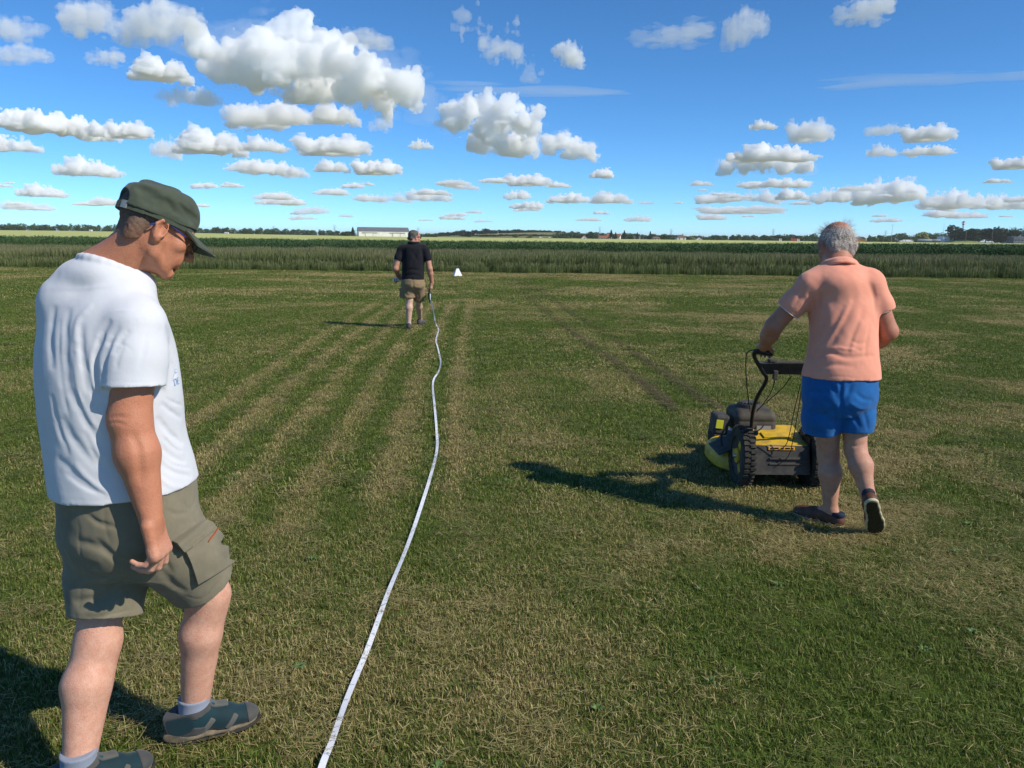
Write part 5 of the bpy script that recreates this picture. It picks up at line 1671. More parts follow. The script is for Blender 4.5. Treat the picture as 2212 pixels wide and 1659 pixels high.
for (x_q, y_q) in ((378, 806), (383, 830)):
    p_ = field_hit(FT, x_q, y_q)
    for dx_ in range(1, 14):
        if p_ is None: p_ = field_hit(FT, x_q - dx_, y_q)
    n_ = field_normal(FT, p_); u_ = unit(np.array([0, 0, 1.0]) - n_ * n_[2]); w_ = np.cross(u_, n_)
    o_ = bpy.data.objects.new('chest_print', pm_); COL.objects.link(o_); o_.parent = tee
    o_.matrix_parent_inverse = parent_world(tee).inverted()
    M_ = Matrix((w_, u_, n_)).transposed().to_4x4(); M_.translation = Vector(p_ + n_ * .003 + w_ * .010); o_.matrix_basis = M_

# ---- cargo shorts
F = Field((-1.62, 1.95, 0.42), (-0.72, 2.78, 1.08), 0.004)
pel = PT(280, 1110, 2.325)
F.loft([PT(276, 1022, 2.33), PT(279, 1105, 2.33), PT(277, 1160, 2.33), PT(275, 1215, 2.33)], [.193, .199, .198, .165], [.190, .194, .188, .150], rT, fT, 0.02)
# right leg of the shorts follows the lifted thigh
axR = unit(PT(452, 1272, 2.43) - PT(322, 1120, 2.275))
G = F.like()
G.chain([PT(318, 1125, 2.28), PT(385, 1195, 2.345), PT(478, 1310, 2.45)], [0.120, 0.110, 0.102], 0.05)
G.clip(PT(432, 1252, 2.41), axR)
F.merge(G, 0.04)
axL = unit(knL - hipL)
G = F.like()
G.chain([PT(240, 1130, 2.36), PT(230, 1240, 2.31), PT(226, 1400, 2.25)], [0.120, 0.110, 0.104], 0.04)
G.clip(PT(228, 1326, 2.28), axL)
F.merge(G, 0.03)
for pix, w, dp in [
    ([(205, 1165), (240, 1200), (290, 1235)], .010, .010), ([(165, 1170), (200, 1178), (240, 1190)], .012, .008), ([(160, 1300), (215, 1290), (280, 1245)], .012, .010), ([(165, 1325), (220, 1318), (270, 1290)], .010, -.006),
    ([(150, 1190), (170, 1215), (210, 1225)], .012, .007), ([(425, 1080), (440, 1110), (450, 1135)], .010, .006), ([(350, 1230), (372, 1262), (400, 1280)], .012, .008), ([(430, 1060), (445, 1075), (470, 1085)], .008, .005),
    ([(185, 1110), (215, 1130), (255, 1140)], .007, .007), ([(170, 1240), (210, 1250), (255, 1240)], .007, .007), ([(330, 1180), (352, 1205), (372, 1240)], .007, .007), ([(360, 1100), (380, 1110), (410, 1108)], .006, .006), ([(200, 1300), (240, 1290), (290, 1270)], .007, .006), ([(440, 1100), (455, 1112), (472, 1112)], .006, .006),
    ([(225, 1100), (228, 1140), (240, 1180)], .0035, .003), ([(168, 1120), (172, 1180), (176, 1250), (172, 1320)], .0035, .003),
    ([(400, 1090), (425, 1120), (445, 1160)], .004, .003), ([(395, 1082), (412, 1100), (424, 1072)], .004, .004),
    ([(398, 1288), (440, 1292), (490, 1235)], .0035, .0025), ([(160, 1340), (228, 1330), (298, 1312)], .0035, .0025)]:
    pgroove(F, pix, w, dp)
F.warp(lambda X, Y, Z: ((fbm(X * 11, Y * 11, Z * 8, 3, 33) - 0.5) * 0.010).astype(np.float32))
FS = F
shorts = wear('cargo_shorts', F, m_cargo, manA)
# pocket pieces lie on the surface of the shorts
def surf_strip(name, pix_a, pix_b, F, lift, mt, parent, n=9, m=7, thick=0.004):
    """sheet between two picture polylines wrapped on the field's surface"""
    a = smooth_path([(x, y, 0) for x, y in pix_a], max(1, n // (len(pix_a) - 1))); b = smooth_path([(x, y, 0) for x, y in pix_b], max(1, n // (len(pix_b) - 1)))
    k = min(len(a), len(b)); top, bot, ok = [], [], True
    for i in range(k):
        rowt, rowb = [], []
        for j in range(m):
            t = j / (m - 1)
            p = field_hit(F, a[i].x * (1 - t) + b[i].x * t, a[i].y * (1 - t) + b[i].y * t)
            if p is None: p = rowlast
            rowlast = p
            nn = field_normal(F, p)
            rowt.append(p + nn * (lift + thick)); rowb.append(p - nn * 0.004)
        top.append(rowt); bot.append(rowb)
    Vv = [v for row in top for v in row] + [v for row in bot for v in row]
    N = k * m
    f = []
    for i in range(k - 1):
        for j in range(m - 1):
            q = (i * m + j, i * m + j + 1, (i + 1) * m + j + 1, (i + 1) * m + j)
            f.append(q); f.append(tuple(N + z for z in reversed(q)))
    rim = [j for j in range(m)] + [i * m + m - 1 for i in range(1, k)] + [(k - 1) * m + j for j in range(m - 2, -1, -1)] + [i * m for i in range(k - 2, 0, -1)]
    for i in range(len(rim)):
        p, q = rim[i], rim[(i + 1) % len(rim)]
        f.append((p, q, N + q, N + p))
    mb = MB(); mb.add(Vv, f, True)
    return mb.build(name, mt, parent)
surf_strip('cargo_pocket', [(384, 1172), (405, 1205), (425, 1256)], [(470, 1135), (494, 1165), (499, 1215)], FS, 0.012, m_cargo, shorts)
surf_strip('pocket_flap', [(372, 1168), (382, 1178), (390, 1188)], [(462, 1105), (478, 1118), (484, 1130)], FS, 0.022, m_cargo, shorts)
m_zip = mat('orange zip', (0.33, 0.085, 0.03), 0.6)
surf_strip('zip', [(440, 1172), (441, 1172.6), (442, 1173.2)], [(472, 1131), (473, 1131.6), (474, 1132.2)], FS, 0.017, m_zip, shorts, 4, 9, 0.0015)

# ---- hair under the cap
F = Field(headC - 0.17, headC + 0.17, 0.003)
e = lambda c, rad, k, op='add': F.ell(HL(*c), [q * HS for q in rad], (hr, hf, hu), k, op)
e((0, -0.016, 0.044), (0.0815, 0.106, 0.0865), 0.0)
F.seg(HL(-.044, -.064, -.015), HL(.044, -.064, -.015), .026, .026, .02); F.seg(HL(-.036, -.062, -.045), HL(.036, -.062, -.045), .025, .025, .02)
for q in (-1, 1):
    F.seg(HL(q * .074, .010, .03), HL(q * .074, .012, .002), .009, .005, .01)
F.clip(HL(0, -0.06, -0.058), -hu + hf * 0.55, None, None, 0.004)
F.clip(HL(0, 0.010, 0.0), hf - hu * 0.1, None, None, 0.012)
for q in (-1, 1): F.ell(HL(q * .086, -.010, -.012), (.02, .034, .040), (hr, hf, hu), .004, 'sub')
F.warp(lambda X, Y, Z: ((fbm(X * 160, Y * 160, Z * 160, 2, 3) - 0.5) * 0.004).astype(np.float32))
m_hairA = mat('cropped dark hair', (0.075, 0.052, 0.038), 0.8, 0.2, noise=(300, 3), col2=(0.16, 0.12, 0.095), bump=(500, 0.6, 0.002))
hairA = wear('hair', F, m_hairA, manA, 0)
co = np.empty(len(hairA.data.vertices) * 3, np.float32); hairA.data.vertices.foreach_get('co', co); co = co.reshape(-1, 3) - headC
zl = co @ hu; yl = co @ hf
set_attr(hairA.data, 'fade', np.clip(sstep(0.020, -0.065, zl) * 0.55 + 0.15 * fbm(co[:, 0] * 120, co[:, 1] * 120, co[:, 2] * 120, 2, 4) - 0.07, 0, 1))
nt = m_hairA.node_tree; b = nt.nodes['Principled BSDF']
src = b.inputs['Base Color'].links[0].from_socket
nt.links.new(mixcol(nt, attr_node(nt, 'fade').outputs['Fac'], src, (0.34, 0.155, 0.092)), b.inputs['Base Color'])   # cropped ever shorter towards the nape

# ---- cap
F = Field(headC - 0.20, headC + 0.22, 0.003)
cu = unit(hu - hf * 0.10); cf = unit(hf - cu * (hf @ cu)); cr = hr
CL = lambda x, y, z: headC + (cr * x + cf * y + cu * z) * .935
rows = [(0.028, .089, .112, -.008), (0.055, .089, .111, -.010), (0.082, .087, .107, -.014), (0.106, .080, .097, -.019), (0.124, .066, .080, -.024), (0.132, .040, .050, -.026)]
F.loft([CL(0, y, z) for z, a, b, y in rows], [a for z, a, b, y in rows], [b for z, a, b, y in rows], cr, cf, 0.0, pw=2.2)
F.clip(CL(0, 0, 0.036), -(cu + cf * 0.18 * 0), None, None)
F.seg(CL(-.02, -.05, .108), CL(.02, -.01, .106), 0.03, 0.03, 0.03)
# soft crown sags over the band
for pix, w, dp in [([(300, 425), (330, 440), (370, 447), (405, 470), (430, 488)], .011, .011), ([(296, 402), (316, 412), (335, 418)], .012, .012), ([(310, 422), (345, 432), (372, 440)], .010, .010),
                   ([(385, 440), (405, 462), (418, 478)], .008, .010), ([(402, 455), (424, 472), (438, 486)], .008, .008), ([(365, 440), (372, 452), (378, 462)], .006, .006),
                   ([(300, 388), (340, 396), (385, 412), (420, 442)], .006, .003), ([(300, 400), (345, 410), (390, 425)], .014, -.004)]:
    pgroove(F, pix, w, dp)
F.warp(lambda X, Y, Z: ((fbm(X * 26, Y * 26, Z * 26, 3, 13) - 0.5) * 0.007).astype(np.float32))
# the open half-moon above the strap at the back
F.ell(CL(0, -.125, .052), (.045, .04, .030), (cr, cf, cu), .004, 'sub')
FC = F
cap = wear('cap', F, m_capc, manA)
# band, brim, strap
mb = MB()
def band_ring(z0, z1, grow, a0=-200, a1=200, n=64):
    vs, fs = [], []
    for k in range(n + 1):
        a = R(a0 + (a1 - a0) * k / n)
        for (z, g) in ((z0, grow), (z1, grow), (z1, grow - .006), (z0, grow - .006)):
            vs.append(CL(math.sin(a) * (.0905 + g), -.008 + math.cos(a) * (.1135 + g), z))
    for k in range(n):
        for q in range(4):
            fs.append((k * 4 + q, k * 4 + (q + 1) % 4, (k + 1) * 4 + (q + 1) % 4, (k + 1) * 4 + q))
    fs.append((0, 1, 2, 3)); fs.append((n * 4 + 3, n * 4 + 2, n * 4 + 1, n * 4))
    return vs, fs
vs, fs = band_ring(0.026, 0.050, 0.003, -135, 135)
mb.add(vs, fs, True); mb.build('band', m_capc, cap)
vs, fs = band_ring(0.024, 0.046, 0.005, 122, 238)
MB().add(vs, fs, True).build('strap', m_capc, cap)
m_buckle = mat('grey buckle', (0.22, 0.25, 0.26), 0.45, 0.5)
vs, fs = band_ring(0.024, 0.047, 0.008, 150, 163, 6)
MB().add(vs, fs, True).build('buckle', m_buckle, cap)
vs, fs = [], []
nb, mbn = 24, 7
for k in range(nb + 1):
    a = R(-56 + 112 * k / nb)
    for j in range(mbn):
        t = j / (mbn - 1)
        ext = 0.084 * math.cos(a * 1.15) ** 0.7 * t
        x = math.sin(a) * (.092 + ext * .35); y = -.008 + math.cos(a) * .114 + ext
        z = 0.032 - 0.40 * ext - 1.6 * x * x * t
        vs.append(CL(x, y, z + .002)); vs.append(CL(x, y, z - .0025))
for k in range(nb):
    for j in range(mbn - 1):
        i = (k * mbn + j) * 2; i2 = ((k + 1) * mbn + j) * 2
        fs.append((i, i + 2, i2 + 2, i2)); fs.append((i2 + 1, i2 + 3, i + 3, i + 1))
    i = (k * mbn + mbn - 1) * 2; i2 = ((k + 1) * mbn + mbn - 1) * 2
    fs.append((i, i + 1, i2 + 1, i2))
MB().add(vs, fs, True).build('brim', m_capc, cap)

# ---- glasses and eyes
m_frame = mat('dark spectacle frame', (0.010, 0.012, 0.022), 0.3, 0.5)
m_bluearm = mat('blue spectacle arm', (0.018, 0.028, 0.16), 0.35, 0.5)
gl = bpy.data.objects.new('glasses', None); COL.objects.link(gl); gl.parent = manA; gl.matrix_parent_inverse = parent_world(manA).inverted()
mb = MB()
for q in (-1, 1):
    cc = HL(q * .033, .116, .006)
    loop = [cc + hr * (math.cos(t) * .026) + hu * (math.sin(t) * .018) - hf * (abs(math.cos(t)) * .004 if q * math.cos(t) > 0 else 0) for t in np.linspace(0, 2 * math.pi, 25)]
    MB().tube(loop, .0016, 6, False).build('rim', m_frame, gl)
    m1 = MB().tube([HL(q * .060, .108, .014), HL(q * .074, .085, .016), HL(q * .078, .062, .016)], .0022, 6).build('hinge', m_frame, gl)
    MB().tube([HL(q * .078, .062, .016), HL(q * .083, .03, .022), HL(q * .085, .004, .026), HL(q * .086, -.018, .020), HL(q * .088, -.040, .002), HL(q * .087, -.044, -.002)], [.0026, .0028, .0028, .0026, .0032, .0034], 6).build('arm', m_bluearm, gl)
MB().tube([HL(-.008, .120, .010), HL(0, .124, .013), HL(.008, .120, .010)], .0016, 6).build('bridge', m_frame, gl)
m_eyew = mat('eye white', (0.62, 0.58, 0.55), 0.25, 0.5); m_iris = mat('iris', (0.02, 0.02, 0.025), 0.2, 0.5)
for q in (-1, 1):
    ey = MB().lathe([(0.0, .0124), (.004, .0118), (.008, .0095), (.0115, .004), (.0124, 0)], HL(q * .032, .0845, .011), hf * 1.0 - hu * 0.25, 16).build('eye', m_eyew, manA)
    MB().lathe([(0, .0131), (.004, .0123), (.0055, .0118)], HL(q * .032, .0845, .011), hf * 1.0 - hu * 0.25, 14).build('iris', m_iris, ey)
F = Field(headC - 0.16, headC + 0.16, 0.004)
for q in (-1, 1):
    pass

# ---- socks and hiking shoes
m_teal = cloth_mat('teal mesh', (0.006, 0.036, 0.048), (0.012, 0.028, 0.034), 0.7, weave=900)
m_dgrey = cloth_mat('charcoal leather', (0.055, 0.056, 0.055), (0.085, 0.080, 0.072), 0.75)
m_lgrey = cloth_mat('stone grey panel', (0.12, 0.118, 0.105), (0.09, 0.088, 0.08), 0.8)
m_sole = mat('dusty tan midsole', (0.22, 0.175, 0.115), 0.9, 0.15, noise=(60, 4), col2=(0.12, 0.10, 0.075))
m_outs = mat('black outsole', (0.035, 0.033, 0.030), 0.85, 0.2)
m_lace = mat('teal lace', (0.008, 0.085, 0.13), 0.8, 0.2)
def hiking_shoe(heel, d, ankle, parent, side, sock_mat):
    heel = heel + np.array([0, 0, .016])
    """heel point on the ground, d: direction to the toe; side=+1: outer side lies along +s"""
    up = np.array([0, 0, 1.0]); s = unit(np.cross(d, up))
    Lc = lambda a, b, c: heel + d * a * .86 + s * b * 1.05 + up * c * 1.06
    lo = np.minimum(Lc(-.05, -.1, -.01), Lc(.34, .1, .2)) - .08; hi = np.maximum(Lc(-.05, -.1, -.01), Lc(.34, .1, .2)) + .08
    # sole outline sweep
    out = [(-.020, .0, .032), (.0, .0, .035), (.05, .002, .035), (.11, .005, .034), (.17, .005, .040), (.215, .003, .041), (.25, -.001, .035), (.270, -.003, .024)]
    F = Field(lo, hi, 0.003)
    for (a, b, w), (a2, b2, w2) in zip(out[:-1], out[1:]):
        F.seg(Lc(a, b, .026 + (.012 if a > .2 else 0) * (a - .2) / .08), Lc(a2, b2, .026 + max(0, a2 - .2) * .15), w, w2, .012, n=up, s=.42)
    F.seg(Lc(-.02, 0, .032), Lc(.06, 0, .030), .036, .036, .01, n=up, s=.5)
    F.clip(Lc(0, 0, .004), -up); F.clip(Lc(0, 0, .046), up + d * .08, None, None, .002)
    F.seg(Lc(.10, -.06, .004), Lc(.10, .06, .004), .010, .010, .008, 'sub')
    so = wear('sole', F, m_sole, None, 1)
    F = Field(lo, hi, 0.003)
    for (a, b, w), (a2, b2, w2) in zip(out[:-1], out[1:]):
        F.seg(Lc(a, b, .012 + max(0, a - .2) * .12), Lc(a2, b2, .012 + max(0, a2 - .2) * .12), w * .98, w2 * .98, .01, n=up, s=.30)
    F.clip(Lc(0, 0, .0), -up); F.clip(Lc(0, 0, .014), up - d * .04, None, None)
    for k in range(13):
        F.seg(Lc(-.02 + .024 * k, -.07, .0), Lc(-.02 + .024 * k, .07, .0), .0055, .0055, .002, 'sub')
    ou = wear('outsole', F, m_outs, None, 0)
    # upper
    F = Field(lo, hi, 0.003)
    F.seg(Lc(-.002, 0, .060), Lc(.05, .002, .062), .038, .042, .03)
    F.seg(Lc(-.004, 0, .092), Lc(.055, .0, .100), .039, .041, .03)
    F.seg(Lc(.0, 0, .110), Lc(.06, .0, .114), .039, .036, .02)
    F.seg(Lc(.05, .002, .075), Lc(.16, .004, .058), .042, .040, .03)
    F.seg(Lc(.16, .004, .048), Lc(.225, .0, .042), .041, .030, .03)
    F.ell(Lc(.232, -.001, .044), (.048, .044, .025), (d, s, up), .02)
    F.clip(Lc(0, 0, .033), -up)
    F.seg(Lc(.022, 0, .118), Lc(.028, 0, .17), .030, .036, .006, 'sub', n=d, s=1.2)
    F.clip(Lc(.03, 0, .108), up - d * .28, None, None, .006)
    FU = F
    upm = wear('shoe', F, m_teal, parent)
    for o in (so, ou):
        o.parent = upm; o.matrix_parent_inverse = parent_world(upm).inverted()
    # panels: toe rand, heel counter, collar, side patches: thin shells over the upper
    def shell(name, mt, boxes, grow=.0025):
        G = Field(lo, hi, 0.003)
        G.d = FU.d - grow
        keep = np.full_like(G.d, 1.0)
        tmp = Field(lo, hi, 0.003); tmp.d[:] = 1.0
        for (c, half, axr) in boxes:
            tmp.rbox(c, half, axr, .004, .004)
        G.d = np.maximum(G.d, tmp.d); G.d = np.maximum(G.d, -(FU.d + .004))
        return wear(name, G, mt, upm, 1)
    ax0 = (d, s, up)
    tl = R(35); dt = d * math.cos(tl) + up * math.sin(tl); ut = np.cross(s, dt) * -1
    shell('toe_cap', m_dgrey, [(Lc(.275, 0, .05), (.030, .06, .035), ax0)])
    shell('heel_counter', m_dgrey, [(Lc(.0, 0, .052), (.070, .07, .028), (unit(d - up * .3), s, unit(up + d * .3))), (Lc(-.03, 0, .08), (.018, .05, .05), ax0)])
    shell('collar', m_dgrey, [(Lc(.01, 0, .105), (.085, .08, .020), (unit(d + up * .25), s, unit(up - d * .25)))], .005)
    shell('tongue', m_lgrey, [(Lc(.105, 0, .098), (.055, .020, .03), (unit(d - up * .5), s, unit(up + d * .5)))], .006)
    for q in (-1, 1):
        for k in range(3):
            shell('side_panel', m_lgrey, [(Lc(.095 + .042 * k, q * .045, .060 - .004 * k), (.010, .03, .026), (unit(d - up * (.9 - 1.8 * 0)), s, unit(up + d * .9)))], .002) if k != 1 else None
    # laces
    for k in range(5):
        c = Lc(.075 + .020 * k, 0, .122 - .0095 * k)
        q1, q2 = c - s * .024 - up * .008, c + s * .024 - up * .008
        MB().tube([q1, c + up * .004, q2], .0028, 6).build('lace', m_lace, upm)
    c = Lc(.068, 0, .128)
    for q in (-1, 1):
        MB().tube(smooth_path([c, c + s * q * .018 + d * .006 + up * .010, c + s * q * .032 + d * .02, c + s * q * .014 + d * .016 - up * .002], 4), .0026, 6).build('bow', m_lace, upm)
        MB().tube(smooth_path([c, c + s * q * .012 + d * .026 - up * .004, c + s * q * .02 + d * .05 - up * .016], 4), .0024, 6).build('bow', m_lace, upm)
    return upm
hiking_shoe(footR_h, dR, anR, manA, 1, m_sock)
hiking_shoe(footL_h, dL, anL, manA, -1, m_sock)
for an, hl, dd, top in ((anR, footR_h, dR, 1512), (anL, footL_h, dL, 1632)):
    F = Field(np.minimum(an, hl) - .12, np.maximum(an, hl) + .14, 0.0035)
    low = hl + dd * .035 + np.array([0, 0, .07])
    F.seg(an + np.array([0, 0, .085]), an, .053, .045, .01); F.seg(an, low, .045, .036, .02)
    F.seg(low, hl + dd * .10 + np.array([0, 0, .07]), .032, .030, .02)
    F.seg(low, hl + dd * .01 + np.array([0, 0, .06]), .032, .028, .02)
    F.clip(an + np.array([0, 0, .055]), (0, 0, 1.0))
    for k in range(3): F.groove([low + (an - low) * (.55 + .2 * k) + unit(np.cross(dd, [0, 0, 1])) * .05 * q for q in (-1, 0, 1)], .006, .002)
    wear('sock', F, m_sock, manA)
# ------------------------------------------------------------------ the mowing man: salmon polo shirt, blue shorts
m_skinB = skin_mat('ruddy skin', (0.48, 0.215, 0.135), (0.60, 0.355, 0.25))
m_polo = cloth_mat('salmon pique', (0.82, 0.345, 0.235), (0.76, 0.305, 0.205), 0.9, weave=600)
m_blue = cloth_mat('royal blue cotton', (0.013, 0.128, 0.375), (0.010, 0.098, 0.30), 0.85, wear=12)
fS, rS, uS = facing(4)
BASE_B = (float(PT(1815, 1130, 4.5)[0]), 4.5, 0.0)
rowsB = [(1806, 590, 4.69, .10, .085), (1812, 606, 4.68, .160, .112), (1817, 632, 4.66, .196, .135), (1821, 672, 4.63, .194, .150), (1822, 715, 4.60, .188, .158), (1820, 765, 4.57, .196, .170), (1816, 805, 4.55, .216, .178), (1814, 860, 4.53, .222, .180)]
def bsec(g): return [PT(x, y, Y) for x, y, Y, a, b in rowsB], [a + g for x, y, Y, a, b in rowsB], [b + g for x, y, Y, a, b in rowsB]
shLb, elLb, wrLb = PT(1750, 618, 4.63), PT(1672, 704, 4.70), PT(1650, 748, 4.83)
shRb, elRb, wrRb = PT(1884, 616, 4.61), PT(1919, 716, 4.60), PT(1868, 762, 4.82)
headB = facing(-2, 26); headCB = PT(1806, 534, 4.80)
GRIP_L = PT(1652, 762, 4.87); GRIP_R = GRIP_L * np.array([-1, 1, 1]) + np.array([2 * 1.815, 0, 0])

F = Field((1.28, 3.95, -0.05), (2.42, 5.05, 1.84), 0.005)
f2, r2, u2 = headB
HB = head_sculpt(F, headCB, headB, 1.10, True, PT(1810, 585, 4.69), (0.066, 0.078))
p_, a_, b_ = bsec(-0.035)
F.loft(p_, a_, b_, rS, fS, 0.02)
F.chain([shLb, elLb], [0.056, 0.052], 0.03); F.seg(elLb, elLb + (wrLb - elLb) * .4, .050, .052, .02); F.seg(elLb + (wrLb - elLb) * .4, wrLb, .051, .033, .02)
F.chain([shRb, elRb], [0.056, 0.051], 0.03); F.seg(elRb, elRb + (wrRb - elRb) * .3, .052, .052, .02); F.seg(elRb + (wrRb - elRb) * .3, wrRb, .051, .033, .02)
for W, G_, sgn in ((wrLb, GRIP_L, 1), (wrRb, GRIP_R, -1)):
    dd = unit(G_ - W + np.array([0, 0.03, 0.035]))
    hand_sculpt(F, W, dd, unit(np.array([-.15 * sgn, -.45, .85])), np.array([sgn, 0.0, -.1]), [(0.75, 1.15, 0.7), (0.8, 1.2, 0.7), (0.8, 1.2, 0.7), (0.75, 1.15, 0.7)], (0.8, 0.8), 1.0)
# legs
heelL = V3(gnd(1808, 1139)); dLb = unit(np.array([-.62, .78, 0.0]))
anLb = heelL + dLb * .05 + np.array([0, 0, .10])
toeR = V3(gnd(1893, 1158)); heelR = PT(1884, 1092, 4.23)
dRb = unit(toeR - heelR)
soleN = unit(np.cross(dRb, rS)); soleN = soleN if soleN[1] < 0 else -soleN       # sole faces back to the camera
anRb = heelR + dRb * .04 - soleN * .10
hipLb, knLb = PT(1786, 860, 4.53), PT(1789, 982, 4.58)
hipRb, knRb = PT(1846, 860, 4.52), PT(1848, 972, 4.47)
for hip, kn, an in ((hipLb, knLb, anLb), (hipRb, knRb, anRb)):
    F.chain([hip, kn], [.080, .060], .03)
    cal = kn + (an - kn) * .32
    F.chain([kn, cal - fS * .022, an - fS * .006], [.052, .062, .034], .03)
    F.chain([kn + fS * .015, an + fS * .008], [.048, .033], .02)
pgroove(F, [(1770, 972), (1788, 976), (1806, 972)], .007, .004); pgroove(F, [(1832, 958), (1848, 964), (1866, 958)], .007, .004)
F.seg(anLb, heelL + np.array([0, 0, .05]), .034, .030, .02); F.seg(anLb, heelL + dLb * .17 + np.array([0, 0, .04]), .034, .024, .02)
F.seg(anRb, heelR - soleN * .05, .034, .030, .02); F.seg(anRb, heelR + dRb * .17 - soleN * .04, .034, .024, .02)
def tanB(co):
    z = co[:, 2]
    return np.clip(sstep(0.62, 0.8, z), 0, 1) * 0.6 + 0.4
manB = person(F, tanB, m_skinB, 'man in salmon polo and blue shorts pushing the yellow lawn mower', BASE_B, 'men measuring and mowing the airstrip')

# ---- polo shirt
F = Field((1.30, 4.20, 0.80), (2.36, 5.00, 1.66), 0.005)
p_, a_, b_ = bsec(0.0)
F.loft(p_, a_, b_, rS, fS, 0.02)
F.seg(PT(1762, 608, 4.65), PT(1872, 606, 4.64), 0.068, 0.068, 0.05)
F.ell(PT(1815, 614, 4.60), (.15, .10, .09), None, 0.06)
F.ell(PT(1810, 590, 4.66), (.115, .09, .055), None, 0.04)
for q_ in (-1, 1): F.seg(PT(1810 + 22 * q_, 592, 4.66), PT(1812 + 64 * q_, 616, 4.64), .060, .070, .05)
for sh, el, end in ((shLb, elLb, PT(1709, 676, 4.665)), (shRb, elRb, PT(1909, 670, 4.605))):
    G = F.like(); ax_ = unit(el - sh)
    G.chain([sh, sh + (el - sh) * .45, sh + (el - sh) * .95], [.072, .073, .075], .03)
    G.clip(end, ax_)
    F.merge(G, .035)
F.clip((0, 0, PT(1815, 824, 4.37)[2]), (0, 0, -1))
F.clip(PT(1733, 829, 4.45), (-.30, 0, -1)); 
# collar
nkB = unit(np.array([0, .42, .9])); cB = PT(1808, 571, 4.69)
xb = unit(np.cross(nkB, [0, 1.0, 0])); yb = unit(np.cross(nkB, xb))
ring = [cB + xb * math.cos(t) * .088 + yb * math.sin(t) * .088 for t in np.linspace(0, 2 * math.pi, 61)]
for a, b in zip(ring[:-1], ring[1:]): a2, b2 = cB + (a - cB) * 1.22 - nkB * .030, cB + (b - cB) * 1.22 - nkB * .030; F.seg(a2, b2, .008, .008, .004); F.seg((a + a2) / 2, (b + b2) / 2, .012, .012, .010); F.seg(a, b, .007, .007, .012)
F.ell(cB + nkB * .055, (.078, .080, .055), (xb, yb, nkB), .004, 'sub')
for pix, w, dp in [
    ([(1748, 632), (1756, 655), (1758, 685)], .012, .010), ([(1772, 630), (1768, 655), (1762, 690)], .012, .008), ([(1880, 610), (1888, 640), (1892, 680)], .014, .010),
    ([(1850, 640), (1826, 690), (1795, 740), (1765, 775)], .022, .012), ([(1825, 660), (1800, 705), (1770, 745)], .020, .011), ([(1868, 660), (1848, 715), (1830, 760)], .020, .011), ([(1880, 700), (1872, 740), (1868, 770)], .014, .010),
    ([(1838, 650), (1812, 700), (1782, 750)], .016, -.010), ([(1862, 690), (1845, 735), (1838, 765)], .014, -.008),
    ([(1752, 782), (1790, 762), (1830, 772), (1890, 768)], .014, .014), ([(1760, 800), (1800, 788), (1850, 792)], .016, .009), ([(1765, 772), (1800, 752), (1840, 755), (1880, 752)], .010, -.008),
    ([(1838, 735), (1856, 742), (1872, 738)], .010, .009), ([(1842, 750), (1858, 756), (1880, 750)], .009, .008), ([(1742, 740), (1752, 760), (1758, 780)], .012, .010),
    ([(1685, 655), (1710, 672), (1730, 684)], .004, .003), ([(1735, 822), (1810, 813), (1880, 822)], .004, .003), ([(1740, 620), (1725, 645), (1712, 662)], .012, .007)]:
    pgroove(F, pix, w * .9, dp * .62)
F.warp(lambda X, Y, Z: ((fbm(X * 8 + Z * 3, Y * 8, Z * 5, 3, 41) - 0.5) * 0.014).astype(np.float32))
polo = wear('polo_shirt', F, m_polo, manB)
m_trim = mat('white trim', (0.75, 0.72, 0.70), 0.9, 0.1)
for sh, el, end in ((shLb, elLb, PT(1709, 676, 4.665)), (shRb, elRb, PT(1909, 670, 4.605))):
    ax_ = unit(el - sh); u_ = unit(np.cross(ax_, [0, 0, 1.0])); v_ = np.cross(ax_, u_)
    c_ = sh + (el - sh) * (((end - sh) @ ax_) / np.linalg.norm(el - sh))
    MB().tube([c_ + (u_ * math.cos(t) + v_ * math.sin(t)) * .0740 for t in np.linspace(0, 2 * math.pi, 29)], .0024, 6, False).build('sleeve_trim', m_trim, polo)

# ---- shorts
F = Field((1.55, 4.15, 0.48), (2.30, 4.85, 1.10), 0.005)
F.loft([PT(1815, 800, 4.545), PT(1814, 830, 4.54), PT(1814, 865, 4.53), PT(1814, 895, 4.53)], [.200, .206, .204, .16], [.165, .172, .172, .14], rS, fS, 0.02)
for pts, rs, cl in (([PT(1782, 850, 4.53), PT(1775, 900, 4.545), PT(1775, 990, 4.57)], [.116, .110, .107], PT(1775, 930, 4.56)), ([PT(1848, 850, 4.52), PT(1848, 900, 4.50), PT(1846, 990, 4.48)], [.114, .102, .093], PT(1847, 932, 4.49))):
    G = F.like(); G.chain(pts, rs, .03); G.clip(cl, unit(pts[2] - pts[1])); F.merge(G, .012)
F.seg(PT(1817, 900, 4.36), PT(1817, 945, 4.40), .004, .010, .012, 'sub')
for pix, w, dp in [
    ([(1817, 820), (1816, 850), (1817, 880), (1817, 905)], .012, .014), ([(1795, 830), (1806, 850), (1812, 870)], .014, .010), ([(1840, 830), (1832, 850), (1822, 868)], .014, .010), ([(1805, 880), (1785, 895), (1760, 902)], .014, .010),
    ([(1780, 860), (1800, 885), (1806, 910)], .012, .009), ([(1825, 880), (1845, 900), (1858, 925)], .012, .010), ([(1850, 850), (1866, 862), (1888, 866)], .012, .008), ([(1835, 870), (1858, 882), (1880, 880)], .010, -.007),
    ([(1750, 845), (1770, 850), (1790, 845)], .014, .007), ([(1740, 885), (1758, 880), (1776, 886)], .012, -.006), ([(1738, 926), (1775, 934), (1812, 935)], .004, .003), ([(1822, 936), (1850, 936), (1872, 934)], .004, .003), ([(1866, 890), (1872, 910), (1876, 930)], .010, .008)]:
    pgroove(F, pix, w, dp)
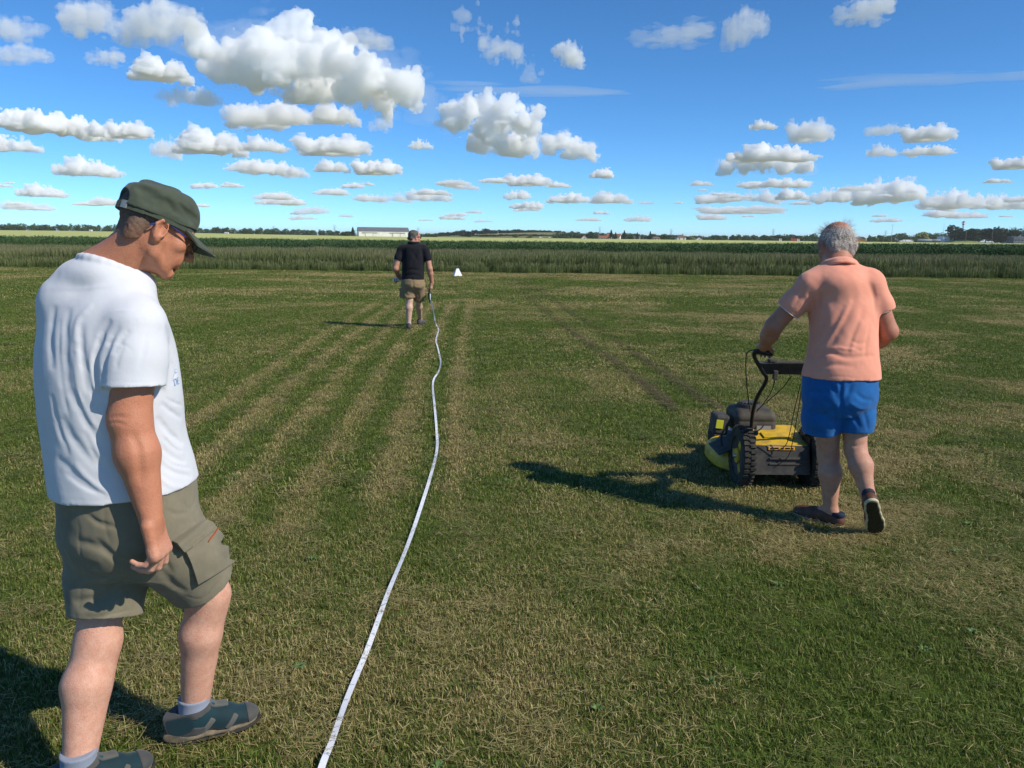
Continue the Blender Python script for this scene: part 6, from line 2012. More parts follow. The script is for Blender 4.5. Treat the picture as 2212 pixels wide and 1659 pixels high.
F.warp(lambda X, Y, Z: ((fbm(X * 10, Y * 10, Z * 8, 3, 43) - 0.5) * 0.014).astype(np.float32))
wear('shorts', F, m_blue, manB)

# ---- thin white hair: scalp fuzz and loose strands
F = Field(headCB - .19, headCB + .19, 0.004)
e = lambda c, rad, k, op='add': F.ell(HB(*c), [q * 1.10 for q in rad], (r2, f2, u2), k, op)
e((0, -0.017, 0.030), (0.0815, 0.104, 0.080), 0.0)
F.seg(HB(-.05, -.082, -.03), HB(.05, -.082, -.03), .030, .030, .03); F.seg(HB(-.035, -.070, -.065), HB(.035, -.070, -.065), .026, .026, .03)
e((0, -0.035, 0.118), (0.045, 0.075, 0.055), .006, 'sub')       # bald crown
F.clip(HB(0, 0.03, 0), f2, None, None, .01); F.clip(HB(0, -.05, -.085), -u2 + f2 * .3, None, None, .006)
for q in (-1, 1): F.ell(HB(q * .09, .0, -.012), (.02, .040, .042), (r2, f2, u2), .004, 'sub')
F.warp(lambda X, Y, Z: ((fbm(X * 120, Y * 120, Z * 60, 3, 5) - 0.5) * 0.010).astype(np.float32))
m_hairB = mat('thin grey hair', (0.44, 0.40, 0.36), 0.7, 0.25, noise=(110, 5), col2=(0.20, 0.155, 0.125), bump=(260, 0.7, 0.004))
hairB = wear('hair', F, m_hairB, manB, 0)
rgs = np.random.default_rng(7)
mbh = MB()
for i in range(1300):
    th = rgs.uniform(-2.6, 2.6); ph = rgs.uniform(-.25, 1.25)
    x = math.sin(th) * math.cos(ph) * .086; y = -.018 - math.cos(th) * math.cos(ph) * .108; z = .03 + math.sin(ph) * .088
    if z > .092 and abs(x) < .042 and y > -.085 and rgs.random() < .85: continue
    p = HB(x, y, z); out = unit(p - HB(0, -.018, .03))
    flow = unit(-u2 * .8 + r2 * .35 * np.sign(x) + rgs.normal(size=3) * .35) if z < .085 else unit(r2 * np.sign(x + .001) * .6 - f2 * .3 + rgs.normal(size=3) * .6)
    Ls = rgs.uniform(.025, .060); q = p
    wdt = unit(np.cross(out, flow)) * .0007
    v_ = []
    for j in range(4):
        v_ += [q - wdt * (1 - j / 4), q + wdt * (1 - j / 4)]
        q = q + unit(flow + out * (.55 - .1 * j) * (1.4 if z > .08 else .5)) * Ls / 3
    mbh.add(v_, [(0, 1, 3, 2), (2, 3, 5, 4), (4, 5, 7, 6)], True)
m_strand = mat('white hair strands', (0.55, 0.51, 0.47), 0.5, 0.4)
mbh.build('hair_strands', m_strand, hairB)['kind'] = 'stuff'

# ---- brown leather deck shoes
m_leath = mat('brown leather', (0.13, 0.050, 0.028), 0.55, 0.35, noise=(40, 4), col2=(0.085, 0.034, 0.020), bump=(200, .3, .002))
m_navy = mat('navy collar', (0.020, 0.028, 0.050), 0.7, 0.2)
m_crm = mat('cream welt', (0.52, 0.47, 0.30), 0.7, 0.2); m_olive = mat('dark gum sole', (0.050, 0.042, 0.020), 0.75, 0.2, noise=(50, 3), bump=(150, .5, .003))
def deck_shoe(heel, d, up, parent):
    s = unit(np.cross(d, up))
    Lc = lambda a, b, c: heel + d * a + s * b + up * c
    c4 = [Lc(a, b, c) for a in (-.05, .31) for b in (-.07, .07) for c in (-.01, .13)]
    lo = np.min(c4, 0) - .02; hi = np.max(c4, 0) + .02
    out = [(-.002, .0, .033), (.05, .0, .034), (.11, .004, .034), (.17, .005, .043), (.215, .003, .044), (.245, .0, .036)]
    def sweep(F, z, grow, fl):
        for (a, b, w), (a2, b2, w2) in zip(out[:-1], out[1:]):
            F.seg(Lc(a, b, z), Lc(a2, b2, z), w + grow, w2 + grow, .01, n=up, s=fl)
    F = Field(lo, hi, .004); sweep(F, .030, 0.004, .9)
    F.seg(Lc(.0, 0, .06), Lc(.06, 0, .062), .032, .036, .03); F.seg(Lc(.06, 0, .066), Lc(.15, 0, .052), .036, .036, .03)
    F.clip(Lc(0, 0, .018), -up)
    F.seg(Lc(.03, 0, .085), Lc(.05, 0, .14), .030, .045, .008, 'sub', n=d, s=1.5)
    sh = wear('shoe', F, m_leath, parent)
    F = Field(lo, hi, .004); sweep(F, .014, .006, .5); F.clip(Lc(0, 0, .004), -up); F.clip(Lc(0, 0, .024), up); wear('welt', F, m_crm, sh, 1)
    F = Field(lo, hi, .004); sweep(F, .004, -.003, .5); F.clip(Lc(0, 0, -.002), -up); F.clip(Lc(0, 0, .008), up); wear('outsole', F, m_olive, sh, 1)
    F = Field(lo, hi, .004); F.seg(Lc(-.004, 0, .078), Lc(.03, 0, .078), .036, .036, .01); F.clip(Lc(0, 0, .066), -up); F.clip(Lc(0, 0, .094), up); F.clip(Lc(.02, 0, 0), d)
    F.seg(Lc(.03, 0, .06), Lc(.03, 0, .14), .028, .030, .004, 'sub'); wear('heel_collar', F, m_navy, sh, 1)
    for k in range(3):
        MB().tube([Lc(.10 + .022 * k, -.026, .082 - .009 * k), Lc(.10 + .022 * k, 0, .092 - .009 * k), Lc(.10 + .022 * k, .026, .082 - .009 * k)], .003, 6).build('lace', m_navy, sh)
deck_shoe(heelL, dLb, np.array([0, 0, 1.0]), manB)
deck_shoe(heelR, dRb, -soleN, manB)
# ------------------------------------------------------------------ the man walking off with the tape: black polo, khaki cargo shorts
m_skinC = skin_mat('fair skin', (0.52, 0.265, 0.18), (0.62, 0.41, 0.31))
m_black = cloth_mat('black pique', (0.011, 0.011, 0.015), (0.016, 0.016, 0.021), 0.85, sheen=0.08)
m_khaki = cloth_mat('khaki cotton', (0.29, 0.205, 0.115), (0.235, 0.165, 0.09), 0.85, wear=10)
YB = 14.46
def Z5(x, y, dY=0.0): return PT(795.5 + .1653 * x, 466.3 + .1653 * y, YB + dY)
fC, rC, uC = facing(2)
F = Field(Z5(310, 1530) - np.array([0, .55, .05]), Z5(880, 170) + np.array([0, .75, .05]), 0.009)
headC_F = facing(50, 4); headCC = Z5(602, 288, .05)
f3, r3, u3 = headC_F
HC = head_sculpt(F, headCC, headC_F, 1.02, True, Z5(592, 385, .02), (.064, .075))
rowsC = [(588, 370, .10, .08), (588, 395, .165, .105), (588, 430, .205, .125), (587, 500, .205, .14), (586, 600, .200, .15), (585, 720, .198, .158), (584, 820, .200, .162), (582, 880, .200, .162)]
def csec(g): return [Z5(x, y) for x, y, a, b in rowsC], [a + g for x, y, a, b in rowsC], [b + g for x, y, a, b in rowsC]
p_, a_, b_ = csec(-.03); F.loft(p_, a_, b_, rC, fC, .02)
shL3, elL3, wrL3 = Z5(425, 440), Z5(358, 688, -.06), Z5(388, 782, .14)
shR3, elR3, wrR3 = Z5(750, 440), Z5(802, 690, -.02), Z5(832, 875, .06)
F.chain([shL3, elL3], [.058, .050], .03); F.chain([elL3, wrL3], [.052, .036], .02)
F.chain([shR3, elR3], [.058, .050], .03); F.chain([elR3, elR3 + (wrR3 - elR3) * .35, wrR3], [.050, .050, .034], .02)
hand_sculpt(F, wrL3, unit(np.array([.25, .8, -.35])), np.array([-.9, .2, .3]), np.array([0, .3, 1.0]), [(.9, 1.0, .6)] * 4, (.7, .7), 1.0, k=.006)
hand_sculpt(F, wrR3, unit(np.array([-.16, .05, -1.0])), np.array([.9, -.3, 0]), np.array([0, 1.0, 0]), [(.95, 1.1, .7)] * 4, (.7, .7), 1.05, k=.006)
heelLc = V3(gnd(795.5 + .1653 * 530, 466.3 + .1653 * 1492)); heelRc = V3(gnd(795.5 + .1653 * 665, 466.3 + .1653 * 1432))
dLc, dRc = unit(np.array([-.08, 1, 0])), unit(np.array([.3, .95, 0]))
anLc = heelLc + dLc * .05 + np.array([0, 0, .11]); anRc = heelRc + dRc * .05 + np.array([0, 0, .11])
knLc, knRc = Z5(540, 1100, -.02), Z5(658, 1100, .22)
hipLc, hipRc = Z5(525, 900), Z5(650, 900, .02)
for hip, kn, an in ((hipLc, knLc, anLc), (hipRc, knRc, anRc)):
    F.chain([hip, kn], [.085, .062], .03); cal = kn + (an - kn) * .33
    F.chain([kn, cal - fC * .02, an], [.055, .062, .036], .03)
for h_, d_, an in ((heelLc, dLc, anLc), (heelRc, dRc, anRc)):
    F.seg(an, h_ + np.array([0, 0, .05]), .034, .03, .02); F.seg(an, h_ + d_ * .17 + np.array([0, 0, .04]), .034, .024, .02)
BASE_C = (float(Z5(585, 900)[0]), YB, 0.0)
manC = person(F, lambda co: np.clip(sstep(.6, .85, co[:, 2]), 0, 1), m_skinC, 'grey haired man in black polo walking away with the measuring tape', BASE_C, 'men measuring and mowing the airstrip')
F = Field(Z5(330, 900) - np.array([0, .35, .02]), Z5(830, 330) + np.array([0, .35, .03]), 0.009)
p_, a_, b_ = csec(0); F.loft(p_, a_, b_, rC, fC, .02)
F.seg(Z5(455, 420), Z5(720, 420), .068, .068, .05)
for sh, el, end in ((shL3, elL3, Z5(400, 585, -.02)), (shR3, elR3, Z5(760, 592))):
    G = F.like(); G.chain([sh, sh + (el - sh) * .4, sh + (el - sh) * .9], [.068, .070, .074], .03); G.clip(end, unit(el - sh)); F.merge(G, .03)
F.clip((0, 0, Z5(585, 842, -.16)[2]), (0, 0, -1))
cC = Z5(594, 352, .02); ring = [cC + rC * math.cos(t) * .085 + fC * math.sin(t) * .09 for t in np.linspace(0, 2 * math.pi, 25)]
for a, b in zip(ring[:-1], ring[1:]): F.seg(a, b, .022, .022, .01)
for pix, w, dp in [([(480, 430), (475, 500), (470, 560)], .02, .012), ([(700, 430), (705, 500), (708, 560)], .02, .012), ([(560, 450), (610, 520), (650, 600)], .025, .010), ([(640, 450), (610, 540), (560, 640)], .025, .010), ([(460, 740), (560, 700), (700, 720)], .022, .010), ([(470, 790), (580, 770), (700, 790)], .02, .009)]:
    pgroove(F, [(795.5 + .1653 * x, 466.3 + .1653 * y) for x, y in pix], w, dp)
wear('polo_shirt', F, m_black, manC)
F = Field(Z5(400, 1170) - np.array([0, .4, 0]), Z5(770, 800) + np.array([0, .5, .03]), 0.009)
F.loft([Z5(585, 815), Z5(585, 860), Z5(585, 920), Z5(585, 980)], [.195, .203, .203, .12], [.160, .172, .175, .10], rC, fC, .02)
for pts, rs, cl in (([Z5(520, 900), Z5(522, 1000), Z5(532, 1200, -.02)], [.118, .112, .108], Z5(527, 1075, -.01)), ([Z5(655, 900, .02), Z5(662, 1000, .1), Z5(660, 1200, .24)], [.112, .104, .096], Z5(660, 1085, .2))):
    G = F.like(); G.chain(pts, rs, .03); G.clip(cl, unit(pts[2] - pts[1])); F.merge(G, .05)
for pix, w, dp in [([(582, 840), (585, 900), (592, 970)], .016, .012), ([(560, 900), (520, 920), (480, 910)], .018, .01), ([(610, 900), (650, 915), (700, 900)], .018, .01), ([(480, 1010), (520, 1040), (560, 1020)], .018, .01), ([(640, 1000), (660, 1050), (650, 1090)], .016, .01)]:
    pgroove(F, [(795.5 + .1653 * x, 466.3 + .1653 * y) for x, y in pix], w, dp)
for c, az in ((Z5(446, 1010, .0), -80), (Z5(728, 1010, .12), 75)):
    ff, rr, uu = facing(az)
    F.rbox(c, (.075, .030, .085), (rr, ff, uu), .015, .01); F.rbox(c + uu * .07, (.080, .038, .025), (rr, ff, uu), .01, .006)
F.warp(lambda X, Y, Z: ((fbm(X * 9, Y * 9, Z * 8, 3, 53) - 0.5) * 0.016).astype(np.float32))
wear('cargo_shorts', F, m_khaki, manC)
F = Field(headCC - .18, headCC + .18, .006)
e = lambda c, rad, k, op='add': F.ell(HC(*c), [q * 1.02 for q in rad], (r3, f3, u3), k, op)
e((0, -.016, .048), (.082, .107, .087), 0); F.seg(HC(-.04, -.085, -.015), HC(.04, -.085, -.015), .03, .03, .02)
F.clip(HC(0, .055, .06), f3 - u3 * .35, None, None, .02); F.clip(HC(0, -.02, -.04), -u3 + f3 * .35, None, None, .006); F.clip(HC(0, .02, .03), f3 * .9 - u3 * .5, None, None, .02)
for q in (-1, 1): F.ell(HC(q * .09, .01, -.012), (.022, .045, .040), (r3, f3, u3), .004, 'sub')
F.warp(lambda X, Y, Z: ((fbm(X * 90, Y * 90, Z * 90, 2, 8) - 0.5) * 0.010).astype(np.float32))
wear('hair', F, mat('grey hair', (0.040, 0.036, 0.034), 0.75, 0.25, noise=(45, 5), col2=(0.13, 0.125, 0.12), bump=(200, .6, .004)), manC, 0)
gl = bpy.data.objects.new('sunglasses', None); COL.objects.link(gl); gl.parent = manC; gl.matrix_parent_inverse = parent_world(manC).inverted()
m_lens = mat('red brown lens', (0.12, 0.03, 0.02), 0.15, 0.5)
for q in (-1, 1):
    MB().lathe([(0, .004), (.018, .003), (.021, 0), (.018, -.003), (0, -.004)], HC(q * .034, .112, .010), f3 + r3 * q * .25, 16).build('lens', m_lens, gl)
    MB().tube([HC(q * .058, .104, .018), HC(q * .080, .06, .022), HC(q * .086, .0, .024), HC(q * .088, -.03, .010)], .004, 6).build('arm', m_frame, gl)
MB().tube([HC(-.012, .122, .014), HC(.012, .122, .014)], .003, 6).build('bridge', m_frame, gl)
m_sockc = cloth_mat('pale grey sock', (0.45, 0.43, 0.42)); m_shoec = mat('dark grey trainer', (0.055, 0.052, 0.05), 0.8, 0.2, noise=(40, 4), col2=(0.11, 0.10, 0.095)); m_solec = mat('black sole', (.02, .02, .02), .85)
for h_, d_, an in ((heelLc, dLc, anLc), (heelRc, dRc, anRc)):
    up = np.array([0, 0, 1.0]); s = np.cross(d_, up)
    Lc = lambda a, b, c: h_ + d_ * a + s * b + up * c
    c4 = [Lc(a, b, c) for a in (-.06, .32) for b in (-.08, .08) for c in (-.02, .16)]
    F = Field(np.min(c4, 0), np.max(c4, 0), .006)
    F.chain([Lc(.0, 0, .055), Lc(.08, 0, .060), Lc(.17, 0, .048), Lc(.235, 0, .042)], [.043, .044, .045, .036], .02); F.seg(Lc(.0, 0, .09), Lc(.06, 0, .09), .040, .038, .02)
    F.clip(Lc(0, 0, .02), -up); F.seg(Lc(.03, 0, .11), Lc(.04, 0, .16), .032, .04, .006, 'sub')
    sh = wear('shoe', F, m_shoec, manC)
    F = Field(np.min(c4, 0), np.max(c4, 0), .006)
    F.chain([Lc(.0, 0, .016), Lc(.08, 0, .016), Lc(.17, 0, .018), Lc(.235, 0, .026)], [.044, .044, .047, .038], .02, n=up, s=.5); F.clip(Lc(0, 0, .0), -up); F.clip(Lc(0, 0, .026), up - d_ * .04)
    wear('sole', F, m_solec, sh, 1)
    F = Field(an - .1, an + .12, .006); F.seg(an + up * .06, an - up * .05, .041, .040, .01); F.clip(an + up * .03, up); wear('sock', F, m_sockc, manC, 1)
# ------------------------------------------------------------------ lawn mower (big rear wheels, yellow deck)
m_yel = mat('yellow mower paint', (0.66, 0.41, 0.02), 0.5, 0.35, noise=(11, 6, (0.42, 0.72)), col2=(0.30, 0.20, 0.05))
m_blk = mat('black steel tube', (0.012, 0.013, 0.018), 0.4, 0.45)
m_plas = mat('dusty black plastic', (0.035, 0.034, 0.036), 0.7, 0.3, noise=(18, 5), col2=(0.075, 0.068, 0.058))
m_eng = mat('dusty engine cowl', (0.050, 0.044, 0.037), 0.7, 0.3, noise=(16, 5), col2=(0.085, 0.073, 0.055))
m_tyre = mat('dusty tyre', (0.030, 0.029, 0.027), 0.85, 0.2, noise=(25, 4), col2=(0.065, 0.058, 0.045))
m_lab = mat('orange label', (0.75, 0.36, 0.01), 0.5, 0.3); m_ink = mat('label ink', (0.02, 0.02, 0.02), 0.6, 0.2)
m_wlab = mat('white label', (0.30, 0.29, 0.27), 0.5, 0.3); m_gall = mat('brushed steel', (0.5, 0.5, 0.5), 0.35, 0.5, metal=1.0)
MX, MY = 1.815, 5.33
mow = empty('lawn_mower', (MX, MY, 0.0))
def MP(x, y, z): return Vector((MX + x, MY + y, z))
# wheels
def big_wheel(cx, out):
    c = MP(cx, 0, .205)
    w = MB().lathe([(.135, -.040), (.188, -.043), (.200, -.034), (.200, .034), (.188, .043), (.135, .040), (.135, -.040)], c, (1, 0, 0), 44).build('wheel', m_tyre, mow)
    tm = MB()
    for k in range(34):
        a = 2 * math.pi * k / 34
        for s in (-1, 1):
            aa = a + (math.pi / 34 if s > 0 else 0)
            rot = Matrix.Rotation(aa, 3, 'X')
            tm.box(c + rot @ Vector((s * .021, 0, .203)), (.036, .020, .016), rot)
    tr = tm.build('tread', m_tyre, w); tr['kind'] = 'stuff'
    MB().lathe([(0, -.030), (.13, -.030), (.138, -.036), (.138, .036), (.13, .030), (0, .030)], c, (1, 0, 0), 36).build('rim', m_plas, w)
    for k in range(3):
        a = 2 * math.pi * k / 3 + .5; rot = Matrix.Rotation(a, 3, 'X')
        MB().prism([(-.028, .062), (.028, .062), (.022, .118), (-.022, .118)], .0, .003, Matrix.Translation(c + Vector((out * .0325, 0, 0))) @ rot.to_4x4() @ Matrix(((0, 0, 1, 0), (1, 0, 0, 0), (0, 1, 0, 0), (0, 0, 0, 1)))).build('yellow_inset', m_yel, w)
    h = MB().lathe([(0, out * .044), (.050, out * .042), (.052, out * .030)], c, (1, 0, 0), 28).build('hub_cap', m_yel, w)
    MB().lathe([(0, out * .062), (.012, out * .062), (.016, out * .056), (.016, out * .040)], c, (1, 0, 0), 16).build('axle_nut', m_gall, h)
big_wheel(-.235, -1); big_wheel(.235, 1)
# deck: broad rounded shell in front, skirt and rear box
F = Field(MP(-.50, .02, -.02), MP(.50, 1.02, .30), 0.008)
dk = [MP(0, .48, .11), MP(0, .52, .11)]
F.loft([MP(0, .52, .012), MP(0, .52, .06), MP(0, .52, .11), MP(0, .52, .145)], [.335, .335, .325, .295], [.36, .36, .35, .32], (1, 0, 0), (0, 1, 0), 0, pw=3.0)
F.clip(MP(0, .10, 0), (0, -1, 0)); F.clip(MP(0, 0, .028), (0, 0, -1)); wear('deck', F, m_yel, mow)
F = Field(MP(-.50, .02, .10), MP(.50, 1.02, .30), 0.008)
F.loft([MP(0, .50, .13), MP(0, .50, .18), MP(0, .50, .235)], [.285, .25, .21], [.30, .26, .23], (1, 0, 0), (0, 1, 0), .02, pw=2.6)
F.clip(MP(0, .10, 0), (0, -1, 0))
wear('deck_cover', F, m_plas, mow)
MB().box(MP(-.26, .30, .205), (.20, .30, .012), Matrix.Rotation(R(-22), 3, 'Y')).build('deck_guard', m_plas, mow)
# rear box: yellow lid and grey flap
mb = MB()
mb.add([MP(-.175, -.11, .300), MP(.175, -.11, .300), MP(.20, .30, .352), MP(-.20, .30, .352), MP(-.175, -.11, .25), MP(.175, -.11, .25), MP(.20, .30, .25), MP(-.20, .30, .25)], [(0, 1, 2, 3), (7, 6, 5, 4), (0, 4, 5, 1), (1, 5, 6, 2), (2, 6, 7, 3), (3, 7, 4, 0)])
lid = mb.build('lid', m_yel, mow)
MB().box(MP(.03, .08, .330), (.22, .10, .012), Matrix.Rotation(R(7), 3, 'X')).build('lid_ridge', m_yel, lid)
fl = MB().add([MP(-.178, -.115, .302), MP(.178, -.115, .302), MP(.186, -.150, .115), MP(-.186, -.150, .115), MP(-.178, -.02, .302), MP(.178, -.02, .302), MP(.186, -.02, .115), MP(-.186, -.02, .115)], [(3, 2, 1, 0), (4, 5, 6, 7), (0, 1, 5, 4), (1, 2, 6, 5), (2, 3, 7, 6), (3, 0, 4, 7)]).build('rear_flap', m_plas, mow)
for zz in (.222, .185):
    MB().box(MP(.02, -.137, zz), (.225, .014, .013), bev=.003).build('slot', m_eng, fl)
MB().box(MP(-.01, -.1215, .290), (.175, .006, .022), Matrix.Rotation(R(-10), 3, 'X')).build('warning_label', m_lab, fl)
for k, (x, w) in enumerate(((-.075, .02), (-.045, .028), (-.005, .018), (.03, .03), (.062, .012))):
    MB().box(MP(x, -.126, .290), (w, .003, .010), Matrix.Rotation(R(-10 + 20 * (k % 2)), 3, 'X')).build('label_mark', m_ink, fl)
MB().box(MP(-.06, -.118, .306), (.09, .004, .014)).build('worn_sticker', m_wlab, lid)
MB().box(MP(0, .10, .075), (.42, .10, .03)).build('axle_beam', m_blk, mow)
for q in (-1, 1):
    MB().box(MP(q * .185, -.02, .235), (.014, .14, .27), Matrix.Rotation(R(8), 3, 'X'), bev=.003).build('side_bracket', m_blk, mow)
# engine
F = Field(MP(-.36, .10, .20), MP(.22, .62, .56), 0.006)
F.rbox(MP(-.085, .36, .375), (.145, .155, .075), ((1, 0, 0), (0, 1, 0), (0, 0, 1)), .035, .02)
F.rbox(MP(-.085, .36, .425), (.138, .148, .048), ((1, 0, 0), (0, 1, 0), (0, 0, 1)), .045, .02)
F.groove([MP(-.25, .205, .395), MP(.08, .205, .395)], .008, .006, False)
eng = wear('engine', F, m_eng, mow)
MB().lathe([(.0, .035), (.06, .034), (.085, .024), (.092, 0), (.092, -.02)], MP(-.10, .36, .474), (0, 0, 1), 28).build('starter_cover', m_plas, eng)
for k in range(9):
    a = R(20 * k - 80)
    MB().box(MP(-.10 + .055 * math.sin(a) * .9, .36 - .055 * math.cos(a), .508), (.012, .05, .008), Matrix.Rotation(a, 3, 'Z')).build('vent_rib', m_plas, eng)
MB().box(MP(-.035, .200, .350), (.10, .006, .034)).build('plate', m_wlab, eng)
MB().box(MP(-.03, .36, .285), (.30, .28, .09), bev=.01).build('crankcase', m_plas, eng)
fb = MB().box(MP(-.318, .33, .355), (.105, .16, .145), Matrix.Rotation(R(6), 3, 'Y'), bev=.018).build('air_filter_box', m_plas, eng)
MB().box(MP(-.335, .246, .365), (.05, .008, .060), Matrix.Rotation(R(6), 3, 'Y')).build('yellow_label', mat('lemon label', (0.62, 0.60, 0.04), .5), fb)
MB().tube([MP(-.30, .30, .29), MP(-.31, .29, .24), MP(-.30, .28, .20)], .008, 8).build('filter_strut', m_blk, fb)
MB().tube(smooth_path([MP(-.24, .22, .38), MP(-.16, .14, .345), MP(-.10, .10, .36), MP(-.05, .16, .38)], 5), .005, 6).build('fuel_hose', m_blk, eng)
MB().tube([MP(-.145, .60, .22), MP(-.145, .64, .23)], .02, 8).build('spark_plug', m_gall, eng)
# front wheels under the deck
for q in (-1, 1):
    MB().lathe([(0, -.03), (.09, -.03), (.10, -.02), (.10, .02), (.09, .03), (0, .03)], MP(q * .20, .90, .10), (1, 0, 0), 28).build('front_wheel', m_tyre, mow)
# handle
hp = [at(x, y, Y) for x, y, Y in ((1622, 939, 5.32), (1624.5, 905, 5.28), (1629, 878, 5.21), (1637, 855, 5.15), (1649, 834, 5.09), (1656, 817, 5.05), (1649, 805, 5.02), (1638, 787, 4.97), (1630, 772, 4.92), (1629.5, 762, 4.885), (1636, 758, 4.872), (1650, 761, 4.87), (1668, 764, 4.87))]
for s in (-1, 1):
    P = [Vector((p.x if s < 0 else 2 * MX - p.x, p.y, p.z)) for p in hp]
    tb = MB().tube(smooth_path(P, 5), .0125, 10).build('handle_bar', m_blk, mow)
    MB().tube([P[-3], P[-2], P[-1]], .019, 12).build('grip', m_blk, tb)
    kx = P[0]
    MB().lathe([(0, .03), (.016, .03), (.022, .02), (.022, .004), (.01, 0)], kx + Vector((s * -.012, -.015, .02)), (-s, -.5, 0), 14).build('clamp_knob', m_plas, tb)
    MB().tube([P[0] + Vector((0, .01, .01)), P[0] + Vector((0, .05, -.14))], .012, 8).build('lower_bar', m_blk, tb)
tA, tB = at(1643, 785, 4.985), at(1729, 785, 4.985)
tb = MB().add([tA, Vector((2 * MX - tA.x, tA.y, tA.z)), Vector((2 * MX - tA.x - .03, tA.y + .04, tA.z - .075)), Vector((tA.x + .03, tA.y + .04, tA.z - .075)), tA + Vector((0, .11, .0)), Vector((2 * MX - tA.x, tA.y + .11, tA.z)), Vector((2 * MX - tA.x - .03, tA.y + .10, tA.z - .05)), Vector((tA.x + .03, tA.y + .10, tA.z - .05))],
      [(0, 1, 2, 3), (7, 6, 5, 4), (0, 4, 5, 1), (1, 5, 6, 2), (2, 6, 7, 3), (3, 7, 4, 0)]).build('control_panel', m_plas, mow)
MB().box(tA + Vector((.20, .045, .004)), (.22, .075, .008), bev=.002).build('panel_inlay', m_eng, tb)
MB().box(tA + Vector((.085, .04, .012)), (.05, .05, .022), bev=.006).build('throttle', m_plas, tb)
MB().box(tA + Vector((.10, .01, -.075)), (.03, .03, .06), bev=.006).build('cable_guide', m_plas, tb)
for k, q in enumerate(([(1636, 755, 4.87), (1622, 757, 4.88), (1613, 764, 4.90), (1611, 790, 4.97), (1614, 840, 5.12), (1619, 880, 5.25), (1622, 893, 5.33)], [(1675, 816, 5.02), (1668, 842, 5.12), (1652, 868, 5.25), (1634, 890, 5.40)], [(1710, 812, 5.02), (1690, 838, 5.14), (1660, 865, 5.25), (1636, 885, 5.40)],
                       [(1729, 830, 5.02), (1722, 860, 5.08), (1713, 900, 5.14), (1706, 935, 5.16), (1697, 962, 5.17), (1678, 974, 5.18)], [(1731, 845, 5.04), (1722, 900, 5.10), (1713, 950, 5.14), (1703, 985, 5.165), (1678, 1007, 5.18)])):
    MB().tube(smooth_path([at(*p) for p in q], 5), .0035 if k < 3 else .0028, 6).build('cable', m_blk, mow)
tagit(mow, 'yellow and black lawn mower with big rear wheels pushed by the salmon shirt man', 'lawn mower')

# ------------------------------------------------------------------ measuring tape on the grass
m_tape = mat('white tape', (0.78, 0.79, 0.82), 0.45, 0.35, noise=(6, 3), col2=(0.70, 0.72, 0.77))
m_tnum = mat('tape print', (0.45, 0.49, 0.57), 0.6, 0.2)
tp = [(560, 2060), (632, 1830), (690, 1672), (712, 1612), (742, 1530), (790, 1410), (835, 1290), (875, 1190), (908, 1100), (932, 1020), (944, 970), (943, 925), (939, 880), (935, 835), (938, 818), (948, 800), (952, 782), (948, 760), (943, 742), (942, 734), (946, 718), (947, 711), (943, 702)]
tpts = [gnd(x, y, 0.027) for x, y in tp]
lift = [(940.5, 697, 14.75, .12), (938, 682, 14.7, .3), (934, 663, 14.62, .48), (930, 647, 14.56, .6)]
lp = [at(x, y, Y) for x, y, Y, z in lift]
path = smooth_path(tpts + lp, 10)
rgt = random.Random(3)
def tape_frame(i):
    t = (path[min(i + 1, len(path) - 1)] - path[max(i - 1, 0)])
    th = Vector((t.x, t.y, 0)); th = th.normalized() if th.length > 1e-6 else Vector((0, 1, 0))
    if path[i].z > .09: return th, Vector((1, 0, 0))
    return th, Vector((th.y, -th.x, 0))
vs, fs = [], []
HWID = 0.0108
for i, p in enumerate(path):
    th, sd = tape_frame(i)
    tw = 0.18 * math.sin(i * .21) + (0.3 * math.sin(i * .13) if p.y > 9 else 0)
    if p.y > 14.3: tw = 0.0
    wob = 0.004 * math.sin(i * .33) if p.y < 14 else 0
    a = sd * math.cos(tw) + Vector((0, 0, 1)) * math.sin(tw)
    for s in (-1, 1):
        vs.append(p + a * HWID * s + Vector((0, 0, wob)))
n = len(path)
for i in range(n - 1): fs.append((2 * i, 2 * i + 1, 2 * i + 3, 2 * i + 2))
nv = len(vs)
up_ = Vector((0, 0, -.0012))
vs2 = vs + [v + up_ for v in vs]
fs2 = fs + [tuple(nv + k for k in reversed(f)) for f in fs]
for i in range(n - 1):
    fs2.append((2 * i, 2 * i + 2, nv + 2 * i + 2, nv + 2 * i)); fs2.append((2 * i + 1, nv + 2 * i + 1, nv + 2 * i + 3, 2 * i + 3))
tape_root = empty('measuring_tape', tuple(gnd(700, 1655)))
MB().add(vs2, fs2, True).build('ribbon', m_tape, tape_root)
# centimetre numbers along the nearest metres
def along(dist0):
    acc = 0
    for i in range(len(path) - 1):
        l = (path[i + 1] - path[i]).length
        if acc + l >= dist0: 
            f = (dist0 - acc) / l
            return path[i].lerp(path[i + 1], f), i
        acc += l
    return path[-1], n - 2
def dist_to(px, py):
    q = gnd(px, py, .027); best = min(range(len(path)), key=lambda i: (path[i] - q).length)
    return sum((path[i + 1] - path[i]).length for i in range(best))
d60 = dist_to(710, 1631)
txt_cache = {}
def text_mesh(s):
    if s in txt_cache: return txt_cache[s]
    cu = bpy.data.curves.new('t', 'FONT'); cu.body = s; cu.size = 0.014; cu.align_x = 'CENTER'; cu.align_y = 'CENTER'
    to = bpy.data.objects.new('t', cu); COL.objects.link(to)
    dg = bpy.context.evaluated_depsgraph_get()
    me = bpy.data.meshes.new_from_object(to.evaluated_get(dg)); bpy.data.objects.remove(to); bpy.data.curves.remove(cu)
    me.materials.clear(); me.materials.append(m_tnum); txt_cache[s] = me
    return me
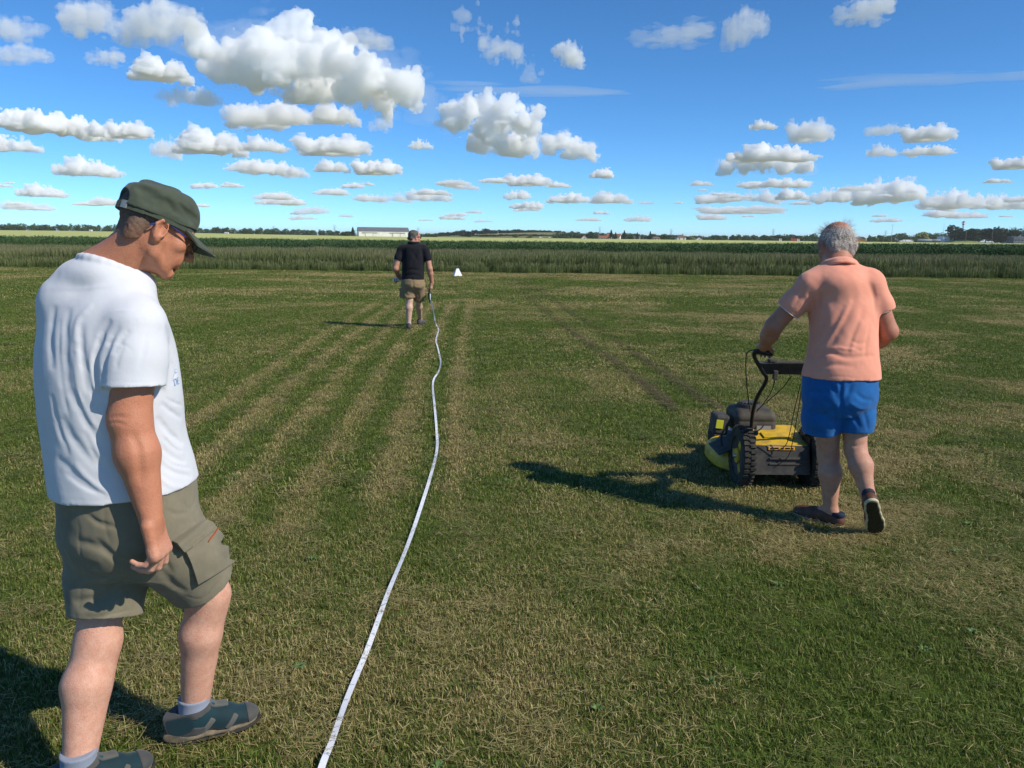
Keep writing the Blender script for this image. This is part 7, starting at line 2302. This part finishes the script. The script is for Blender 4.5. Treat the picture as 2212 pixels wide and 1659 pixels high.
tick = bpy.data.meshes.new('tick'); tick.from_pydata([(-.0100, -.0004, 0), (-.004, -.0004, 0), (-.004, .0004, 0), (-.0100, .0004, 0)], [], [(0, 1, 2, 3)]); tick.materials.append(m_tnum)
def on_tape(dd, me, name, rot=0.0):
    p, i = along(dd); th, sd = tape_frame(i)
    tw = 0.18 * math.sin(i * .21)
    up2 = Vector((0, 0, 1)) * math.cos(tw) - sd * math.sin(tw)
    x_ = (sd * math.cos(tw) + Vector((0, 0, 1)) * math.sin(tw)); y_ = up2.cross(x_)
    M = Matrix((x_, y_, up2)).transposed().to_4x4(); M.translation = p + up2 * .0022 + Vector((0, 0, .004 * math.sin(i * .33)))
    o = bpy.data.objects.new(name, me); COL.objects.link(o); o.parent = tape_root
    o.matrix_parent_inverse = parent_world(tape_root).inverted(); o.matrix_basis = M
    return o
for k in range(-1, 34):
    val = 60 + 10 * k
    on_tape(d60 + .1 * k, text_mesh(str(val % 100) if val % 100 else '%dm' % (val // 100)), 'printed_number')
    on_tape(d60 + .1 * k + .05, tick, 'printed_tick')
tagit(tape_root, 'long white measuring tape lying across the grass from the bottom edge', 'measuring tape')
# reel held by the walking man
HR = wrR3 + np.array([-.03, .02, -.11])
reel = empty('tape_reel', tuple(Z5(805, 1140)))
hT, hB = Z5(796, 965, .04), Z5(806, 1138, .06)
ax_ = unit(hB - hT)
rl = MB().box(Vector((hT + hB) / 2), (.035, .16, float(np.linalg.norm(hB - hT)) * .62), Matrix.Rotation(R(-6), 3, 'Y'), bev=.012).build('case', m_blk, reel)
MB().tube([Vector(hT), Vector(hT + ax_ * .12)], .017, 10).build('grip', m_blk, reel)
MB().tube([Vector(hB - ax_ * .07), Vector(hB)], .012, 8).build('nozzle', m_blk, reel)
MB().lathe([(0, .024), (.05, .024), (.055, .018), (.055, .0)], Vector((hT + hB) / 2) + Vector((.012, 0, 0)), (1, 0, 0), 20).build('hub', m_plas, rl)
MB().tube([Vector((hT + hB) / 2) + Vector((.02, -.085, .05)), Vector((hT + hB) / 2) + Vector((.022, -.10, -.01)), Vector((hT + hB) / 2) + Vector((.02, -.085, -.055))], .010, 8).build('tape_window', m_tape, rl)
tagit(reel, 'black tape reel in the right hand of the black polo man', 'tape reel')
# spray can in his left hand
m_bluep = mat('pale blue band', (0.30, 0.42, 0.60), .4, .4); m_redcap = mat('red cap', (0.70, 0.05, 0.03), .5, .3); m_dkgreen = mat('dark base', (.06, .08, .06), .5)
cA, cBn = Z5(358, 838, .20), Z5(430, 822, .26)
can = empty('spray_can', tuple((cA + cBn) / 2))
ax_ = unit(cBn - cA)
MB().lathe([(0, -.10), (.030, -.10), (.033, -.095), (.033, .07), (.026, .085), (.014, .09)], Vector((cA + cBn) / 2), Vector(ax_), 20).build('body', m_wpaint, can)
MB().lathe([(.0335, -.07), (.0336, -.03)], Vector((cA + cBn) / 2), Vector(ax_), 20).build('band', m_bluep, can)
MB().lathe([(.0335, -.098), (.0336, -.085)], Vector((cA + cBn) / 2), Vector(ax_), 20).build('base_ring', m_dkgreen, can)
q = Z5(366, 862, .20)
MB().tube([Vector(q) + Vector((.012, 0, .03)), Vector(q), Vector(q) + Vector((-.012, 0, -.03))], [.014, .018, .012], 10).build('nozzle_cap', m_redcap, can)
tagit(can, 'white spray can with red nozzle in the left hand of the black polo man', 'spray can')

# ------------------------------------------------------------------ white ground marker in front of the tall grass
m_mark = mat('white marker board', (0.82, 0.84, 0.88), 0.5, 0.3)
g0 = gnd(988, 597); sc_ = g0.y / FD * 1.0
mk = empty('ground_marker', tuple(g0), R(20))
def mkp(x, y, z): return Vector((x, y, z))
Wb, Wt, Hh, Dp = .36, .10, .32, .30
b0 = [mkp(-Wb / 2, -Dp / 2, 0), mkp(Wb / 2, -Dp / 2, 0), mkp(Wb / 2, Dp / 2, 0), mkp(-Wb / 2, Dp / 2, 0)]
t0_ = [mkp(-Wt / 2, -Wt / 2, Hh), mkp(Wt / 2, -Wt / 2, Hh), mkp(Wt / 2, Wt / 2, Hh), mkp(-Wt / 2, Wt / 2, Hh)]
for k in range(4):
    k2 = (k + 1) % 4
    a, b, c, d = b0[k], b0[k2], t0_[k2], t0_[k]
    nn = (b - a).cross(d - a).normalized() * .006
    notch = (a + b) / 2 + ((c + d) / 2 - (a + b) / 2) * .16
    vsx = [a, a.lerp(b, .38), notch, a.lerp(b, .62), b, c, d] if k == 0 else [a, b, c, d]
    m_ = len(vsx)
    f_ = [tuple(range(m_)), tuple(range(2 * m_ - 1, m_ - 1, -1))] + [(i, (i + 1) % m_, m_ + (i + 1) % m_, m_ + i) for i in range(m_)]
    o = MB().add(vsx + [v - nn for v in vsx], f_).build('side_board', m_mark, mk); o.matrix_parent_inverse = Matrix()
o = MB().box((0, 0, Hh + .004), (Wt + .01, Wt + .01, .008)).build('top_board', m_mark, mk); o.matrix_parent_inverse = Matrix()
tagit(mk, 'white truncated pyramid marker standing at the edge of the tall grass', 'marker')
# ------------------------------------------------------------------ summer haze over the plain
hz = MB().box((0, 29000, 28.0), (124000, 62000, 64.0)).build('haze', None)
m_hz = bpy.data.materials.new('haze'); m_hz.use_nodes = True
nt = m_hz.node_tree; nt.nodes.clear()
v = nt.nodes.new('ShaderNodeVolumePrincipled')
v.inputs['Color'].default_value = (0.86, 0.93, 1.0, 1); v.inputs['Density'].default_value = 0.00007; v.inputs['Anisotropy'].default_value = 0.1
o = nt.nodes.new('ShaderNodeOutputMaterial'); nt.links.new(v.outputs[0], o.inputs['Volume'])
hz.data.materials.clear(); hz.data.materials.append(m_hz)
tagit(hz, 'thin pale summer haze over the plain', 'haze', kind='stuff')
